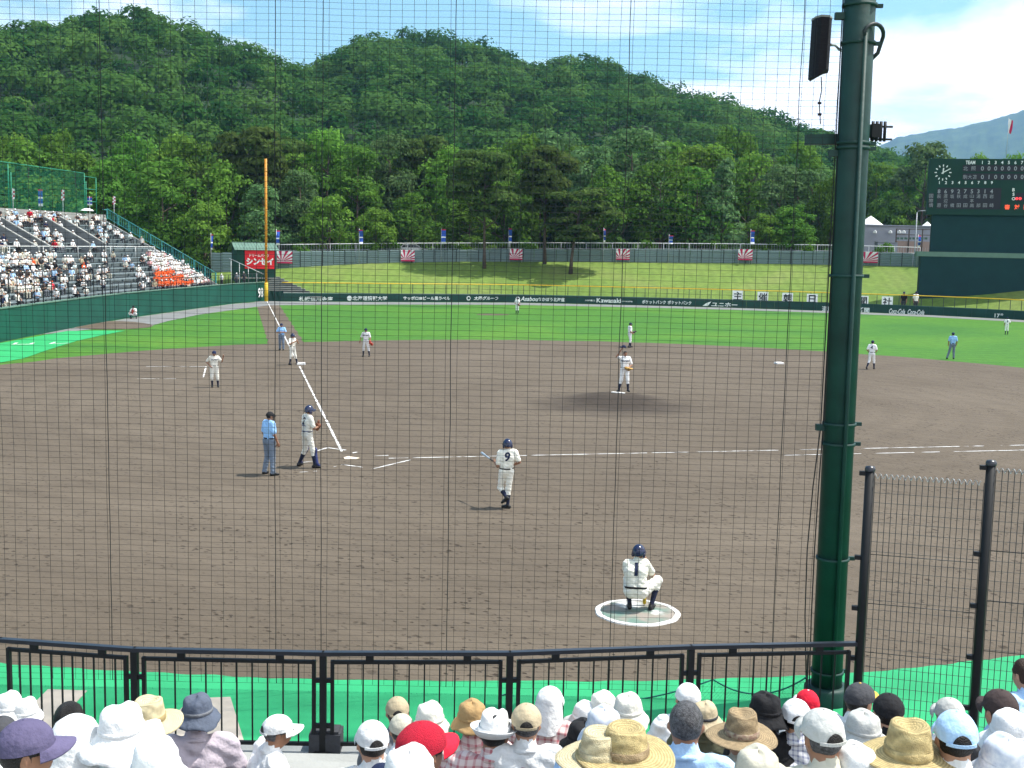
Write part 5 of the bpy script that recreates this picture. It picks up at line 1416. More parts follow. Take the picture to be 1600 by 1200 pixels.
# poisson like scatter over the visible flanks
for _ in range(42000):
    a = rg.uniform(az_of(-60), az_of(1660)); r = math.sqrt(rg.uniform((R0 - 20) ** 2, 560.0 ** 2))
    x, y = CAM_P[0] + r * math.sin(a), CAM_P[1] + r * math.cos(a)
    rad_ = 4.3 + 1.6 * mnoise.noise(Vector((x * .012, y * .012, 4)))
    key = (int(x // 7.6), int(y // 7.6))
    if any((q[0] - x) ** 2 + (q[1] - y) ** 2 < (rad_ * 1.20) ** 2 for i in (-1, 0, 1) for j in (-1, 0, 1) for q in cell.get((key[0] + i, key[1] + j), ())): continue
    if r < 262 and a > az_of(1318): continue
    x, y, z = hill_z(a, r)
    # leave out what lies hidden behind the near crest
    el = (z + 9 - CAM_P[2]) / r
    e_ = max(sil(SIL_A, a) if r > RA * 1.12 else -1, -1)
    if el < e_ - 0.01: continue
    if r > RB * 1.08: continue
    cell.setdefault(key, []).append((x, y)); hp.append((x, y, z))
print('hill trees', len(hp))
forest('hillside_wood', hp, 4.8, 220, 0.56, MT['hill_leaf'], 3, crest=True)
# undergrowth in the shade of the belt
up = []
for _ in range(420):
    px = rg.uniform(-40, 1600); t = tp(min(max(px, 335), 1590)); dr = t - CAM_P; dr[2] = 0; dr /= np.linalg.norm(dr)
    base = D(px, 400, depth(t) + rg.uniform(14, 60) + (48 if px > 1310 else 0)); up.append((base[0], base[1], 3.4))
forest('undergrowth', up, 2.3, 90, 0.4, MT['hill_leaf'], 8)

# ---- far mountain
def far_ridge(name, S, Rc, seed, label=None):
    a0, a1 = az_of(S[0][0]), az_of(S[-1][0]); na, nb = 300, 40
    V = []
    for i in range(na):
        a = a0 + (a1 - a0) * i / (na - 1)
        xs_ = np.array([az_of(p[0]) for p in S]); es = np.array([el_of(*p) for p in S]); e = float(np.interp(a, xs_, es))
        for j in range(nb):
            t = j / (nb - 1); r = Rc * (0.72 + 0.28 * t); x, y = CAM_P[0] + r * math.sin(a), CAM_P[1] + r * math.cos(a)
            h = (e * Rc + CAM_P[2]) * (t ** 0.9)
            h += (50 * mnoise.noise(Vector((x * .0022, y * .0022, seed))) * math.sin(math.pi * t)) + 7 * mnoise.noise(Vector((x * .02, y * .02, seed))) * (0.5 if t > .95 else 1) + 4 * mnoise.noise(Vector((x * .06, y * .06, seed)))
            V.append((x, y, h - (8 if t == 0 else 0)))
    F = [(i*nb+j, i*nb+j+1, (i+1)*nb+j+1, (i+1)*nb+j) for i in range(na-1) for j in range(nb-1)]
    # the far slope, going down behind the ridge
    base = len(V)
    for i in range(na):
        a = a0 + (a1 - a0) * i / (na - 1); r = Rc * 1.3; V.append((CAM_P[0] + r * math.sin(a), CAM_P[1] + r * math.cos(a), -5))
    F += [(i*nb+nb-1, base+i, base+i+1, (i+1)*nb+nb-1) for i in range(na-1)]
    me = mesh_np('ridge', V, F, [MT['far_wood']], smooth=True)
    return tag(link(name, me), kind='structure')
MT['far_wood'] = mat('far_woodland', (0.030, 0.075, 0.022), 0.95, vscale=0.02, col2=(0.065, 0.125, 0.035), bump=1.0, bscale=0.05)
far_ridge('far_mountain', [(1150, 262), (1300, 246), (1375, 224), (1392, 214), (1440, 206), (1490, 199), (1540, 186), (1575, 176), (1605, 166), (1660, 150), (1740, 140), (1850, 150), (2000, 190)], 4600.0, 2.0)
# ------------------------------------------------------------------ figures: one continuous body surface from blended limbs
SKIN, SHIRT, PANTS, SOCK, SHOE, UNDER, HAIRL = range(7)
class Body:
    def __init__(s): s.p = []
    def cone(s, a, b, ra, rb, lab, k=0.03, flat=None): s.p.append(('c', np.array(a, float), np.array(b, float), ra, rb, lab, k))
    def ell(s, c, r, lab, k=0.03, R=None): s.p.append(('e', np.array(c, float), np.array(r, float), R, None, lab, k))
    def mesh(s, name, vox, mats, wrinkle=0.0):
        lo = np.full(3, 1e9); hi = np.full(3, -1e9)
        for q in s.p:
            if q[0] == 'c':
                for pt, r in ((q[1], q[3]), (q[2], q[4])): lo = np.minimum(lo, pt - r); hi = np.maximum(hi, pt + r)
            else: lo = np.minimum(lo, q[1] - q[2].max()); hi = np.maximum(hi, q[1] + q[2].max())
        lo -= vox * 3 + 0.02; hi += vox * 3 + 0.02
        n = np.ceil((hi - lo) / vox).astype(int) + 1
        ax = [lo[i] + vox * np.arange(n[i]) for i in range(3)]
        Dd = np.full(n, 0.3, np.float32); Dm = np.full(n, 9.0, np.float32); Lb = np.zeros(n, np.int8)
        for kind, a, b, ra, rb, lab, k in s.p:
            if kind == 'c': l2 = np.minimum(a - ra, b - rb); h2 = np.maximum(a + ra, b + rb)
            else: l2 = a - b.max(); h2 = a + b.max()
            m = k * 2 + vox * 2
            i0 = np.clip(((l2 - m - lo) / vox).astype(int), 0, n - 1); i1 = np.clip(((h2 + m - lo) / vox).astype(int) + 2, 1, n)
            sl = tuple(slice(i0[i], i1[i]) for i in range(3))
            X = ax[0][sl[0]][:, None, None]; Y = ax[1][sl[1]][None, :, None]; Z = ax[2][sl[2]][None, None, :]
            if kind == 'c':
                ab = b - a; l = max(1e-9, ab @ ab)
                t = np.clip(((X - a[0]) * ab[0] + (Y - a[1]) * ab[1] + (Z - a[2]) * ab[2]) / l, 0, 1)
                d = np.sqrt((X - a[0] - ab[0]*t)**2 + (Y - a[1] - ab[1]*t)**2 + (Z - a[2] - ab[2]*t)**2) - (ra + (rb - ra) * t)
            else:
                x, y, z = X - a[0], Y - a[1], Z - a[2]
                if ra is not None: x, y, z = [ra[0][i]*x + ra[1][i]*y + ra[2][i]*z for i in range(3)]
                q = np.sqrt((x / b[0])**2 + (y / b[1])**2 + (z / b[2])**2); d = (q - 1) * b.min()
            d = d.astype(np.float32)
            o = Dd[sl]; h = np.clip(0.5 + 0.5 * (o - d) / k, 0, 1)
            Dd[sl] = o * (1 - h) + d * h - k * h * (1 - h)
            mm = Dm[sl]; w = d < mm; Lb[sl] = np.where(w, lab, Lb[sl]); Dm[sl] = np.where(w, d, mm)
        if wrinkle > 0:
            X = ax[0][:, None, None]; Y = ax[1][None, :, None]; Z = ax[2][None, None, :]
            wv = np.sin(X * 31 + 2.1 * np.sin(Z * 19 + Y * 11)) * np.sin(Z * 43 + 2.6 * np.sin(X * 23 - Y * 14)) + 0.6 * np.sin(Z * 71 + X * 37 + Y * 29)
            cl = (Lb == SHIRT) | (Lb == PANTS)
            Dd = Dd + np.where(cl, wv * wrinkle, 0).astype(np.float32)
        V, F, Lf = surface_nets(Dd, Lb, lo, vox)
        return mesh_np(name, V, F, mats, Lf, True)
def surface_nets(Dd, Lb, lo, vox):
    s = Dd < 0
    c = np.zeros(tuple(d - 1 for d in Dd.shape), np.int8)
    for i in (0, 1):
        for j in (0, 1):
            for k in (0, 1): c += s[i:s.shape[0]-1+i, j:s.shape[1]-1+j, k:s.shape[2]-1+k]
    act = (c > 0) & (c < 8); I = np.argwhere(act); idx = np.full(act.shape, -1, np.int32); idx[tuple(I.T)] = np.arange(len(I))
    acc = np.zeros((len(I), 3)); cnt = np.zeros(len(I))
    for axx in range(3):
        o1, o2 = [q for q in range(3) if q != axx]
        for a in (0, 1):
            for b in (0, 1):
                off = np.zeros(3, int); off[o1] = a; off[o2] = b; A = I + off; off2 = off.copy(); off2[axx] = 1; B = I + off2
                da = Dd[tuple(A.T)]; db = Dd[tuple(B.T)]; w = (da < 0) != (db < 0)
                t = np.where(w, da / np.where(w, da - db, 1), 0)
                P = A.astype(float); P[:, axx] += t
                acc[w] += P[w]; cnt[w] += 1
    V = lo + vox * acc / cnt[:, None]
    Fs = []; Ls = []
    for axx in range(3):
        o1, o2 = [(1, 2), (2, 0), (0, 1)][axx]
        sl0 = [slice(None)] * 3; sl1 = [slice(None)] * 3; sl0[axx] = slice(0, -1); sl1[axx] = slice(1, None)
        a, b = s[tuple(sl0)], s[tuple(sl1)]
        E = np.argwhere(a != b); ok = (E[:, o1] > 0) & (E[:, o2] > 0) & (E[:, o1] < Dd.shape[o1] - 1) & (E[:, o2] < Dd.shape[o2] - 1); E = E[ok]
        u = np.zeros(3, int); v = np.zeros(3, int); u[o1] = 1; v[o2] = 1
        q = np.stack([idx[tuple((E - u - v).T)], idx[tuple((E - v).T)], idx[tuple(E.T)], idx[tuple((E - u).T)]], 1)
        ins = a[tuple(E.T)]; q[~ins] = q[~ins][:, ::-1]
        B = E.copy(); B[:, axx] += 1
        Fs.append(q); Ls.append(np.where(ins, Lb[tuple(E.T)], Lb[tuple(B.T)]))
    return V, np.concatenate(Fs), np.concatenate(Ls)

def rotz(v, a): return np.array([v[0]*math.cos(a) - v[1]*math.sin(a), v[0]*math.sin(a) + v[1]*math.cos(a), v[2]])
def head_mat(c, yaw=0.0, pitch=0.0, roll=0.0):
    return Matrix.Translation(Vector([float(q) for q in c])) @ Matrix.Rotation(yaw, 4, 'Z') @ Matrix.Rotation(pitch, 4, 'X') @ Matrix.Rotation(roll, 4, 'Y')
def add_head(B, c, hm, neck_base):
    R3 = np.array(hm.to_3x3()); T = lambda p: np.array(hm @ Vector(p))
    B.ell(T((0, 0, 0)), (0.077, 0.094, 0.096), SKIN, 0.02, R3)
    B.ell(T((0, 0.028, -0.062)), (0.058, 0.066, 0.062), SKIN, 0.025, R3)
    B.cone(T((0, 0.088, -0.010)), T((0, 0.106, -0.040)), 0.010, 0.014, SKIN, 0.012)
    for sx in (-1, 1):
        B.ell(T((sx * 0.080, -0.008, -0.028)), (0.012, 0.020, 0.032), SKIN, 0.008, R3)
        B.ell(T((sx * 0.034, 0.075, 0.004)), (0.026, 0.016, 0.010), SKIN, 0.014, R3)
    B.ell(T((0, 0.084, -0.075)), (0.024, 0.012, 0.010), SKIN, 0.01, R3)
    B.cone(T((0, -0.012, -0.075)), neck_base, 0.052, 0.058, SKIN, 0.03)
def add_hand(B, w, dirn, side, curl=0.6, inward=None):
    """palm, four fingers of different length and a thumb leaving the side of the palm"""
    d = np.asarray(dirn, float); d /= np.linalg.norm(d)
    inw = np.asarray(inward if inward is not None else (-side, 0.2, 0), float); inw -= d * (inw @ d); inw /= np.linalg.norm(inw) + 1e-9
    wid = np.cross(d, inw)
    w = np.asarray(w, float)
    B.cone(w, w + d * 0.075, 0.026, 0.030, SKIN, 0.02)
    for sp in (-1, 1): B.cone(w + d * 0.02 + wid * 0.014 * sp, w + d * 0.078 + wid * 0.022 * sp, 0.018, 0.018, SKIN, 0.015)
    for i, ln in enumerate((0.062, 0.075, 0.070, 0.055)):
        o = w + d * 0.085 + wid * (-0.033 + 0.022 * i)
        k1 = o + (d * math.cos(curl * .6) + inw * math.sin(curl * .6)) * ln * 0.55
        k2 = k1 + (d * math.cos(curl * 1.6) + inw * math.sin(curl * 1.6)) * ln * 0.5
        B.cone(o, k1, 0.0098, 0.009, SKIN, 0.004); B.cone(k1, k2, 0.009, 0.0075, SKIN, 0.004)
    th0 = w + d * 0.022 - wid * 0.026; th1 = th0 + (d * 0.6 - wid * 0.65 + inw * 0.35) * 0.045; th2 = th1 + (d * 0.85 + inw * 0.5) * 0.032
    B.cone(th0, th1, 0.014, 0.0115, SKIN, 0.01); B.cone(th1, th2, 0.0115, 0.009, SKIN, 0.005)

DEF = dict(pel=(0, 0, 0.95), wai=(0, 0, 1.08), che=(0, 0, 1.30), nec=(0, -0.01, 1.47), hea=(0, 0.02, 1.635), hyaw=0.0, hpit=0.0,
    shL=(-0.185, -0.01, 1.425), shR=(0.185, -0.01, 1.425), elL=(-0.235, -0.03, 1.15), elR=(0.235, -0.03, 1.15), wrL=(-0.245, 0.04, 0.92), wrR=(0.245, 0.04, 0.92),
    hiL=(-0.095, 0, 0.92), hiR=(0.095, 0, 0.92), knL=(-0.11, 0.02, 0.50), knR=(0.11, 0.02, 0.50), anL=(-0.12, -0.02, 0.085), anR=(0.12, -0.02, 0.085), toL=(-0.02, 1, 0), toR=(0.02, 1, 0))
def make_body(name, pose, mats, long_pants=False, long_sleeve=False, vox=0.015, wrinkle=0.004, heavy=1.0, baggy=1.0, undersleeve=(), hdL=None, hdR=None, curl=0.7, cuff=0.30):
    P = {k: (np.array(v, float) if isinstance(v, (tuple, list)) else v) for k, v in {**DEF, **pose}.items()}
    B = Body(); h = heavy
    hx = (P['hiR'] - P['hiL']); hx /= np.linalg.norm(hx); sx = P['shR'] - P['shL']; sx /= np.linalg.norm(sx)
    # trunk
    B.cone(P['pel'] - hx * 0.065, P['pel'] + hx * 0.065, 0.115 * h, 0.115 * h, PANTS, 0.05)
    for s in (-1, 1):
        B.cone(P['wai'] + hx * 0.052 * s + (P['pel'] - P['wai']) * 0.45, P['che'] + sx * 0.082 * s, 0.108 * h, 0.116 * h, SHIRT, 0.05)
        B.cone(P['che'] + sx * 0.09 * s, (P['shR'] if s > 0 else P['shL']) * 0.75 + P['nec'] * 0.25, 0.10 * h, 0.072, SHIRT, 0.05)
    B.cone(P['shL'] * 0.8 + P['nec'] * 0.2, P['shR'] * 0.8 + P['nec'] * 0.2, 0.068, 0.068, SHIRT, 0.04)
    B.cone(P['nec'] + np.array([0, 0, -0.06]), P['nec'] + (P['hea'] - P['nec']) * 0.12, 0.075, 0.062, SHIRT, 0.03)
    hm = head_mat(P['hea'], P['hyaw'], P['hpit'])
    add_head(B, P['hea'], hm, P['nec'])
    # belt sits between shirt and trousers as a part of its own
    for sd, s in (('L', -1), ('R', 1)):
        sh, el, wr = P['sh' + sd], P['el' + sd], P['wr' + sd]
        B.cone(sh, sh * 0.25 + el * 0.75, 0.070, 0.064 * baggy, SHIRT, 0.04)
        und = sd in undersleeve
        if long_sleeve:
            B.cone(sh * 0.25 + el * 0.75, el, 0.058, 0.054, SHIRT, 0.02); B.cone(el, wr, 0.054, 0.042, SHIRT, 0.02)
        else:
            B.cone(sh * 0.5 + el * 0.5, el, 0.046, 0.042, UNDER if und else SKIN, 0.012); B.cone(el, wr, 0.042, 0.029, UNDER if und else SKIN, 0.015)
        hd = (hdL if sd == 'L' else hdR)
        hd = np.array(hd, float) if hd is not None else (wr - el)
        add_hand(B, wr, hd, s, curl)
        hi, kn, an, to = P['hi' + sd], P['kn' + sd], P['an' + sd], P['to' + sd]
        to = to / np.linalg.norm(to)
        B.cone(hi, kn, 0.098 * baggy * h, 0.070 * baggy, PANTS, 0.045)
        if long_pants: B.cone(kn, an + np.array([0, 0, 0.02]), 0.070 * baggy, 0.062 * baggy, PANTS, 0.03)
        else:
            q = kn * (1 - cuff) + an * cuff
            B.cone(kn, q, 0.070 * baggy, 0.062 * baggy, PANTS, 0.03)
            B.cone(kn * 0.75 + an * 0.25, kn * 0.6 + an * 0.4, 0.052, 0.056, SOCK, 0.012); B.cone(kn * 0.6 + an * 0.4, an, 0.056, 0.038, SOCK, 0.015)
        heel = an - to * 0.045 + np.array([0, 0, -0.040]); toe = an + to * 0.150 + np.array([0, 0, -0.052])
        B.cone(heel, an + to * 0.06 + np.array([0, 0, -0.038]), 0.040, 0.044, SHOE, 0.02); B.cone(an + to * 0.06 + np.array([0, 0, -0.042]), toe, 0.043, 0.033, SHOE, 0.02)
        B.cone(an, heel, 0.042, 0.040, SHOE, 0.02)
    me = B.mesh('body', vox, mats, wrinkle)
    return me, hm, P

# ---- colours of people
def cloth(name, c, var=0.06, check=None):
    if check is None: return mat(name, c, 0.9, var, 14.0, bump=0.30, bscale=24, obj_var=0.10)
    m = mat(name, c, 0.9); nt = m.node_tree; b = nt.nodes['Principled BSDF']; tcn = nt.nodes['Texture Coordinate']; Nn = nt.nodes.new; K = nt.links.new
    sp = Nn('ShaderNodeSeparateXYZ'); K(tcn.outputs['Object'], sp.inputs[0])
    def band(sock, f, w):
        a = Nn('ShaderNodeMath'); a.operation = 'MULTIPLY'; K(sock, a.inputs[0]); a.inputs[1].default_value = f
        fr = Nn('ShaderNodeMath'); fr.operation = 'FRACT'; K(a.outputs[0], fr.inputs[0])
        l = Nn('ShaderNodeMath'); l.operation = 'LESS_THAN'; K(fr.outputs[0], l.inputs[0]); l.inputs[1].default_value = w; return l.outputs[0]
    col, f, w = check
    s = Nn('ShaderNodeMath'); s.operation = 'ADD'; K(band(sp.outputs['X'], f, w), s.inputs[0]); K(band(sp.outputs['Z'], f, w), s.inputs[1])
    hlf = Nn('ShaderNodeMath'); hlf.operation = 'MULTIPLY'; hlf.inputs[1].default_value = 0.45; K(s.outputs[0], hlf.inputs[0])
    mx = Nn('ShaderNodeMixRGB'); mx.inputs[1].default_value = (*c, 1); mx.inputs[2].default_value = (*col, 1); K(hlf.outputs[0], mx.inputs[0]); K(mx.outputs[0], b.inputs['Base Color'])
    return m
CL = {
 'skin': mat('skin', (0.42, 0.235, 0.155), 0.55, 0.1, 20), 'skin_dark': mat('tanned_skin', (0.30, 0.155, 0.095), 0.55, 0.1, 20),
 'white': cloth('white_cloth', (0.78, 0.78, 0.77)), 'ivory': cloth('ivory_cloth', (0.78, 0.76, 0.67)), 'cream_pants': cloth('cream_cloth', (0.76, 0.74, 0.66)),
 'ltblue': cloth('light_blue_cloth', (0.40, 0.58, 0.80)), 'umpblue': cloth('umpire_blue_cloth', (0.28, 0.50, 0.80)), 'umpgrey': cloth('umpire_grey_cloth', (0.15, 0.19, 0.25)),
 'lavender': cloth('lavender_cloth', (0.48, 0.42, 0.47)), 'navy': cloth('navy_cloth', (0.012, 0.02, 0.06)), 'black': cloth('black_cloth', (0.014, 0.014, 0.016)),
 'grey': cloth('grey_cloth', (0.16, 0.17, 0.19)), 'dkgrey': cloth('dark_grey_cloth', (0.055, 0.056, 0.062)), 'denim': cloth('denim_cloth', (0.10, 0.12, 0.165), 0.15),
 'purple': cloth('purple_cloth', (0.115, 0.10, 0.185)), 'red': cloth('red_cloth', (0.62, 0.012, 0.035)), 'orange': cloth('orange_cloth', (0.82, 0.11, 0.02)), 'beige': cloth('beige_cloth', (0.46, 0.38, 0.25)),
 'tan': cloth('tan_cloth', (0.42, 0.27, 0.12)), 'khaki': cloth('pale_khaki_cloth', (0.55, 0.52, 0.42)), 'brown': cloth('brown_cloth', (0.055, 0.038, 0.036)), 'sky': cloth('sky_cloth', (0.42, 0.62, 0.86)),
 'ltgrey': cloth('light_grey_cloth', (0.50, 0.50, 0.47)), 'plaid_red': cloth('red_plaid_cloth', (0.68, 0.55, 0.52), check=((0.42, 0.10, 0.12), 22, 0.32)), 'check_blue': cloth('blue_check_cloth', (0.68, 0.68, 0.70), check=((0.16, 0.18, 0.30), 34, 0.34)),
 'aqua': cloth('pale_aqua_cloth', (0.66, 0.76, 0.76)), 'olive': cloth('olive_cloth', (0.10, 0.10, 0.06)), 'pink': cloth('pink_cloth', (0.62, 0.35, 0.36)),
 'sock_navy': cloth('navy_sock', (0.012, 0.016, 0.04)), 'shoe_black': mat('black_shoe', (0.012, 0.012, 0.013), 0.4), 'shoe_white': mat('white_shoe', (0.6, 0.6, 0.58), 0.5),
 'hair_black': mat('black_hair', (0.012, 0.010, 0.009), 0.45, 0.3, 60, bump=0.5, bscale=180), 'hair_grey': mat('greying_hair', (0.085, 0.085, 0.09), 0.5, 0.6, 70, bump=0.5, bscale=180), 'hair_brown': mat('brown_hair', (0.04, 0.018, 0.01), 0.45, 0.3, 60, bump=0.5, bscale=180),
 'helmet': mat('helmet_navy', (0.010, 0.016, 0.055), 0.18, spec=0.6), 'helmet_black': mat('helmet_black', (0.012, 0.013, 0.016), 0.25, spec=0.6), 'guard': mat('shin_guard_navy', (0.015, 0.025, 0.12), 0.35, spec=0.5),
 'glove_tan': mat('tan_leather', (0.42, 0.24, 0.06), 0.6, 0.2, 20), 'glove_red': mat('red_brown_leather', (0.38, 0.05, 0.03), 0.6, 0.2, 20), 'glove_black': mat('black_leather', (0.03, 0.025, 0.022), 0.6), 'glove_brown': mat('brown_leather', (0.16, 0.06, 0.03), 0.6),
 'bat_silver': mat('bat_alloy', (0.45, 0.5, 0.55), 0.3, spec=0.5, metal=0.5), 'bat_wood': mat('bat_wood', (0.62, 0.42, 0.03), 0.4, 0.1, 6), 'belt': mat('belt_black', (0.012, 0.012, 0.014), 0.4),
 'straw': mat('straw_plait', (0.62, 0.49, 0.24), 0.8, 0.18, 45, bump=0.6, bscale=220), 'straw_pale': mat('pale_straw_plait', (0.78, 0.68, 0.44), 0.8, 0.14, 45, bump=0.6, bscale=220), 'straw_dark': mat('darker_straw_plait', (0.43, 0.32, 0.19), 0.8, 0.22, 45, bump=0.6, bscale=220),
 'pattern_white': mat('patterned_white_cloth', (0.75, 0.76, 0.78), 0.9, col2=(0.45, 0.50, 0.60), vscale=38), 'flower': mat('patterned_band', (0.16, 0.07, 0.06), 0.9, col2=(0.42, 0.36, 0.24), vscale=45),
 'mesh_red': mat('red_mesh_cloth', (0.62, 0.012, 0.04), 0.7, col2=(0.44, 0.008, 0.03), vscale=150, bump=0.6, bscale=260), 'gold': mat('gold_thread', (0.62, 0.38, 0.05), 0.5), 'glasses': mat('dark_glasses', (0.01, 0.01, 0.012), 0.2), 'eye': mat('eye_dark', (0.015, 0.012, 0.01), 0.3), 'lip': mat('lips', (0.30, 0.11, 0.09), 0.5),
}
def plait(m):
    nt = m.node_tree; b = nt.nodes['Principled BSDF']; lk = b.inputs['Base Color'].links[0]; src = lk.from_socket; Nn = nt.nodes.new
    wv = Nn('ShaderNodeTexWave'); wv.wave_type = 'RINGS'; wv.rings_direction = 'Z'; wv.inputs['Scale'].default_value = 26; wv.inputs['Distortion'].default_value = 1.0; wv.inputs['Detail'].default_value = 2
    nt.links.new(nt.nodes['Texture Coordinate'].outputs['Object'], wv.inputs['Vector'])
    r = Nn('ShaderNodeValToRGB'); r.color_ramp.elements[0].color = (0.70, 0.68, 0.64, 1); r.color_ramp.elements[1].color = (1.08, 1.08, 1.06, 1); nt.links.new(wv.outputs['Fac'], r.inputs[0])
    mx = Nn('ShaderNodeMixRGB'); mx.blend_type = 'MULTIPLY'; mx.inputs[0].default_value = 1; nt.links.new(src, mx.inputs[1]); nt.links.new(r.outputs[0], mx.inputs[2]); nt.links.new(mx.outputs[0], b.inputs['Base Color'])
for _n in ('straw', 'straw_pale', 'straw_dark'): plait(CL[_n])
# ---- headwear, built round a head whose centre is the origin, face to +Y
RX, RY, RZ_ = 0.093, 0.110, 0.098
def dome_prof(n=9, z0=0.0, top=RZ_): return [(math.cos(math.pi / 2 * i / n) if i < n else 0.004, z0 + (top - z0) * math.sin(math.pi / 2 * i / n)) for i in range(n + 1)]
def brim_plate(mb, length, m=0, th=0.005, droop=0.03, z=0.006, half=68, n=14):
    T_ = []; Bm = []
    for i in range(n + 1):
        a = math.radians(-half + 2 * half * i / n); c = math.cos(a / math.radians(half) * math.pi / 2)
        inner = (RX * math.sin(a), RY * math.cos(a), z)
        rows = []
        for f in (0.0, 0.5, 1.0):
            ext = length * (c ** 0.45) * f
            rows.append((inner[0] * (1 + 0.05 * f), inner[1] + ext, z - droop * (math.sin(a) ** 2) * (0.4 + f) - 0.012 * f))
        T_.append(rows)
    vs = [p for r in T_ for p in r] + [(p[0], p[1], p[2] - th) for r in T_ for p in r]; k = 3 * (n + 1)
    fs = []
    for i in range(n):
        for j in range(2):
            a = i*3+j; fs.append((a, a+1, a+4, a+3)); fs.append((k+a, k+a+3, k+a+4, k+a+1))
        fs.append((i*3+2, k+i*3+2, k+i*3+5, i*3+5))
    mb.add(vs, fs, m, True)
HATC = {}
def hat_mesh(kind):
    """returns list of (part name, mesh) with materials left to slots 0"""
    if kind in HATC: return HATC[kind]
    parts = []
    if kind in ('cap', 'cap_closed', 'flapcap'):
        mb = MB(); prof = dome_prof(22, -0.004)
        skip = None
        def fn(p, t):
            s_ = 1 - 0.030 * (1 - abs(math.sin(3 * t)) ** 0.5) * (p[2] > 0.01) + 0.035 * mnoise.noise(Vector((p[0] * 2.2, p[1] * 2.2, p[2] * 22))); lift = -0.012 * max(0, -math.cos(t)) if p[2] < 0.03 else 0
            return (p[0] * RX * s_, p[1] * RY * s_, p[2] + lift + 0.010 * max(0, math.cos(t)) * (p[2] > 0.03) * (1 - p[2] / RZ_))
        mb.lathe(prof, 72, fn=fn, skip=skip); parts.append(('hat_crown', mb.mesh('hat_crown', MT['cloth_white'])))
        if kind == 'cap':
            mb = MB(); vs = []; nr_ = 6; na_ = 18
            for i in range(nr_ + 1):
                for j in range(na_ + 1):
                    q = math.pi * j / na_; f = i / nr_; aa = math.pi + 0.44 * f * math.cos(q); hh = -0.004 + 0.046 * f * math.sin(q)
                    ce = math.sqrt(max(0.05, 1 - (max(0, hh + 0.004) / (RZ_ + 0.004)) ** 2)) * 1.045
                    vs.append((RX * ce * math.sin(aa), RY * ce * math.cos(aa), hh - 0.010))
            mb.add(vs, [(i*(na_+1)+j, i*(na_+1)+j+1, (i+1)*(na_+1)+j+1, (i+1)*(na_+1)+j) for i in range(nr_) for j in range(na_)], 0, True)
            parts.append(('back_opening', mb.mesh('back_opening', CL['hair_black'])))
            mb = MB(); arc = [math.pi + math.radians(q) for q in range(-40, 41, 10)]
            for a, b in zip(arc[:-1], arc[1:]):
                mb.beam((RX * math.sin(a) * 1.055, RY * math.cos(a) * 1.055, -0.012), (RX * math.sin(b) * 1.055, RY * math.cos(b) * 1.055, -0.012), 0.006, 0.014)
            parts.append(('strap', mb.mesh('strap', MT['cloth_white'])))
        mb = MB(); brim_plate(mb, 0.078); parts.append(('brim', mb.mesh('brim', MT['cloth_white'])))
        mb = MB(); mb.lathe([(0.009, -0.002), (0.007, 0.004), (0.0008, 0.006)], 10, (0, 0, RZ_ - 0.001)); parts.append(('button', mb.mesh('button', MT['cloth_white'])))
        if kind == 'flapcap':
            mb = MB(); vs = []
            for i in range(13):
                a = math.radians(95 + 170 * i / 12)
                for j in range(6):
                    f = j / 5; r = 1.02 + 0.22 * f + 0.06 * f * math.sin(i * 1.7); vs.append((RX * math.sin(a) * r, RY * math.cos(a) * r - 0.015 * f, -0.0 - 0.20 * f))
            mb.add(vs, [(i*6+j, i*6+j+1, (i+1)*6+j+1, (i+1)*6+j) for i in range(12) for j in range(5)], 0, True)
            mb.add([(x * .97, y * .97, z) for x, y, z in vs], [(i*6+j, (i+1)*6+j, (i+1)*6+j+1, i*6+j+1) for i in range(12) for j in range(5)], 0, True)
            parts.append(('neck_flap', mb.mesh('neck_flap', MT['cloth_white'])))
    elif kind == 'helmet':
        mb = MB(); mb.lathe([(q[0] * 1.14, q[1] * 1.12 if q[1] > 0 else q[1]) for q in dome_prof(9, -0.02, 0.104)], 28, fn=lambda p, t: (p[0] * RX, p[1] * RY, p[2] - (0.03 * max(0, -math.cos(t)) if p[2] < 0.01 else 0))); parts.append(('shell', mb.mesh('shell', CL['helmet'])))
        mb = MB(); brim_plate(mb, 0.06, z=0.012); mb.v = [(x * 1.1, y * 1.1, z) for x, y, z in mb.v]; parts.append(('peak', mb.mesh('peak', CL['helmet'])))
        for sx in (-1, 1):
            mb = MB(); mb.lathe([(0.012, 0.016), (0.034, 0.012), (0.042, 0.0), (0.042, -0.01)], 14, smooth=True); mb.v = [(sx * (0.093 + z), -0.006 + x * 1.0, -0.05 + y * 1.15) for x, y, z in mb.v]; parts.append(('ear_guard', mb.mesh('ear_guard', CL['helmet'])))
    elif kind in ('bucket', 'floppy', 'softhat'):
        w = {'bucket': 0.052, 'floppy': 0.085, 'softhat': 0.040}[kind]
        mb = MB()
        cr = [(0.0008, 0.112), (0.045, 0.112), (0.072, 0.100), (0.084, 0.080), (0.090, 0.040), (0.094, 0.004)]
        br = [(0.094 + w * 0.35, -0.012 - w * 0.15), (0.094 + w * 0.75, -0.022 - w * 0.3), (0.094 + w, -0.03 - w * 0.42), (0.094 + w * 0.97, -0.034 - w * 0.42), (0.094 + w * 0.5, -0.024 - w * 0.2), (0.090, -0.002)]
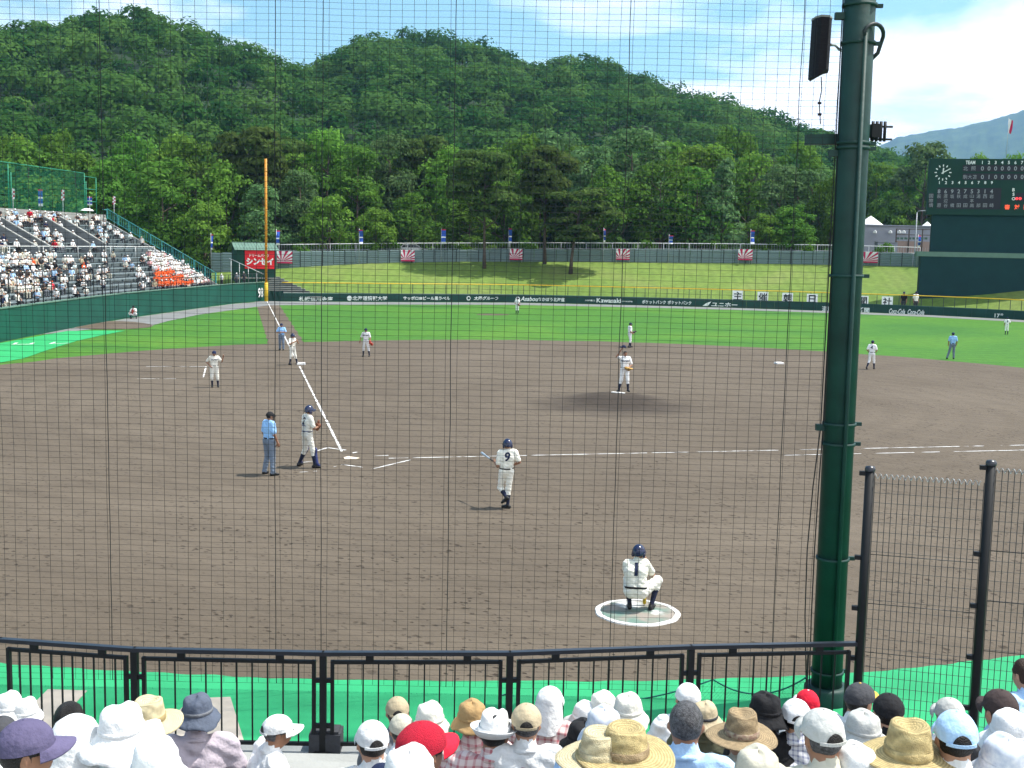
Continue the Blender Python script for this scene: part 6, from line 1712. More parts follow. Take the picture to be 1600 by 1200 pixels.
        def fn(p, t):
            r = math.hypot(p[0], p[1]); f = max(0, (r - 0.094) / w)
            wob = f * w * (0.28 * math.sin(2 * t + 0.7) + 0.16 * math.sin(5 * t) + 0.22 * math.cos(t))
            dent = 0.008 * math.sin(3 * t + 1) * (p[2] > 0.05); nn_ = 1 + 0.07 * mnoise.noise(Vector((p[0] * 24, p[1] * 24, p[2] * 24 + w * 99)))
            return (p[0] * nn_, p[1] * 1.16 * nn_, p[2] + wob + dent + 0.006 * mnoise.noise(Vector((p[0] * 30, p[1] * 30, 5 + w * 40))))
        mb.lathe(cr + br, 36, fn=fn); parts.append(('hat_crown', mb.mesh('hat_crown', MT['cloth_white'])))
        mb = MB(); mb.lathe([(0.0925, 0.028), (0.0965, 0.026), (0.0975, 0.010), (0.0945, 0.006)], 30, sy=1.16); parts.append(('hat_band', mb.mesh('hat_band', MT['cloth_white'])))
    elif kind in ('straw', 'straw_tall', 'fedora'):
        hgt = {'straw': 0.115, 'straw_tall': 0.135, 'fedora': 0.118}[kind]; w = {'straw': 0.105, 'straw_tall': 0.100, 'fedora': 0.052}[kind]
        mb = MB()
        cr = [(0.0008, hgt - 0.016), (0.030, hgt - 0.014), (0.052, hgt - 0.004), (0.066, hgt), (0.076, hgt - 0.010), (0.084, hgt * 0.6), (0.093, 0.006)]
        br = [(0.096, 0.0)] + [(0.096 + w * f, -0.014 * f + (0.022 * f * f if kind == 'fedora' else 0)) for f in (0.3, 0.6, 0.85, 1.0)] + [(0.096 + w, -0.020 + (0.022 if kind == 'fedora' else 0)), (0.096 + w * 0.5, -0.013), (0.091, -0.004)]
        def fn2(p, t):
            r = math.hypot(p[0], p[1]); f = max(0, (r - 0.096) / w)
            z = p[2] + f * w * (0.10 * math.sin(2 * t + 0.4) + 0.05 * math.sin(3 * t))
            if f > 0 and kind == 'fedora': z += 0.020 * f * f * (1 - math.cos(t))
            if p[2] > hgt * 0.55 and r < 0.08:
                if kind == 'fedora': z -= 0.020 * math.exp(-(p[0] / 0.02) ** 2)
                elif kind == 'straw_tall': z -= 0.012 * math.exp(-(p[0] / 0.03) ** 2)
            return (p[0] * (0.96 if kind == 'fedora' else 1), p[1] * 1.15 if f == 0 else p[1] * (1.15 - 0.08 * min(1, f)), z)
        mb.lathe(cr + br, 44, fn=fn2); parts.append(('hat_crown', mb.mesh('hat_crown', MT['cloth_white'])))
        mb = MB(); mb.lathe([(0.0900, 0.038), (0.0945, 0.037), (0.0975, 0.010), (0.0960, 0.005)], 36, sy=1.155); parts.append(('hat_band', mb.mesh('hat_band', MT['cloth_white'])))
    elif kind == 'towel':
        mb = MB(); vs = []; nk = 28
        prof = [(0.0008, 0.120), (0.04, 0.117), (0.08, 0.09), (0.105, 0.04), (0.118, -0.03), (0.135, -0.09), (0.175, -0.14), (0.225, -0.185), (0.25, -0.24)]
        def fn3(p, t):
            r = math.hypot(p[0], p[1]); f = max(0, (r - 0.1) / 0.15); return (p[0] * (1 + 0.06 * f * math.sin(7 * t)), p[1] * (1.05 - .1 * f) - 0.02 * f, p[2] + 0.02 * f * math.sin(5 * t + 1))
        mb.lathe(prof, nk, fn=fn3, skip=lambda i, k: i > 2 and (k < 4 or k > nk - 5)); parts.append(('towel_cloth', mb.mesh('towel_cloth', MT['cloth_white'])))
    HATC[kind] = parts
    return parts
def slot(o, m):
    if len(o.data.materials) == 0: o.data.materials.append(m)
    o.material_slots[0].link = 'OBJECT'; o.material_slots[0].material = m
def put_hat(parent, hm, kind, m, m2=None, tilt=0.0, name='hat', scale=1.0):
    h = bpy.data.objects.new({'helmet': 'helmet', 'towel': 'towel', 'cap': 'cap', 'cap_closed': 'cap', 'flapcap': 'cap'}.get(kind, 'hat'), None); COL.objects.link(h)
    h.empty_display_size = 0.1
    h.parent = parent; h.matrix_local = hm @ Matrix.Translation((0, 0, 0.010)) @ Matrix.Rotation(tilt, 4, 'X') @ Matrix.Scale(scale, 4)
    for nm, me in hat_mesh(kind):
        o = link(nm, me, h)
        if nm == 'back_opening': continue
        slot(o, CL[m2] if (m2 and nm in ('hat_band', 'brim', 'button', 'strap')) and not (nm in ('brim', 'strap') and m2 == 'flower') else CL[m])
    return h
HAIR = None
def hair_mesh():
    global HAIR
    if HAIR: return HAIR
    mb = MB(); vs = []; n, k = 26, 12
    def fn(p, t): return p
    for i in range(k + 1):
        ph = math.radians(88 - (88 + 52) * i / k)
        for j in range(n):
            t = 2 * math.pi * j / n; front = max(0, math.cos(t))
            r = 1.0 + 0.02 * math.sin(5 * t + i)
            vs.append((0.083 * r * math.cos(ph) * math.sin(t), 0.101 * r * math.cos(ph) * math.cos(t), 0.100 * math.sin(ph)))
    fs = []
    for i in range(k):
        for j in range(n):
            t = 2 * math.pi * (j + .5) / n; z = vs[i * n + j][2]
            if math.cos(t) > 0.62 and z < 0.055: continue
            if math.cos(t) > 0.05 and z < -0.005: continue
            if math.cos(t) > -0.35 and z < -0.035: continue
            fs.append((i*n+j, (i+1)*n+j, (i+1)*n+(j+1) % n, i*n+(j+1) % n))
    mb.add(vs, fs, 0, True); HAIR = mb.mesh('hair', CL['hair_black']); return HAIR
def put_hair(parent, hm, m='hair_black', scale=1.0):
    o = link('hair', hair_mesh(), parent); o.matrix_local = hm @ Matrix.Scale(scale, 4); slot(o, CL[m]); return o
FACEM = []
def put_face(parent, hm):
    """eyes and mouth"""
    if not FACEM:
        mb = MB(); mb.lathe([(0.0005, 0.004), (0.008, 0.002), (0.012, -0.003)], 10); FACEM.append(mb.mesh('eye', CL['eye']))
        mb = MB(); mb.lathe([(0.0005, 0.004), (0.010, 0.002), (0.018, -0.003)], 12); FACEM.append(mb.mesh('mouth', CL['lip']))
    for sx in (-1, 1):
        e = link('eye', FACEM[0], parent); e.matrix_local = hm @ Matrix.Translation((sx * 0.033, 0.0885, -0.008)) @ Matrix.Rotation(math.radians(-90), 4, 'X') @ Matrix.Scale(0.6, 4, (0, 1, 0))
    e = link('mouth', FACEM[1], parent); e.matrix_local = hm @ Matrix.Translation((0, 0.0945, -0.072)) @ Matrix.Rotation(math.radians(-90), 4, 'X') @ Matrix.Scale(0.35, 4, (0, 1, 0))
def back_number(parent, me, txt, P, h=0.20, m='navy_print', front=False, w=None):
    """number lettered on the shirt, moulded to the cloth"""
    t = fit_text(text_mesh(txt, bold=0.05 if txt == '1' else 0.03), h=h, w=w)
    bm_ = bmesh.new(); bm_.from_mesh(t); bmesh.ops.triangulate(bm_, faces=bm_.faces[:])
    for _ in range(3):
        lg = [e for e in bm_.edges if e.calc_length() > 0.022]
        if lg: bmesh.ops.subdivide_edges(bm_, edges=lg, cuts=1); bmesh.ops.triangulate(bm_, faces=bm_.faces[:])
    bm_.to_mesh(t); bm_.free()
    bv = BVHTree.FromPolygons([v.co for v in me.vertices], [p.vertices for p in me.polygons])
    sx = Vector((P['shR'] - P['shL'])); sx.normalize(); up = Vector(P['nec'] - P['wai']); up.normalize()
    n = up.cross(sx); n.normalize()          # forward
    if front: right, out = -sx, n
    else: right, out = sx, -n
    c = Vector(P['che'] * 0.80 + P['nec'] * 0.2) if not front else Vector(P['che'] * .85 + P['nec'] * .15)
    for v in t.vertices:
        p = c + right * v.co.x + up * v.co.y
        hit = bv.ray_cast(p + out * 0.5, -out)
        v.co = (hit[0] if hit[0] is not None else p + out * 0.14) + out * 0.011
    t.materials.clear(); t.materials.append(MT[m]); t.update()
    return link('number' if not front else 'chest_lettering', t, parent)
def put_belt(parent, P, m='belt', h=1.0, buckle=False):
    hx = Vector(P['hiR'] - P['hiL']).normalized(); up = Vector(P['che'] - P['pel']).normalized(); fw = up.cross(hx)
    c = Vector(P['pel'] * 0.38 + P['wai'] * 0.62); mb = MB(); n = 26; vs = []
    for i in range(n):
        a = 2 * math.pi * i / n
        for dz in (-0.018, 0.018):
            p = c + hx * (0.178 * h * math.cos(a)) + fw * (0.128 * h * math.sin(a)) + up * dz; vs.append(tuple(p))
    mb.add(vs, [(2*i, 2*((i+1) % n), 2*((i+1) % n)+1, 2*i+1) for i in range(n)], 0, True)
    return mb.build('belt', CL[m], parent)
def glove(parent_name, c, dirn, m, label, size=0.15, rz=0.0):
    """baseball glove held on a hand, a thing of its own"""
    B = Body(); d = np.asarray(dirn, float); d /= np.linalg.norm(d); s_ = np.cross(d, (0, 0, 1.)); 
    if np.linalg.norm(s_) < 0.2: s_ = np.cross(d, (0, 1., 0))
    s_ /= np.linalg.norm(s_); n = np.cross(s_, d); z = np.zeros(3)
    B.ell(z + d * 0.02, (0.075, 0.075, 0.06), 0, 0.03)
    for i, (o, l) in enumerate(((-.075, .10), (-.038, .135), (0.0, .145), (.038, .13))): B.cone(z + s_ * o * 0.8, z + s_ * o * 1.15 + d * l + n * 0.045, 0.033, 0.022, 0, 0.012)
    B.cone(z + s_ * 0.06, z + s_ * 0.115 + d * 0.075 + n * 0.05, 0.033, 0.024, 0, 0.015)
    B.cone(z - d * 0.03, z - d * 0.08, 0.055, 0.048, 0, 0.02)
    me = B.mesh('glove', 0.014, [CL[m]]); o = link('glove', me); o.location = c; o.scale = (size / .15,) * 3
    return tag(o, label, 'glove')
def bat(p0, p1, m, label):
    p0, p1 = np.asarray(p0, float), np.asarray(p1, float); d = p1 - p0
    mb = MB(); mb.tube([p0 - p0, d * .012, d * .014, d * .05, d * .35, d * .60, d * .85, d * .97, d], [0.024, 0.024, 0.0135, 0.0125, 0.0145, 0.024, 0.033, 0.033, 0.018], 14)
    o = mb.build('bat', CL[m]); o.location = p0; tag(o, label, 'bat')
    mb = MB(); mb.tube([d * .015, d * .34], [0.0150, 0.0155], 12); mb.build('grip_tape', CL['glove_black'], o)
    return o
def world_of(o, p): return np.array(o.matrix_basis @ Vector([float(q) for q in p]))
def heading(dx, dy): return math.atan2(-dx, dy)
HR = math.atan2(-CAM_F[0], CAM_F[1])          # heading that looks the way the camera looks (rotation about Z for a +Y facing figure)
def stand_figure(px, py, hpx, yaw_rel, pose, label, mats, group=None, z=0.006, nom=1.75, **kw):
    """yaw_rel: 0 looks away from us, + turns to the left of the picture"""
    me, hm, P = make_body('person', pose, mats, **kw)
    g = G(px, py, z); dd = depth(g)
    o = link('person', me); o.location = g; o.rotation_euler = (0, 0, HR + yaw_rel)
    sc = hpx * dd / FPX / nom; o.scale = (sc, sc, sc)
    tag(o, label, 'person', group)
    bpy.context.view_layer.update()
    return o, me, hm, P
# ------------------------------------------------------------------ players, umpires and coaches on the field
UNI = [CL['skin_dark'], CL['ivory'], CL['cream_pants'], CL['sock_navy'], CL['shoe_black'], CL['navy'], CL['hair_black']]
UMP = [CL['skin_dark'], CL['umpblue'], CL['umpgrey'], CL['sock_navy'], CL['shoe_black'], CL['navy'], CL['hair_black']]
UNW = [CL['skin_dark'], CL['white'], CL['white'], CL['sock_navy'], CL['shoe_black'], CL['navy'], CL['hair_black']]
PG = 'players on the field'; UG = 'umpires on the field'
def dress(o, me, hm, P, hat='cap_closed', hatm='navy', face=False, num=None, nh=0.2, chest=None, belt=True, bh=1.0, hair='hair_black'):
    put_hair(o, hm, hair)
    if hat: put_hat(o, hm, hat, hatm, scale=1.14 if hat == 'helmet' else 1.04)
    if face: put_face(o, hm)
    if belt: put_belt(o, P, h=bh)
    if num: back_number(o, me, num, P, nh)
    if chest: back_number(o, me, chest, P, 0.085, front=True)

# home plate umpire
o, me, hm, P = stand_figure(421, 742, 100, -0.75, dict(wrL=(-0.22, 0.08, 0.93), wrR=(0.25, 0.10, 0.90), elR=(0.26, -0.02, 1.14), knL=(-0.13, 0.03, 0.5), anL=(-0.17, -0.04, 0.085), knR=(0.12, 0.02, 0.5), anR=(0.16, 0.0, 0.085), toL=(-0.3, 1, 0), toR=(0.35, 1, 0), hpit=-0.05),
    'umpire in light blue shirt and grey trousers standing behind the catcher', UMP, UG, long_pants=True, heavy=1.12, baggy=1.08)
dress(o, me, hm, P, hatm='black', bh=1.1)
mb = MB()                                                      # face mask
for a in np.linspace(-1.1, 1.1, 5): mb.tube([(0.088 * math.sin(a), 0.112 * math.cos(a) + 0.012, z) for z in np.linspace(-0.12, 0.05, 6)], 0.006, 5)
for z in (-0.12, -0.07, -0.03, 0.03): mb.tube([(0.09 * math.sin(a), 0.112 * math.cos(a) + 0.014, z) for a in np.linspace(-1.2, 1.2, 9)], 0.006, 5)
f = mb.build('face_mask', CL['black'], o); f.matrix_local = hm
# catcher, number 2
o, me, hm, P = stand_figure(480, 730, 97, -0.85, dict(che=(0, 0.0, 1.29), nec=(0, 0.02, 1.46), hea=(0, 0.06, 1.62), shL=(-0.185, 0.02, 1.41), shR=(0.185, 0.0, 1.41), elL=(-0.27, 0.10, 1.14), elR=(0.27, 0.06, 1.13), wrL=(-0.07, 0.30, 1.16), wrR=(0.06, 0.30, 1.13),
    knL=(-0.20, 0.06, 0.49), anL=(-0.30, -0.08, 0.085), knR=(0.17, 0.08, 0.5), anR=(0.24, 0.10, 0.085), toL=(-0.4, 1, 0), toR=(0.7, 1, 0)),
    'catcher in cream uniform with number 2 and navy shin guards beside home plate', UNI, PG)
dress(o, me, hm, P, 'helmet', 'helmet', num='2', nh=0.21)
for sd in 'LR':
    kn, an, to = P['kn' + sd], P['an' + sd], P['to' + sd] / np.linalg.norm(P['to' + sd])
    B = Body(); B.ell(kn + to * 0.075, (0.065, 0.045, 0.085), 0, 0.03); B.cone(kn * 0.8 + an * 0.2 + to * 0.05, an + to * 0.055 + (0, 0, 0.06), 0.058, 0.05, 0, 0.03); B.cone(an + to * 0.07 + (0, 0, 0.03), an + to * 0.12, 0.045, 0.035, 0, 0.02)
    link('shin_guard', B.mesh('shin_guard', 0.016, [CL['guard']]), o)
mb = MB()
for z, w in ((1.20, 0.17), (1.04, 0.165)): mb.tube([(w * math.cos(a), 0.0 + 0.135 * math.sin(a), z) for a in np.linspace(0, 2 * math.pi, 24)], 0.012, 5)
mb.build('protector_strap', CL['guard'], o)
glove('glove', world_of(o, (0.0, 0.36, 1.14)), (0.3, 0.2, 0.9), 'glove_brown', 'dark brown catcher mitt held at the chest of number 2', 0.17)
# batter walking up, number 9
o, me, hm, P = stand_figure(790, 794, 109, 0.12, dict(pel=(0.0, 0, 0.94), wai=(0.0, -0.01, 1.07), che=(0.02, -0.01, 1.29), nec=(0.03, 0, 1.455), hea=(0.02, 0.03, 1.62), hyaw=0.25, shL=(-0.17, 0.03, 1.40), shR=(0.21, -0.03, 1.43),
    elL=(-0.22, 0.0, 1.07), wrL=(-0.27, 0.23, 1.13), elR=(0.31, -0.09, 1.19), wrR=(0.15, 0.20, 1.04), hiL=(-0.09, 0, 0.92), hiR=(0.09, 0, 0.92), knL=(-0.13, 0.12, 0.50), anL=(0.0, -0.14, 0.30), toL=(-0.6, 0.4, -0.5), knR=(0.06, 0.02, 0.49), anR=(0.05, -0.02, 0.085), toR=(-0.75, 0.5, 0)),
    'batter in cream uniform with number 9 walking to the plate', UNI, PG)
dress(o, me, hm, P, 'helmet', 'helmet', num='9', nh=0.23)
a_, b_ = world_of(o, (-0.275, 0.24, 1.13)), world_of(o, (-0.52, 0.98, 1.22))
bat(a_, a_ + (b_ - a_) / np.linalg.norm(b_ - a_) * 0.84, 'bat_silver', 'silver bat with dark grip carried by number 9')
# on deck batter, number 1, squatting
o, me, hm, P = stand_figure(1000, 953, 100, -0.12, dict(pel=(-0.08, -0.08, 0.36), wai=(-0.09, -0.08, 0.48), che=(-0.10, -0.02, 0.70), nec=(-0.08, 0.06, 0.88), hea=(-0.06, 0.11, 1.03), hyaw=-0.35, shL=(-0.27, 0.02, 0.82), shR=(0.08, 0.05, 0.84),
    elL=(-0.27, 0.27, 0.63), wrL=(-0.04, 0.40, 0.76), elR=(0.20, 0.24, 0.60), wrR=(0.05, 0.36, 0.86), hiL=(-0.18, -0.06, 0.36), hiR=(0.02, -0.06, 0.36), knL=(-0.24, 0.34, 0.46), anL=(-0.19, -0.02, 0.10), toL=(-0.1, 1, 0), knR=(0.30, 0.22, 0.50), anR=(0.20, 0.06, 0.085), toR=(0.35, 1, 0)),
    'batter with number 1 squatting on the white rimmed round mat', UNI, PG, z=0.03, nom=1.145, cuff=0.30, heavy=1.12, baggy=1.15)
dress(o, me, hm, P, 'helmet', 'helmet', num='1', nh=0.24, bh=1.16)
bat(world_of(o, (0.055, 0.385, 0.87)), world_of(o, (0.075, 0.30, 0.015)), 'bat_wood', 'yellow bat stood upright between the knees of number 1')
# pitcher on the mound
o, me, hm, P = stand_figure(975, 612, 64.5, math.pi + 0.12, dict(hpit=-0.12, hyaw=0.1, elR=(0.38, 0.08, 1.50), wrR=(0.20, 0.13, 1.80), elL=(-0.30, -0.02, 1.13), wrL=(-0.10, 0.20, 1.03), knL=(-0.13, 0.04, 0.5), anL=(-0.17, 0.0, 0.085), knR=(0.14, 0.02, 0.5), anR=(0.22, -0.02, 0.085), toR=(0.7, 0.8, 0), toL=(-0.2, 1, 0)),
    'pitcher in cream uniform on the mound lifting his cap off his head', UNW, PG, z=0.24)
dress(o, me, hm, P, None, face=True, chest='NANAE')
q = world_of(o, (0.10, 0.14, 1.90))
cp = empty('cap', q, HR + 2.2); tag(cp, 'navy cap held up above the head of the pitcher', 'cap')
for nm, me_ in hat_mesh('cap_closed'): ob = link(nm, me_, cp); slot(ob, CL['navy'])
cp.rotation_euler = (0.25, 0.15, HR + 1.6)
glove('glove', world_of(o, (-0.08, 0.25, 1.00)), (0.9, 0.1, -0.3), 'glove_tan', 'bright tan glove held at the waist of the pitcher', 0.2)
# third base coach
o, me, hm, P = stand_figure(335, 605, 57.5, math.pi + 0.35, dict(elL=(-0.34, 0.10, 1.22), wrL=(-0.40, 0.20, 1.46), elR=(0.34, -0.10, 1.20), wrR=(0.20, 0.08, 1.03), knL=(-0.14, 0.02, 0.5), anL=(-0.17, 0.02, 0.085), anR=(0.10, -0.02, 0.085), hyaw=-0.2),
    'coach in cream uniform and navy cap raising one hand near third base', UNI, PG, baggy=1.12)
dress(o, me, hm, P, face=True, chest='ASAHI')
# runner on third
o, me, hm, P = stand_figure(457, 570, 48.5, math.pi + 0.9, dict(elL=(-0.30, 0.14, 1.22), wrL=(-0.10, 0.28, 1.38), elR=(0.30, 0.10, 1.18), wrR=(0.02, 0.28, 1.34), knL=(-0.17, 0.05, 0.5), anL=(-0.30, 0.06, 0.085), knR=(0.13, 0.03, 0.5), anR=(0.19, -0.02, 0.085), toL=(-0.8, 0.5, 0)),
    'runner in cream uniform and navy helmet with one foot on third base', UNI, PG)
dress(o, me, hm, P, 'helmet', 'helmet', face=True)
# third base umpire
o, me, hm, P = stand_figure(440, 547, 42, math.pi - 0.1, dict(elL=(-0.31, 0.05, 1.17), wrL=(-0.06, 0.23, 1.18), elR=(0.31, 0.05, 1.17), wrR=(0.06, 0.24, 1.14)), 'umpire in light blue shirt standing behind the runner on third', UMP, UG, long_pants=True, baggy=1.08, heavy=1.05, vox=0.018)
dress(o, me, hm, P, hatm='navy', face=True)
# third baseman
o, me, hm, P = stand_figure(571.5, 557, 44.5, math.pi - 0.05, dict(elL=(-0.28, 0.02, 1.16), wrL=(-0.30, 0.12, 0.94), elR=(0.30, -0.02, 1.15), wrR=(0.36, 0.05, 0.92), knL=(-0.17, 0.04, 0.5), anL=(-0.22, 0, 0.085), knR=(0.14, 0.03, 0.5), anR=(0.16, 0, 0.085)), 'fielder facing us with a red brown glove on the dirt left of centre', UNW, PG, vox=0.018)
dress(o, me, hm, P, face=True, chest='NANAE')
glove('glove', world_of(o, (-0.31, 0.17, 0.86)), (0.1, 0.3, -0.95), 'glove_red', 'red brown glove hanging from the hand of the fielder left of centre', 0.19)
# middle infielder behind the pitcher
o, me, hm, P = stand_figure(983.5, 543, 39, -1.25, dict(elL=(-0.27, 0.06, 1.15), wrL=(-0.14, 0.28, 1.08), elR=(0.24, -0.06, 1.13), wrR=(0.16, 0.16, 1.0), knL=(-0.10, 0.10, 0.5), anL=(-0.12, 0.14, 0.085), anR=(0.11, -0.10, 0.085)), 'fielder turned to the right at the grass edge behind the pitcher', UNW, PG, vox=0.018)
dress(o, me, hm, P)
glove('glove', world_of(o, (-0.11, 0.35, 1.07)), (0.2, 0.9, 0.1), 'glove_black', 'black glove of the fielder behind the pitcher', 0.18)
# left fielder, far out
o, me, hm, P = stand_figure(808, 490, 25.5, math.pi - 0.3, dict(elL=(-0.28, 0.06, 1.15), wrL=(-0.22, 0.22, 0.98), elR=(0.28, 0.05, 1.15), wrR=(0.10, 0.24, 1.08)), 'distant fielder standing in front of the outfield fence near centre', UNW, PG, vox=0.022)
dress(o, me, hm, P)
glove('glove', world_of(o, (-0.24, 0.27, 0.95)), (0.1, 0.5, -0.8), 'glove_brown', 'brown glove of the distant fielder near the outfield fence', 0.18)
# number 4 walking right
o, me, hm, P = stand_figure(1361, 577, 45.5, -0.62, dict(elL=(-0.26, -0.10, 1.16), wrL=(-0.20, 0.08, 1.0), elR=(0.27, 0.05, 1.16), wrR=(0.17, 0.24, 1.05), knL=(-0.12, -0.02, 0.5), anL=(-0.16, -0.34, 0.14), toL=(-0.1, 0.8, -0.5), knR=(0.09, 0.18, 0.52), anR=(0.10, 0.22, 0.085)), 'fielder with number 4 on his back striding to the right of the green pole', UNW, PG, vox=0.018)
dress(o, me, hm, P, num='4')
# second base umpire
o, me, hm, P = stand_figure(1487, 561, 42, -0.1, dict(elL=(-0.26, -0.02, 1.15), wrL=(-0.25, 0.08, 0.93), elR=(0.26, -0.02, 1.15), wrR=(0.25, 0.08, 0.93), knL=(-0.17, 0.02, 0.5), anL=(-0.29, 0.0, 0.085), knR=(0.10, 0.02, 0.5), anR=(0.12, 0.0, 0.085)), 'umpire in light blue shirt with feet apart on the grass below the scoreboard', UMP, UG, long_pants=True, baggy=1.06, vox=0.018)
dress(o, me, hm, P)
# centre fielder
o, me, hm, P = stand_figure(1572.5, 522.5, 27, -0.15, dict(elL=(-0.28, -0.04, 1.16), wrL=(-0.27, 0.02, 0.92), elR=(0.30, -0.03, 1.18), wrR=(0.20, 0.16, 1.05), anL=(-0.13, -0.1, 0.085), anR=(0.13, 0.06, 0.085)), 'distant fielder seen from behind below the scoreboard wall', UNW, PG, vox=0.022)
dress(o, me, hm, P, num='8')
# bullpen catcher crouching by the left wall
o, me, hm, P = stand_figure(209, 498.0, 20.5, math.pi, dict(pel=(0, -0.12, 0.34), wai=(0, -0.12, 0.46), che=(0, -0.04, 0.70), nec=(0, 0.02, 0.87), hea=(0, 0.06, 1.02), shL=(-0.185, 0, 0.82), shR=(0.185, 0, 0.82), elL=(-0.28, 0.20, 0.62), wrL=(-0.08, 0.42, 0.62), elR=(0.28, 0.16, 0.58), wrR=(0.20, 0.36, 0.50), hiL=(-0.09, -0.1, 0.34), hiR=(0.09, -0.1, 0.34), knL=(-0.30, 0.26, 0.46), knR=(0.30, 0.26, 0.46), anL=(-0.22, 0.0, 0.09), anR=(0.22, 0.0, 0.09), toL=(-0.5, 1, 0), toR=(0.5, 1, 0)), 'bullpen catcher crouching on the grey track below the left wall', UNW, PG, nom=1.14, vox=0.022)
dress(o, me, hm, P, hatm='black', belt=False)
glove('glove', world_of(o, (-0.06, 0.47, 0.62)), (0, 0.4, 0.9), 'glove_red', 'reddish mitt of the bullpen catcher by the left wall', 0.2)
# two helpers behind the outfield fence
for px, yt, sh, lb in ((1408, 455.5, 'black', 'person in dark clothes standing behind the fence left of the scoreboard wall'), (1426, 455, 'ivory', 'person in pale clothes standing behind the fence close to the scoreboard wall')):
    f = fp(fs(px), 1.6); dd = depth(f); zt_ = zat(f, yt); 
    me, hm, P = make_body('person', dict(pel=(0, 0, .92)), [CL['skin_dark'], CL[sh], CL['dkgrey'], CL['sock_navy'], CL['shoe_black'], CL['navy'], CL['hair_black']], long_pants=True, vox=0.024)
    o = link('person', me); o.location = (f[0], f[1], 0.06); o.rotation_euler = (0, 0, HR + math.pi * (0.8 if px < 1420 else 1.1)); s_ = (zt_ - 0.06) / 1.75; o.scale = (s_,) * 3
    tag(o, lb, 'person'); put_hair(o, hm); put_hat(o, hm, 'cap_closed', 'navy')

# ------------------------------------------------------------------ crowd in the left stand
def mini(name, seated=True, hat=True, lean=0.0, arm=0):
    P = dict(pel=(0, 0, .50), wai=(0, -.02, .64), che=(0, -.03 + lean, .86), nec=(0, lean, 1.03), hea=(0, .04 + lean, 1.18), shL=(-.19, lean, .97), shR=(.19, lean, .97), elL=(-.25, .08, .72), elR=(.25, .08, .72), wrL=(-.13, .30, .60), wrR=(.13, .30, .60), hiL=(-.1, .02, .50), hiR=(.1, .02, .50), knL=(-.13, .44, .50), knR=(.13, .44, .50), anL=(-.13, .44, .09), anR=(.13, .44, .09))
    if not seated: P = {}
    if arm == 1: P.update(elR=(.30, .18, .86), wrR=(.16, .30, 1.10))
    if arm == 2: P.update(wrL=(-.02, .3, .80), wrR=(.02, .32, .80))
    Q = {k: (np.array(v, float) if isinstance(v, (tuple, list)) else v) for k, v in {**DEF, **P}.items()}
    B = Body()
    B.cone(Q['hiL'] * .8, Q['hiR'] * .8, .12, .12, PANTS, .05); B.cone(Q['wai'], Q['che'], .15, .16, SHIRT, .06); B.cone(Q['shL'] * .85 + Q['nec'] * .15, Q['shR'] * .85 + Q['nec'] * .15, .075, .075, SHIRT, .05)
    B.ell(Q['hea'], (.085, .1, .115), SKIN, .02); B.cone(Q['nec'], Q['hea'], .05, .05, SKIN, .02)
    B.ell(Q['hea'] + np.array([0, -.01, .035]), (.095, .11, .09), HAIRL, .01)
    if hat: B.cone(Q['hea'] + np.array([-.05, .11, .03]), Q['hea'] + np.array([.05, .11, .03]), .03, .03, HAIRL, .01)
    for s in 'LR':
        B.cone(Q['sh' + s], Q['el' + s], .062, .052, SHIRT, .03); B.cone(Q['el' + s], Q['wr' + s], .045, .04, SKIN, .02)
        B.cone(Q['hi' + s], Q['kn' + s], .09, .075, PANTS, .03); B.cone(Q['kn' + s], Q['an' + s], .068, .055, PANTS, .03); B.cone(Q['an' + s] + np.array([0, -.03, -.035]), Q['an' + s] + np.array([0, .13, -.04]), .045, .04, SHOE, .02)
    mats = [CL['skin'], CL['white'], CL['dkgrey'], CL['dkgrey'], CL['shoe_black'], CL['navy'], CL['white']]
    return B.mesh(name, 0.042, mats)
MINI = [mini('spectator'), mini('spectator', lean=0.12), mini('spectator', lean=-0.04, arm=1), mini('spectator', lean=0.05, arm=2)]
MSTAND = mini('spectator', seated=False)
rs_ = random.Random(21)
cand = []
def seat_s(k, step):
    n = int(60 / step); return n
# length of the wall curve per parameter unit
seglen = [np.linalg.norm(WC[i+1] - WC[i]) for i in range(NS - 1)]
cum = np.concatenate([[0], np.cumsum(seglen)])
def s_at_len(l): return float(np.interp(l, cum, np.arange(NS)))
LST = float(np.interp(S_ST, np.arange(NS), cum))
for k in range(ROWS):
    l = 0.6
    while l < LST - 0.6:
        s = s_at_len(l); p = wp(s, row_d(k) + 0.40); z = row_z(k)
        px, py = proj((p[0], p[1], z + 0.9))
        l += 0.56 + rs_.uniform(-0.12, 0.16)
        if px < -25: continue
        if any(abs(px - c) < w and row_d(k) > d0 and row_d(k) < d1 for c, w, d0, d1 in ((40, 7, 5.8, 10.2), (103, 7, 6.2, 10.6), (128, 7, 6.2, 10.6), (16, 7, 5.6, 10.2))): continue
        r_ = rs_.random()
        if k == 7: continue
        if 420 < py < 447 and 238 + (py - 420) * 0.4 < px + rs_.uniform(-3, 3) < 264 + (py - 420) * 2.0:
            if r_ < 0.93: cand.append((p, z, k, 'orange'))
            continue
        if 382 < py < 441 and 228 + (py - 386) * 0.3 < px + rs_.uniform(-4, 4) < 287 + (py - 386) * 1.0:
            if r_ < 0.93: cand.append((p, z, k, 'cheer'))
            continue
        pr = 0.60 if px < 60 else (0.52 if px < 100 else (0.34 if px < 165 else 0.10))
        if k <= 1: pr *= 0.6
        if k >= 10 and px > 100: pr = max(pr, 0.15)
        clump = mnoise.noise(Vector((p[0] * 0.5, p[1] * 0.5, k * 0.9)))
        if r_ < pr * (1 + 1.1 * clump): cand.append((p, z, k, 'any'))
print('crowd', len(cand))
cand.sort(key=lambda c: depth((c[0][0], c[0][1], c[1])) - (14 if c[3] in ('orange', 'cheer') else 0))
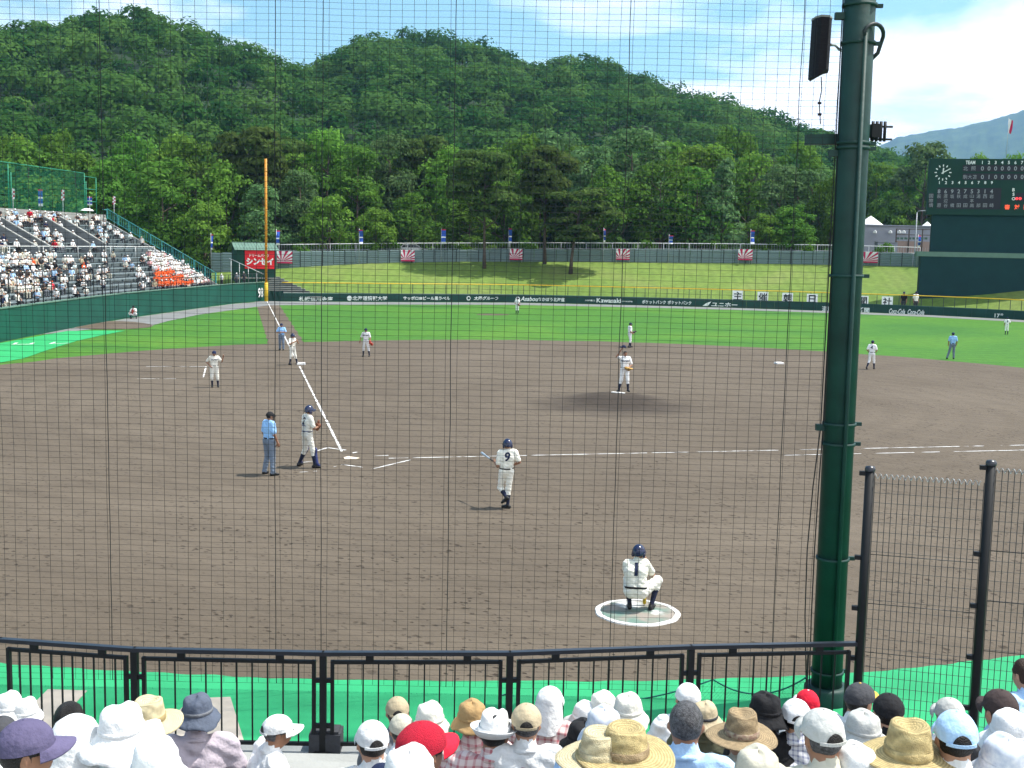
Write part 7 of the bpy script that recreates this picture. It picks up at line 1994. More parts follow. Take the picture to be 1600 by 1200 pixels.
GS = 'spectators seated in the left stand'
LBL = {'white': 'small distant spectator in white top and pale cap seated in the left stand', 'dark': 'small distant spectator in dark top seated in the left stand', 'blue': 'small distant spectator in light blue top seated in the left stand', 'beige': 'small distant spectator in beige or grey top seated in the left stand', 'warm': 'small distant spectator in orange or red top seated apart in the left stand',
       'orange': 'cheering supporter in bright orange top packed at the front of the cheering block', 'cheer': 'cheering supporter in white top and white cap packed behind the orange ones'}
rest = []
def kinds(c):
    if c[3] == 'orange': return 'orange', 'orange', rs_.choice(['orange', 'white', 'orange'])
    if c[3] == 'cheer': return 'cheer', rs_.choice(['white', 'white', 'white', 'ivory', 'white', 'pink']), rs_.choice(['white', 'white', 'ivory'])
    q = rs_.random()
    if q < 0.60: return 'white', rs_.choice(['white', 'white', 'ivory', 'aqua']), rs_.choice(['white', 'white', 'ivory', 'hair_black', 'ltgrey'])
    if q < 0.76: return 'dark', rs_.choice(['dkgrey', 'navy', 'black', 'brown']), rs_.choice(['white', 'hair_black', 'navy', 'white'])
    if q < 0.85: return 'blue', rs_.choice(['ltblue', 'sky']), rs_.choice(['white', 'white', 'hair_black'])
    if q < 0.975: return 'beige', rs_.choice(['beige', 'ltgrey', 'grey', 'khaki']), rs_.choice(['white', 'beige', 'hair_black'])
    return 'warm', rs_.choice(['orange', 'orange', 'red']), rs_.choice(['white', 'orange'])
NIND = 232
for i, c in enumerate(cand):
    p, z, k, _ = c; kd, sh, ht = kinds(c)
    me = MINI[rs_.randrange(4)]; face = math.atan2(-(0 - p[0]), (14 - p[1])) + rs_.uniform(-.5, .5); sc = rs_.uniform(0.74, 0.92)
    if i < NIND:
        o = link('person', me); o.location = (p[0], p[1], z + 0.004); o.rotation_euler = (0, 0, face); o.scale = (sc, sc, sc)
        tag(o, LBL[kd], 'person', {'orange': 'orange cheering supporters', 'cheer': 'white capped cheering supporters'}.get(kd, GS))
        for si, mm in ((SHIRT, sh), (PANTS, rs_.choice(['dkgrey', 'navy', 'khaki', 'dkgrey', 'grey', 'black'])), (HAIRL, ht)):
            o.material_slots[si].link = 'OBJECT'; o.material_slots[si].material = CL[mm]
    else: rest.append((me, p, z, face, sc, sh, ht))
# the remaining, farther spectators as one mass
if rest:
    names = ['skin', 'dkgrey', 'shoe_black'] + sorted({r[5] for r in rest} | {r[6] for r in rest}); mi = {n: i for i, n in enumerate(names)}
    Vs = []; Fs = []; Ms = []; off = 0
    for me, p, z, face, sc, sh, ht in rest:
        co = np.empty(len(me.vertices) * 3, np.float32); me.vertices.foreach_get('co', co); co = co.reshape(-1, 3) * sc
        fa = np.empty(len(me.loops), np.int32); me.loops.foreach_get('vertex_index', fa); ma = np.empty(len(me.polygons), np.int32); me.polygons.foreach_get('material_index', ma)
        R_ = np.array([[math.cos(face), math.sin(face), 0], [-math.sin(face), math.cos(face), 0], [0, 0, 1]])
        Vs.append(co @ R_ + np.array([p[0], p[1], z + .004])); Fs.append(fa.reshape(-1, 4) + off); off += len(co)
        lut = np.array([mi['skin'], mi[sh], mi['dkgrey'], mi['dkgrey'], mi['shoe_black'], mi['dkgrey'], mi[ht]]); Ms.append(lut[ma])
    o = link('crowd', mesh_np('crowd', np.concatenate(Vs), np.concatenate(Fs), [CL[n] for n in names], np.concatenate(Ms), True)); o['kind'] = 'stuff'; o['label'] = 'remaining seated spectators spread over the far part of the left stand'
# people standing at the rail by the foul pole and on the stairs
for px, yf, hp_, sh, ht, lb in ((356, 441, 21, 'white', 'white', 'person in white shirt and white cap standing at the foot of the teal railing'), (379, 440.5, 21, 'grey', 'white', 'person in grey with white cap standing left of a pair by the foul pole'), (390, 440.5, 22, 'dkgrey', 'white', 'person in dark top with white cap standing nearest the foul pole on its left'), (326, 418, 18, 'white', 'hair_black', 'person in white shirt standing on the steps beside the teal railing')):
    s = s_of_px(px); p = wp(s, 0.65); dd = depth((*p, 2)); z = Z0 - 0.02
    if yf < 430: p = wp(S_ST - 0.25, row_d(4) + 0.2); z = row_z(4); dd = depth((*p, z))
    o = link('person', MSTAND); o.location = (p[0], p[1], z + 0.004); o.rotation_euler = (0, 0, HR + math.pi); sc = hp_ * dd / FPX / 1.75; o.scale = (min(1.05, sc),) * 3
    tag(o, lb, 'person')
    for si, mm in ((SHIRT, sh), (HAIRL, ht)): o.material_slots[si].link = 'OBJECT'; o.material_slots[si].material = CL[mm]
# white parasol at the top of the stand
pu = wp(min(np.linspace(1, S_ST, 200), key=lambda s: abs(proj((*wp(s, row_d(14)), ZT + 1.6))[0] - 143)), row_d(14) + 0.4)
um = empty('umbrella', (pu[0], pu[1], ZT + 0.7)); tag(um, 'open white umbrella held at the top row of the left stand', 'umbrella')
mb = MB(); mb.lathe([(0.001, 0.95), (0.25, 0.92), (0.5, 0.82), (0.62, 0.70), (0.60, 0.70), (0.48, 0.79), (0.001, 0.92)], 8, smooth=False); mb.build('canopy', MT['tent_white'], um)
mb = MB(); mb.tube([(0, 0, 0.1), (0, 0, 1.0)], 0.012, 6); mb.build('shaft', MT['galv'], um)
# ------------------------------------------------------------------ our own stand: steps, benches, spectators
C0 = np.array([CAM_P[0], CAM_P[1], 0.0])
def fl(x, h, z): return C0 + RH_ * x + FH_ * h + np.array([0, 0, z])
ROW_H = [2.9 + 0.8 * i for i in range(11)]                       # distance in front of the camera
SEAT = 1.31
def floor_z(h): return max(0.65, 6.30 - 0.362 * h - SEAT)
fs_ = empty('spectator_stand', fl(0, 8, 0)); tag(fs_, 'stepped concrete stand with bench rows under the nearest spectators', 'grandstand')
XL, XR = -9.5, 9.5
for h in ROW_H:
    z = floor_z(h); mb = MB(); mb.beam(fl(XL, h, z / 2 - 0.25), fl(XR, h, z / 2 - 0.25), 0.797, z + 0.5); under(fs_, mb, 'step', MT['concrete'])
    mb = MB(); mb.beam(fl(XL, h - 0.02, z + 0.37), fl(XR, h - 0.02, z + 0.37), 0.34, 0.05); under(fs_, mb, 'bench', MT['pale_concrete'])
    for x in np.arange(XL + 0.5, XR, 1.5):
        mb = MB(); mb.box(fl(x, h - 0.02, z + 0.172), (0.06, 0.26, 0.345), rz=math.atan2(RH_[1], RH_[0])); under(fs_, mb, 'bench_leg', MT['galv'])
hE = ROW_H[-1] + 0.4
# walkway behind the railing (follows the railing line)
RAILP = [(-320, 990), (0, 997), (210, 1012), (505, 1018), (797, 1018), (1080, 1008), (1340, 1003)]
RP = [G(x, y, 1.85) for x, y in RAILP]
RP[0] = RP[1] + (RP[1] - RP[2]) * 0.75 + np.array([0, 0.25, 0])
ext = RP[-1] + RH_ * 6.0 - FH_ * 0.6
mb = MB(); outl = [fl(XL, hE, 0)] + [np.array([p[0], p[1], 0]) + FH_ * 0.28 for p in RP] + [np.array([ext[0], ext[1], 0]) + FH_ * 0.28, fl(XR, hE, 0)]
mb.prism([p + np.array([0, 0, -0.1]) for p in reversed(outl)], (0, 0, 0.75)); under(fs_, mb, 'walkway', MT['concrete'])

def sbody(k):
    ln = (0.0, 0.05, -0.03, 0.03)[k]; tw = (0, 0.05, -0.04, 0)[k]
    P = dict(pel=(0, 0, .50), wai=(0, -.03, .64), che=(0, -.03 + ln, .86), nec=(0, -.01 + ln, 1.035), hea=(0, .035 + ln, 1.185), shL=(-.195, ln + tw - .01, .975), shR=(.195, ln - tw - .01, .975), elL=(-.265, .06, .71), elR=(.265, .06, .71), wrL=(-.12, .28, .61), wrR=(.12, .28, .61), hiL=(-.1, .02, .50), hiR=(.1, .02, .50), knL=(-.14, .43, .50), knR=(.14, .43, .50), anL=(-.14, .42, .085), anR=(.14, .42, .085))
    if k == 1: P.update(elR=(.26, .16, .74), wrR=(.04, .30, .80))
    if k == 2: P.update(elL=(-.30, -.02, .72))
    mats = [CL['skin'], CL['white'], CL['dkgrey'], CL['sock_navy'], CL['shoe_black'], CL['navy'], CL['hair_black']]
    return make_body('person', P, mats, long_pants=True, vox=0.0165, wrinkle=0.006, heavy=(1.0, 1.06, 0.96, 1.12)[k], baggy=1.1)
SB = None
SBY = {}
def spectator(px, yt, wpx, hat, hm_, band, shirt, yaw, label, hair='hair_black', nom=None, skin='skin', var=None, name='person', tilt=0.0, lean_x=0.0):
    """px,yt: photo position of the top of the head or hat; wpx: width of the crown"""
    nom = nom or {'straw': 0.19, 'straw_tall': 0.19, 'fedora': 0.188, 'bucket': 0.19, 'floppy': 0.19, 'softhat': 0.19, 'towel': 0.24, None: 0.165}.get(hat, 0.186)
    topz = 1.272 + {'straw': 0.012, 'straw_tall': 0.035, 'fedora': 0.02, 'towel': 0.02, None: 0.0}.get(hat, 0.018)
    d = ray(px, yt); df = d @ FH_
    best = None
    for h in ROW_H[1:]:
        P_ = CAM_P + d * (h / df); dep = depth(P_); sc = wpx * dep / FPX / nom; need = (P_[2] - floor_z(h)) / topz
        e = abs(math.log(max(need, 0.05) / min(max(sc, .84), 1.16))) + 0.35 * abs(math.log(sc))
        if best is None or e < best[0]: best = (e, h, P_, sc, need)
    e, h, P_, sc, need = best
    s_ = min(max(sc, 0.84), 1.16); k = var if var is not None else rs_.randrange(4); 
    sz = min(max(need, s_ * 0.96), s_ * 1.03)
    hyaw = max(-0.9, min(0.9, yaw)); 
    key = (k,)
    if key not in SBY: SBY[key] = sbody(k)
    me, hm0, Q = SBY[key]
    o = link(name, me)
    hz_ = np.array(Q['hea']); r_ = rotz((hz_[0] * s_, hz_[1] * s_, 0), HR + yaw)
    o.location = (P_[0] - r_[0], P_[1] - r_[1], P_[2] - topz * sz); o.rotation_euler = (0, 0, HR + yaw); o.scale = (s_, s_, sz)
    tag(o, label, 'person')
    for si, mm in ((SKIN, skin), (SHIRT, shirt), (PANTS, rs_.choice(['dkgrey', 'khaki', 'navy', 'grey']))):
        o.material_slots[si].link = 'OBJECT'; o.material_slots[si].material = CL[mm]
    hmx = hm0
    mb = MB(); cn = Q['nec']; mb.tube([(0.072 * math.sin(a), cn[1] + 0.004 + 0.066 * math.cos(a), cn[2] - 0.012 - 0.024 * math.cos(a) + 0.004 * math.sin(3 * a)) for a in np.linspace(0.25, 2 * math.pi - 0.25, 22)], 0.016, 7); c_ = mb.build('collar', CL['white'], o); slot(c_, CL[shirt])
    if hat != 'towel' and hair: put_hair(o, hmx, hair)
    if hat: put_hat(o, hmx, hat, hm_, band, tilt)
    if abs(yaw) > 0.8: put_face(o, hmx)
    return o, hmx
# (x, top y, crown width, hat, hat colour, band, shirt, turn, label)
S = spectator
S(38, 1126, 76, 'cap_closed', 'purple', None, 'white', -1.05, 'man in purple cap with the brim turned to the right, bottom left corner', skin='skin_dark')
S(117, 1127, 88, 'towel', 'white', None, 'aqua', 0.1, 'person under a big white cloth draped over head and shoulders', var=0)
S(107, 1100, 43, None, None, None, 'black', -0.1, 'bare black haired head behind the white draped cloth, left side')
S(14, 1087, 40, 'floppy', 'white', None, 'white', 0.2, 'person in white brimmed hat at the left edge behind the purple cap')
S(40, 1096, 36, 'softhat', 'white', None, 'dkgrey', 0.0, 'person in small white soft hat just right of the left edge')
S(2, 1121, 46, 'cap_closed', 'dkgrey', None, 'dkgrey', 0.2, 'person in dark cap cut by the left edge of the photo')
S(189, 1110, 66, 'floppy', 'white', 'white', 'aqua', -0.35, 'person in white floppy hat with the brim drooping to the right')
S(232, 1097, 50, 'straw_tall', 'straw_pale', 'straw', 'white', -0.3, 'person in wide pale straw hat beside the white floppy hat')
S(308, 1091, 47, 'bucket', 'denim', 'grey', 'lavender', 0.0, 'person in grey denim hat and lavender shirt', hair='hair_brown')
S(243, 1166, 74, 'softhat', 'white', None, 'white', 0.1, 'person in rounded white hat cut by the bottom edge under the straw hat')
o, hmx = S(433, 1118, 42, 'cap', 'white', None, 'white', -1.15, 'man in white cap and dark glasses facing right, alone left of centre', hair='hair_grey', skin='skin_dark')
mb = MB()
for sx in (-1, 1): mb.box((sx * 0.034, 0.100, -0.006), (0.05, 0.008, 0.034)); mb.beam((sx * 0.060, 0.098, 0.0), (sx * 0.084, 0.0, 0.0), 0.006, 0.008)
f = mb.build('glasses', CL['glasses'], o); f.matrix_local = hmx
S(621, 1090, 37, 'cap', 'beige', None, 'grey', 0.15, 'person in small beige cap with dark opening, close to the railing', hair='hair_black')
S(582, 1128, 52, 'cap', 'white', None, 'white', 0.35, 'person in white cap left of the red mesh cap')
S(628, 1117, 38, 'cap_closed', 'khaki', None, 'white', 0.2, 'person in pale khaki cap between the beige cap and the red cap')
S(672, 1104, 44, 'softhat', 'ivory', None, 'white', 0.0, 'person in cream round hat behind the red mesh cap')
S(658, 1130, 74, 'cap_closed', 'mesh_red', 'red', 'navy', -0.75, 'person in bright red mesh cap', skin='skin_dark')
S(640, 1180, 122, 'softhat', 'white', None, 'white', 0.0, 'person in very wide white hat cut by the bottom edge below the red cap', nom=0.28)
S(738, 1101, 46, 'softhat', 'tan', 'tan', 'plaid_red', 0.2, 'person in tan cloth hat and red plaid shirt')
S(773, 1117, 50, 'fedora', 'white', 'white', 'plaid_red', -0.25, 'man in white brimmed fedora with short black hair', skin='skin_dark')
S(823, 1101, 48, 'cap', 'beige', None, 'white', 0.0, 'person in beige cap with back opening and white shirt right of the fedora', hair='hair_grey')
S(859, 1074, 42, 'flapcap', 'white', None, 'plaid_red', -0.3, 'person in white cap with a cloth neck flap, nearest the railing')
S(915, 1102, 40, 'floppy', 'white', None, 'white', 0.2, 'person in white floppy hat right of the neck flap cap')
S(943, 1087, 42, 'softhat', 'ivory', None, 'white', 0.0, 'person in ivory hat behind the patterned white hat')
S(944, 1113, 56, 'softhat', 'pattern_white', None, 'ltblue', 0.1, 'person in white hat with blue grey pattern')
S(982, 1090, 45, 'bucket', 'ivory', None, 'white', -0.2, 'person in cream bucket hat right of the patterned hat')
S(913, 1132, 52, 'bucket', 'black', None, 'white', 0.2, 'person in black cloth hat partly behind the big straw hat')
S(938, 1151, 66, 'straw', 'straw_pale', None, 'sky', 0.2, 'person in pale wide straw hat behind the darker straw hat at the bottom')
S(978, 1144, 74, 'straw', 'straw', 'straw_dark', 'white', -0.2, 'person in golden straw hat cut by the bottom edge near the centre')
S(1073, 1100, 53, None, None, None, 'ltblue', -0.15, 'bare headed grey haired man in light blue shirt', hair='hair_grey', skin='skin_dark')
S(1076, 1069, 40, 'cap_closed', 'white', None, 'white', 0.0, 'person in white peaked cap behind the grey haired man')
S(1102, 1102, 40, 'bucket', 'beige', 'dkgrey', 'olive', -0.3, 'person in beige hat hidden behind the grey haired man')
S(1160, 1117, 54, 'straw_tall', 'straw_dark', 'flower', 'khaki', 0.0, 'person in straw hat with a dark patterned band')
S(1197, 1089, 48, 'bucket', 'black', None, 'black', 0.2, 'person in black cloth bucket hat with reddish brown hair', hair='hair_brown')
S(1263, 1079, 36, 'cap_closed', 'red', 'white', 'white', 0.2, 'person in small red and white cap in front of the green pole')
S(1245, 1094, 46, 'cap', 'white', None, 'check_blue', -0.1, 'person in white cap and blue checked shirt')
S(1288, 1110, 66, 'cap', 'ltgrey', None, 'khaki', 0.25, 'man in light grey cap with oval back opening', hair='hair_grey', skin='skin_dark')
o, hmx = S(1344, 1068, 46, 'cap_closed', 'dkgrey', 'gold', 'white', -0.8, 'person in charcoal cap with gold stitching at the foot of the tall fence')
S(1390, 1085, 48, 'cap_closed', 'black', None, 'black', -0.2, 'person in plain black cap right of the charcoal cap')
S(1350, 1118, 54, 'bucket', 'ltgrey', None, 'check_blue', 0.0, 'person in pale grey bucket hat below the charcoal cap')
S(1422, 1137, 74, 'straw_tall', 'straw', None, 'white', -0.1, 'person in large golden straw hat at the bottom right')
S(1486, 1092, 46, 'cap', 'ltgrey', None, 'white', 0.1, 'person in pale grey cap behind the sky blue cap')
S(1496, 1113, 66, 'cap', 'sky', None, 'white', -0.1, 'person in sky blue cap with dark strap')
S(1566, 1079, 52, 'cap_closed', 'brown', None, 'dkgrey', 0.2, 'person in dark brown cap near the right edge')
S(1582, 1119, 62, 'bucket', 'white', None, 'white', 0.0, 'person in white bucket hat at the right edge below the brown cap')
S(1574, 1161, 76, 'softhat', 'pattern_white', None, 'white', 0.1, 'person in patterned white hat in the bottom right corner')
S(1604, 1032, 36, None, None, None, 'sky', 0.3, 'brown haired person cut by the right edge beside the tall fence', hair='hair_brown')
S(1185, 1178, 70, 'softhat', 'khaki', None, 'white', 0.0, 'person in khaki cloth hat cut by the bottom edge below the banded straw hat')
S(1338, 1172, 66, 'softhat', 'white', None, 'white', 0.1, 'person in white hat cut by the bottom edge left of the large straw hat')

# ------------------------------------------------------------------ black railing, bay by bay
rail = empty('railing', (RP[3][0], RP[3][1], 0.65)); tag(rail, 'black metal railing of upright bars in front of the spectators', 'railing')
ZF = 0.65; ZTOP = 1.85
def rb(mb, name, m='black_metal'): return under(rail, mb, name, MT[m])
for i in range(len(RP) - 1):
    a, b = RP[i].copy(), RP[i+1].copy(); a[2] = b[2] = 0
    d = b - a; ln = np.linalg.norm(d); d /= ln
    up = np.array([0, 0, 1.])
    mb = MB(); mb.beam(a + up * (ZTOP - 0.022) - d * 0.01, b + up * (ZTOP - 0.022) + d * 0.01, 0.07, 0.045); rb(mb, 'handrail', 'rail_top')
    e = 0.105
    p0, p1 = a + d * e, b - d * e
    zt_, zb_ = ZTOP - 0.125, ZF + 0.10
    mb = MB(); mb.beam(p0 + up * zt_, p1 + up * zt_, 0.04, 0.04); rb(mb, 'frame_top')
    mb = MB(); mb.beam(p0 + up * zb_, p1 + up * zb_, 0.04, 0.04); rb(mb, 'frame_bottom')
    for q in (p0, p1):
        mb = MB(); mb.beam(q + up * (zb_ - 0.02), q + up * (zt_ + 0.02), 0.05, 0.042, up=(d[0], d[1], 0)); rb(mb, 'frame_side')
    for f in (0.22, 0.80):
        mb = MB(); q = p0 + (p1 - p0) * f; mb.box(q + up * (ZTOP - 0.077), (0.09, 0.035, 0.066), rz=math.atan2(d[1], d[0])); rb(mb, 'spacer_block')
    nb = 10
    for k in range(nb):
        q = p0 + (p1 - p0) * (k + 1) / (nb + 1); mb = MB(); mb.beam(q + up * (zb_ + 0.02), q + up * (zt_ - 0.02), 0.020, 0.016, up=(d[0], d[1], 0)); rb(mb, 'bar')
for i, p in enumerate(RP[1:-1]):
    q = np.array([p[0], p[1], 0]); d = RP[min(i + 2, len(RP) - 1)] - RP[i]; d[2] = 0; d /= np.linalg.norm(d)
    if i == 0: continue
    mb = MB(); mb.box(q + np.array([0, 0, (ZF + ZTOP - 0.045) / 2]), (0.075, 0.075, ZTOP - 0.045 - ZF), rz=math.atan2(d[1], d[0])); rb(mb, 'post')
    for z in (ZF + 0.32, ZTOP - 0.34):
        mb = MB(); mb.beam(q - d * 0.125 + (0, 0, z), q + d * 0.125 + (0, 0, z), 0.045, 0.05); rb(mb, 'connector')
    mb = MB(); mb.box(q + np.array([0, 0, ZF + 0.012]), (0.2, 0.2, 0.024), rz=math.atan2(d[1], d[0])); rb(mb, 'foot_plate')
wb = G(505, 1181, 0.66); mb = MB(); mb.box((0, 0, 0.11), (0.36, 0.28, 0.22)); mb.box((0, 0, 0.234), (0.31, 0.22, 0.025)); o = mb.build('ballast_block', CL['dkgrey']); o.location = (wb[0] + FH_[0] * 0.22, wb[1] + FH_[1] * 0.22, 0.65); o.rotation_euler = (0, 0, math.atan2(RH_[1], RH_[0])); tag(o, 'dark grey weight block behind the foot of the second railing post', 'weight block')

# ------------------------------------------------------------------ tall green pole with its fittings
PB = G(1290, 1096); PR = 0.218
ptop = 14.5
pole = empty('net_pole', (PB[0], PB[1], 0)); tag(pole, 'tall dark green steel pole holding the backstop net, with clamps and a side pipe', 'pole')
mb = MB(); mb.tube([(0, 0, 0), (0, 0, ptop)], [PR, PR * 0.96], 32); mb.build('shaft', MT['pole_green'], pole)
mb = MB(); mb.lathe([(PR + 0.10, 0), (PR + 0.10, 0.22), (PR + 0.07, 0.26), (PR + 0.002, 0.26)], 32); mb.build('base_collar', MT['pole_green'], pole)
to_cam = CAM_P - PB; to_cam[2] = 0; to_cam /= np.linalg.norm(to_cam); sd_ = RH_
pd = to_cam * 0.93 + sd_ * 0.36; pd /= np.linalg.norm(pd)
mb = MB(); mb.tube([pd * (PR + 0.03) + (0, 0, 0.3), pd * (PR + 0.03) + (0, 0, zat(PB + pd * PR, 52))], 0.03, 8); mb.build('conduit', MT['pole_green'], pole)
zc = zat(PB + pd * PR, 52); 
arcp = [pd * (PR + 0.03) + (0, 0, zc - 0.05)] + [pd * (PR + 0.04) * math.cos(a * .5) + sd_ * (0.10 - 0.13 * math.cos(a) + 0.11 * a / math.pi) + np.array([0, 0, zc + 0.13 * math.sin(a)]) for a in np.linspace(0.2, math.pi, 9)] + [sd_ * (PR + 0.06) + (0, 0, zc - 0.22), sd_ * (PR - 0.02) + (0, 0, zc - 0.30)]
mb = MB(); mb.tube(arcp, 0.028, 8); mb.build('bent_pipe', MT['dark_metal'], pole)
for y in (9, 68, 224, 232, 431, 662, 693, 872, 1048):
    z = zat(PB, y); mb = MB(); mb.lathe([(PR * 0.99, -0.02), (PR + 0.018, -0.02), (PR + 0.018, 0.02), (PR * 0.99, 0.02)], 32, (0, 0, z)); c = mb.build('clamp_band', MT['pole_green'], pole)
    mb = MB(); mb.box(sd_ * (PR + 0.05) + np.array([0, 0, z]), (0.09, 0.05, 0.05), rz=math.atan2(sd_[1], sd_[0])); mb.build('clamp_lug', MT['pole_green'], pole)
for y in (668, 240, 26):
    z = zat(PB, y); mb = MB(); mb.box(-sd_ * (PR + 0.05) + np.array([0, 0, z]), (0.12, 0.09, 0.09), rz=math.atan2(sd_[1], sd_[0])); mb.build('net_bracket', MT['pole_green'], pole)
# bracket arm pointing left behind the net, and the cable clamp on the right
za = zat(PB, 216); mb = MB(); mb.beam(-sd_ * 0.05 + np.array([0, 0, za]) - to_cam * 0.15, -sd_ * 0.66 + np.array([0, 0, za - 0.02]) - to_cam * 0.15, 0.12, 0.14); mb.build('bracket_arm', MT['pole_green'], pole)
zk = zat(PB, 204)
cl = empty('cable_clamp', PB + sd_ * (PR - 0.0055 * zk + 0.015) + np.array([0, 0, zk])); tag(cl, 'dark bolted cable clamp on the right side of the green pole', 'clamp')
mb = MB(); mb.box(sd_ * 0.06, (0.12, 0.16, 0.18), rz=math.atan2(sd_[1], sd_[0])); mb.build('body', MT['black_metal'], cl)
for k in range(4):
    mb = MB(); mb.tube([sd_ * (0.03 + 0.055 * k) + np.array([0, 0, -0.14]), sd_ * (0.03 + 0.055 * k) + np.array([0, 0, 0.13])], 0.022, 8); mb.build('bolt', MT['black_metal'], cl)
for z in (-0.11, 0.06):
    mb = MB(); mb.tube([sd_ * 0.0 + np.array([0, 0, z]), sd_ * 0.30 + np.array([0, 0, z])], 0.016, 6); mb.build('cable_end', MT['black_metal'], cl)
pole.rotation_mode = 'QUATERNION'; pole.rotation_quaternion = Matrix.Rotation(-0.0055, 3, Vector(FH_)).to_quaternion()
# column loudspeaker on a curved arm
dsp = depth(PB) - 0.5
s0, s1 = D(1287, 30, dsp), D(1281, 122, dsp)
spk = empty('loudspeaker', (s0 + s1) / 2); tag(spk, 'dark slim column loudspeaker hanging left of the top of the green pole', 'loudspeaker')
axv = s0 - s1; L_ = np.linalg.norm(axv); axv /= L_; rt_ = np.cross(FH_, axv); rt_ = -rt_ if rt_ @ RH_ < 0 else rt_; rt_ /= np.linalg.norm(rt_); bk = np.cross(axv, rt_)
wsp = 30.5 * dsp / FPX
mb = MB(); hw = wsp / 2
prof = [(-hw, 0.12), (-hw * .82, -0.02), (-hw * .4, -0.10), (hw * .4, -0.10), (hw * .82, -0.02), (hw, 0.12), (hw * .6, 0.2), (-hw * .6, 0.2)]
def spt(u, v, w): return rt_ * u + bk * v + axv * w
n = len(prof); vs = [spt(u, v, L_ / 2) for u, v in prof] + [spt(u, v, -L_ / 2 + (0.11 if u > hw * 0.1 else 0.0)) for u, v in prof]
mb.add(vs, [(i, (i+1) % n, n + (i+1) % n, n + i) for i in range(n)] + [tuple(range(n)), tuple(reversed(range(n, 2*n)))]); mb.build('cabinet', MT['speaker_cloth'], spk)
mb = MB(); mb.add([spt(u * 1.04, v * 1.04, L_ / 2 + 0.001) for u, v in prof] + [spt(u * 1.04, v * 1.04, L_ / 2 + 0.03) for u, v in prof] + [spt(0, 0.02, L_ / 2 + 0.07)], [(i, (i+1) % n, n + (i+1) % n, n + i) for i in range(n)] + [(n + i, n + (i+1) % n, 2 * n) for i in range(n)]); mb.build('end_cap', MT['pale_concrete'], spk)
ctr = (s0 + s1) / 2
e0 = D(1297, 70, dsp) - ctr; e1 = D(1311, 77, dsp + 0.3) - ctr; e2 = PB + np.array([0, 0, zat(PB, 80)]) - sd_ * (PR + 0.03) - ctr
mb = MB(); mb.tube([e0, (e0 + e1) / 2 + np.array([0, 0, 0.03]), e1, e2], 0.022, 8); mb.build('arm', MT['galv'], spk)
# hanging line below it
lh = empty('hanging_line', s1); tag(lh, 'thin knotted line hanging below the loudspeaker', 'line')
ys = [122, 140, 160, 175, 194]; mb = MB(); mb.tube([D(x, y, dsp) - s1 for x, y in ((1283, 120), (1284, 140), (1280, 160), (1281, 178), (1282, 194))], 0.008, 5); mb.build('cord', MT['rope'], lh)
for y in (161, 179):
    mb = MB(); c = D(1280.5, y, dsp) - s1; mb.box(c, (0.05, 0.03, 0.03), rz=0.5); mb.build('knot', MT['rope'], lh)
# ropes running down the left edge of the pole
rp = empty('halyard', PB - sd_ * (PR + 0.045)); tag(rp, 'pair of dark ropes hanging down the left side of the green pole', 'rope')
o0 = np.array(rp.location)
for off, sl in ((0.0, 0.10), (0.035, 0.03)):
    pts = []
    for y in (-30, 100, 230, 380, 520, 668, 760, 860, 960, 1090):
        z = zat(o0, y); w = 0.02 + sl * (math.sin(max(0, (y - 668) / 420) * math.pi) if y > 668 else 0); pts.append(np.array([0, 0, z]) - sd_ * (w - off) + to_cam * 0.03)
    mb = MB(); mb.tube(pts, 0.0085, 6); mb.build('rope', MT['rope'], rp)

# ------------------------------------------------------------------ backstop net
nd = RH_.copy(); no = PB - sd_ * (PR + 0.06) + to_cam * 0.02; no[2] = 0
net = empty('backstop_net', (no[0], no[1], 0)); tag(net, 'fine dark backstop net hanging across the whole left of the view', 'net')
NW = 15.5; NZ0, NZ1 = 0.12, 12.6
CW, CH = 0.1655, 0.0835
def nbulge(x, z): return 0.05 * math.sin(x * 0.62 + 0.4) * math.sin(z * 0.45) + 0.018 * mnoise.noise(Vector((x * 0.9, z * 0.8, 1.0)))
def npt(x, z, jx=0.0, jz=0.0): return -nd * (x + jx) + np.array([0, 0, z + jz]) + FH_ * nbulge(x, z)
mb = MB()
nx = int(NW / CW)
for i in range(nx):
    x = i * CW + 0.02
    mb.tube([npt(x, z, 0.010 * mnoise.noise(Vector((x * 3, z * 0.7, 5))) + 0.012 * mnoise.noise(Vector((z * .5, 0, i // 4)))) for z in np.linspace(NZ0, NZ1, 40)], 0.0031, 3, caps=False)
nz_ = int((NZ1 - NZ0) / CH)
for j in range(nz_):
    z = NZ0 + j * CH
    jj = 0.006 * mnoise.noise(Vector((j * 1.7, 0, 2)))
    mb.tube([npt(x, z, 0, jj + 0.008 * mnoise.noise(Vector((x * 0.5, j * 0.31, 9))) - 0.010 * abs(math.sin(x * math.pi / 2.5))) for x in np.linspace(0, NW, 48)], 0.0023, 3, caps=False)
o = mb.build('netting', MT['net'], net); o['kind'] = 'stuff'
# seam ropes
for px in (-90, 167, 431, 503.5, 705, 968, 1229):
    x = -float((G(px, 600, 0) - G(px, 600, 0)) @ nd)
    # meet the net plane with the sight line at mid height
    d = ray(px, 560); t = ((no - CAM_P) @ FH_) / (d @ FH_); q = CAM_P + d * t; x = -float((q - no) @ nd)
    mb = MB(); mb.tube([npt(x, z, 0.012 * mnoise.noise(Vector((z * 1.1, x, 7)))) + to_cam * 0.012 for z in np.linspace(NZ0, NZ1, 50)], 0.0058, 5); mb.build('seam_rope', MT['rope'], net)
    mb = MB()
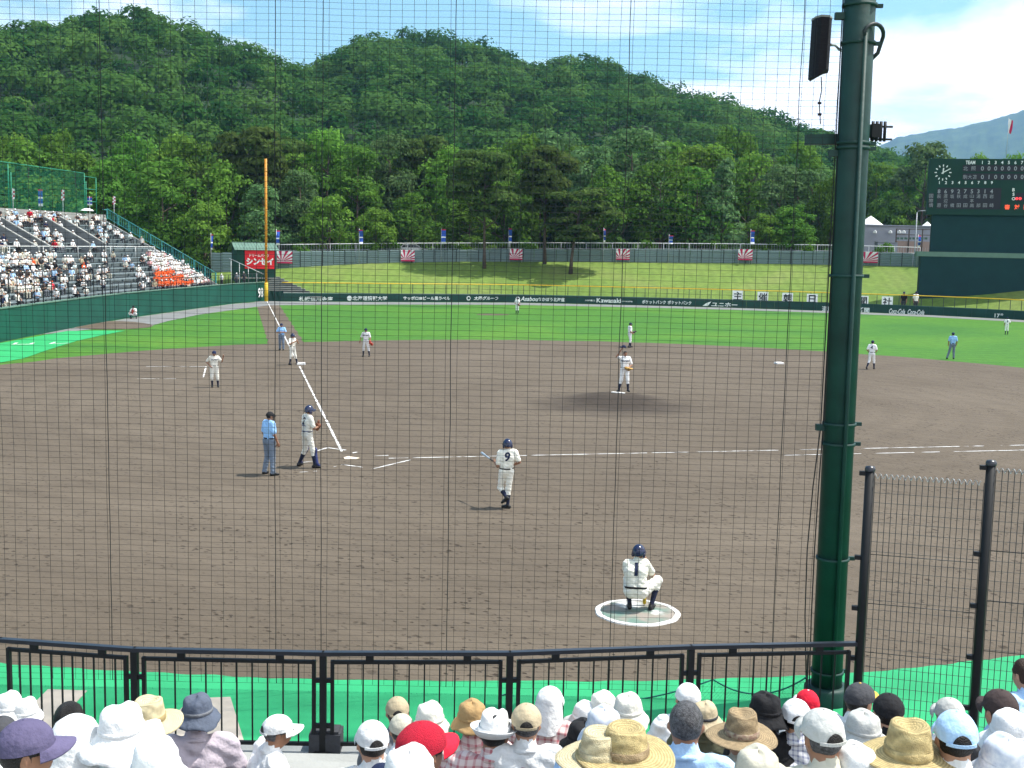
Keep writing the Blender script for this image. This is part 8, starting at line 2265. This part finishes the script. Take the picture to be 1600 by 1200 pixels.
# teal rope looped along the lower edge
ties = [-60, 142, 515, 790, 1115, 1262]
tx = []
for px, py in zip(ties, (1072, 1073, 1088, 1083, 1060, 1055)):
    d = ray(px, py); t = ((no - CAM_P) @ FH_) / (d @ FH_); q = CAM_P + d * t; tx.append((-float((q - no) @ nd), q[2]))
for (xa, za_), (xb, zb2) in zip(tx[:-1], tx[1:]):
    pts = []
    for k in range(15):
        f = k / 14; x = xa + (xb - xa) * f; z = za_ + (zb2 - za_) * f - 0.24 * 4 * f * (1 - f); pts.append(-nd * x + np.array([0, 0, z]) + to_cam * 0.05)
    mb = MB(); mb.tube(pts, 0.011, 6); mb.build('edge_rope', MT['teal_rope'], net)
    mb = MB()
    for k in range(36):
        f = k / 35; x = xa + (xb - xa) * f; z = za_ + (zb2 - za_) * f - 0.24 * 4 * f * (1 - f)
        for sg in (-1, 1):
            x2 = x + sg * z * 0.75
            mb.tube([-nd * x + np.array([0, 0, z]) + to_cam * 0.05, -nd * x2 + np.array([0, 0, 0.03]) + to_cam * 0.05], 0.0012, 3, caps=False)
    o = mb.build('skirt_netting', MT['teal_rope'], net); o['kind'] = 'stuff'

# ------------------------------------------------------------------ tall mesh fence on the right
def fpt_(px, py, dep): return D(px, py, dep)
f0 = RP[-1] + RH_ * 0.03; f0[2] = 0
f1 = D(1523, 1090, 13.72); f1[2] = 0
dr = f1 - f0; sp_ = np.linalg.norm(dr); dr /= sp_
FPOS = [f0, f1, f1 + dr * sp_, f1 + dr * sp_ * 2]
ft = [zat(FPOS[0], 736), zat(FPOS[1], 727)]; ft += [ft[1], ft[1]]
tf = empty('mesh_fence', (f0[0], f0[1], ZF)); tag(tf, 'tall black post and welded wire fence at the right beside the green pole', 'fence')
for p, z in zip(FPOS, ft):
    mb = MB(); mb.tube([(p[0], p[1], ZF), (p[0], p[1], z)], 0.053, 14); under(tf, mb, 'post', MT['black_metal'])
    mb = MB(); mb.lathe([(0.060, 0), (0.062, 0.03), (0.05, 0.055), (0.001, 0.065)], 16, (p[0], p[1], z)); under(tf, mb, 'post_cap', MT['rail_top'])
    for zz in [z - 0.03] + list(np.arange(z - 1.05, ZF + 0.1, -0.62)):
        mb = MB(); c = np.array([p[0], p[1], zz]) - dr * 0.085; mb.box(c, (0.07, 0.06, 0.05), rz=math.atan2(dr[1], dr[0])); under(tf, mb, 'clip', MT['black_metal'])
for (p, z), (q, z2) in zip(zip(FPOS[:-1], ft[:-1]), zip(FPOS[1:], ft[1:])):
    a = p + dr * 0.06; b = q - dr * 0.06; zt_ = min(z, z2) - 0.05; ln = np.linalg.norm(b - a)
    nb = int(ln / 0.066); zb_ = ZF + 0.06
    mb = MB()
    for k in range(nb + 1):
        c = a + (b - a) * k / nb; mb.tube([(c[0], c[1], zb_), (c[0], c[1], zt_)], 0.0043, 4, caps=False)
    hz2 = np.arange(zb_ + 0.02, zt_, 0.118)
    for zz in hz2: mb.tube([(a[0], a[1], zz), (b[0], b[1], zz)], 0.0030, 4, caps=False)
    o = under(tf, mb, 'wire_panel', MT['wire']); o['kind'] = 'stuff'
    mb = MB(); nn_ = np.cross(dr, (0, 0, 1.)); pts = []
    turns = int(ln / 0.062)
    for k in range(turns * 8):
        t = k / 8; c = a + dr * (t * 0.062); an_ = 2 * math.pi * t; pts.append(c + np.array([0, 0, zt_ - 0.005 + 0.028 * math.cos(an_)]) + nn_ * 0.028 * math.sin(an_))
    mb.tube(pts, 0.0042, 4); under(tf, mb, 'coiled_edge', MT['galv'])
    for zz in (zt_ - 0.95, zt_ - 1.55, zt_ - 2.15):
        mb = MB(); mb.tube([(a[0], a[1], zz), (b[0], b[1], zz)], 0.005, 5); under(tf, mb, 'tension_wire', MT['wire'])

# ------------------------------------------------------------------ summer air
HZ = 0.00011
hv = bpy.data.materials.new('air'); hv.use_nodes = True
hn = hv.node_tree; hn.nodes.clear()
ho = hn.nodes.new('ShaderNodeOutputMaterial'); vp = hn.nodes.new('ShaderNodeVolumePrincipled')
vp.inputs['Color'].default_value = (0.28, 0.50, 1.0, 1); vp.inputs['Density'].default_value = HZ; vp.inputs['Anisotropy'].default_value = 0.3
hn.links.new(vp.outputs[0], ho.inputs['Volume'])
mb = MB(); cx, cy = CAM_P[0] + 0.25 * 1500, CAM_P[1] + 1300
mb.box((cx - 900, CAM_P[1] + 2400, 300 - 0.65), (9500, 8400, 603.0))
hb = mb.build('haze', hv); hb['kind'] = 'stuff'
print('objects', len(bpy.data.objects))
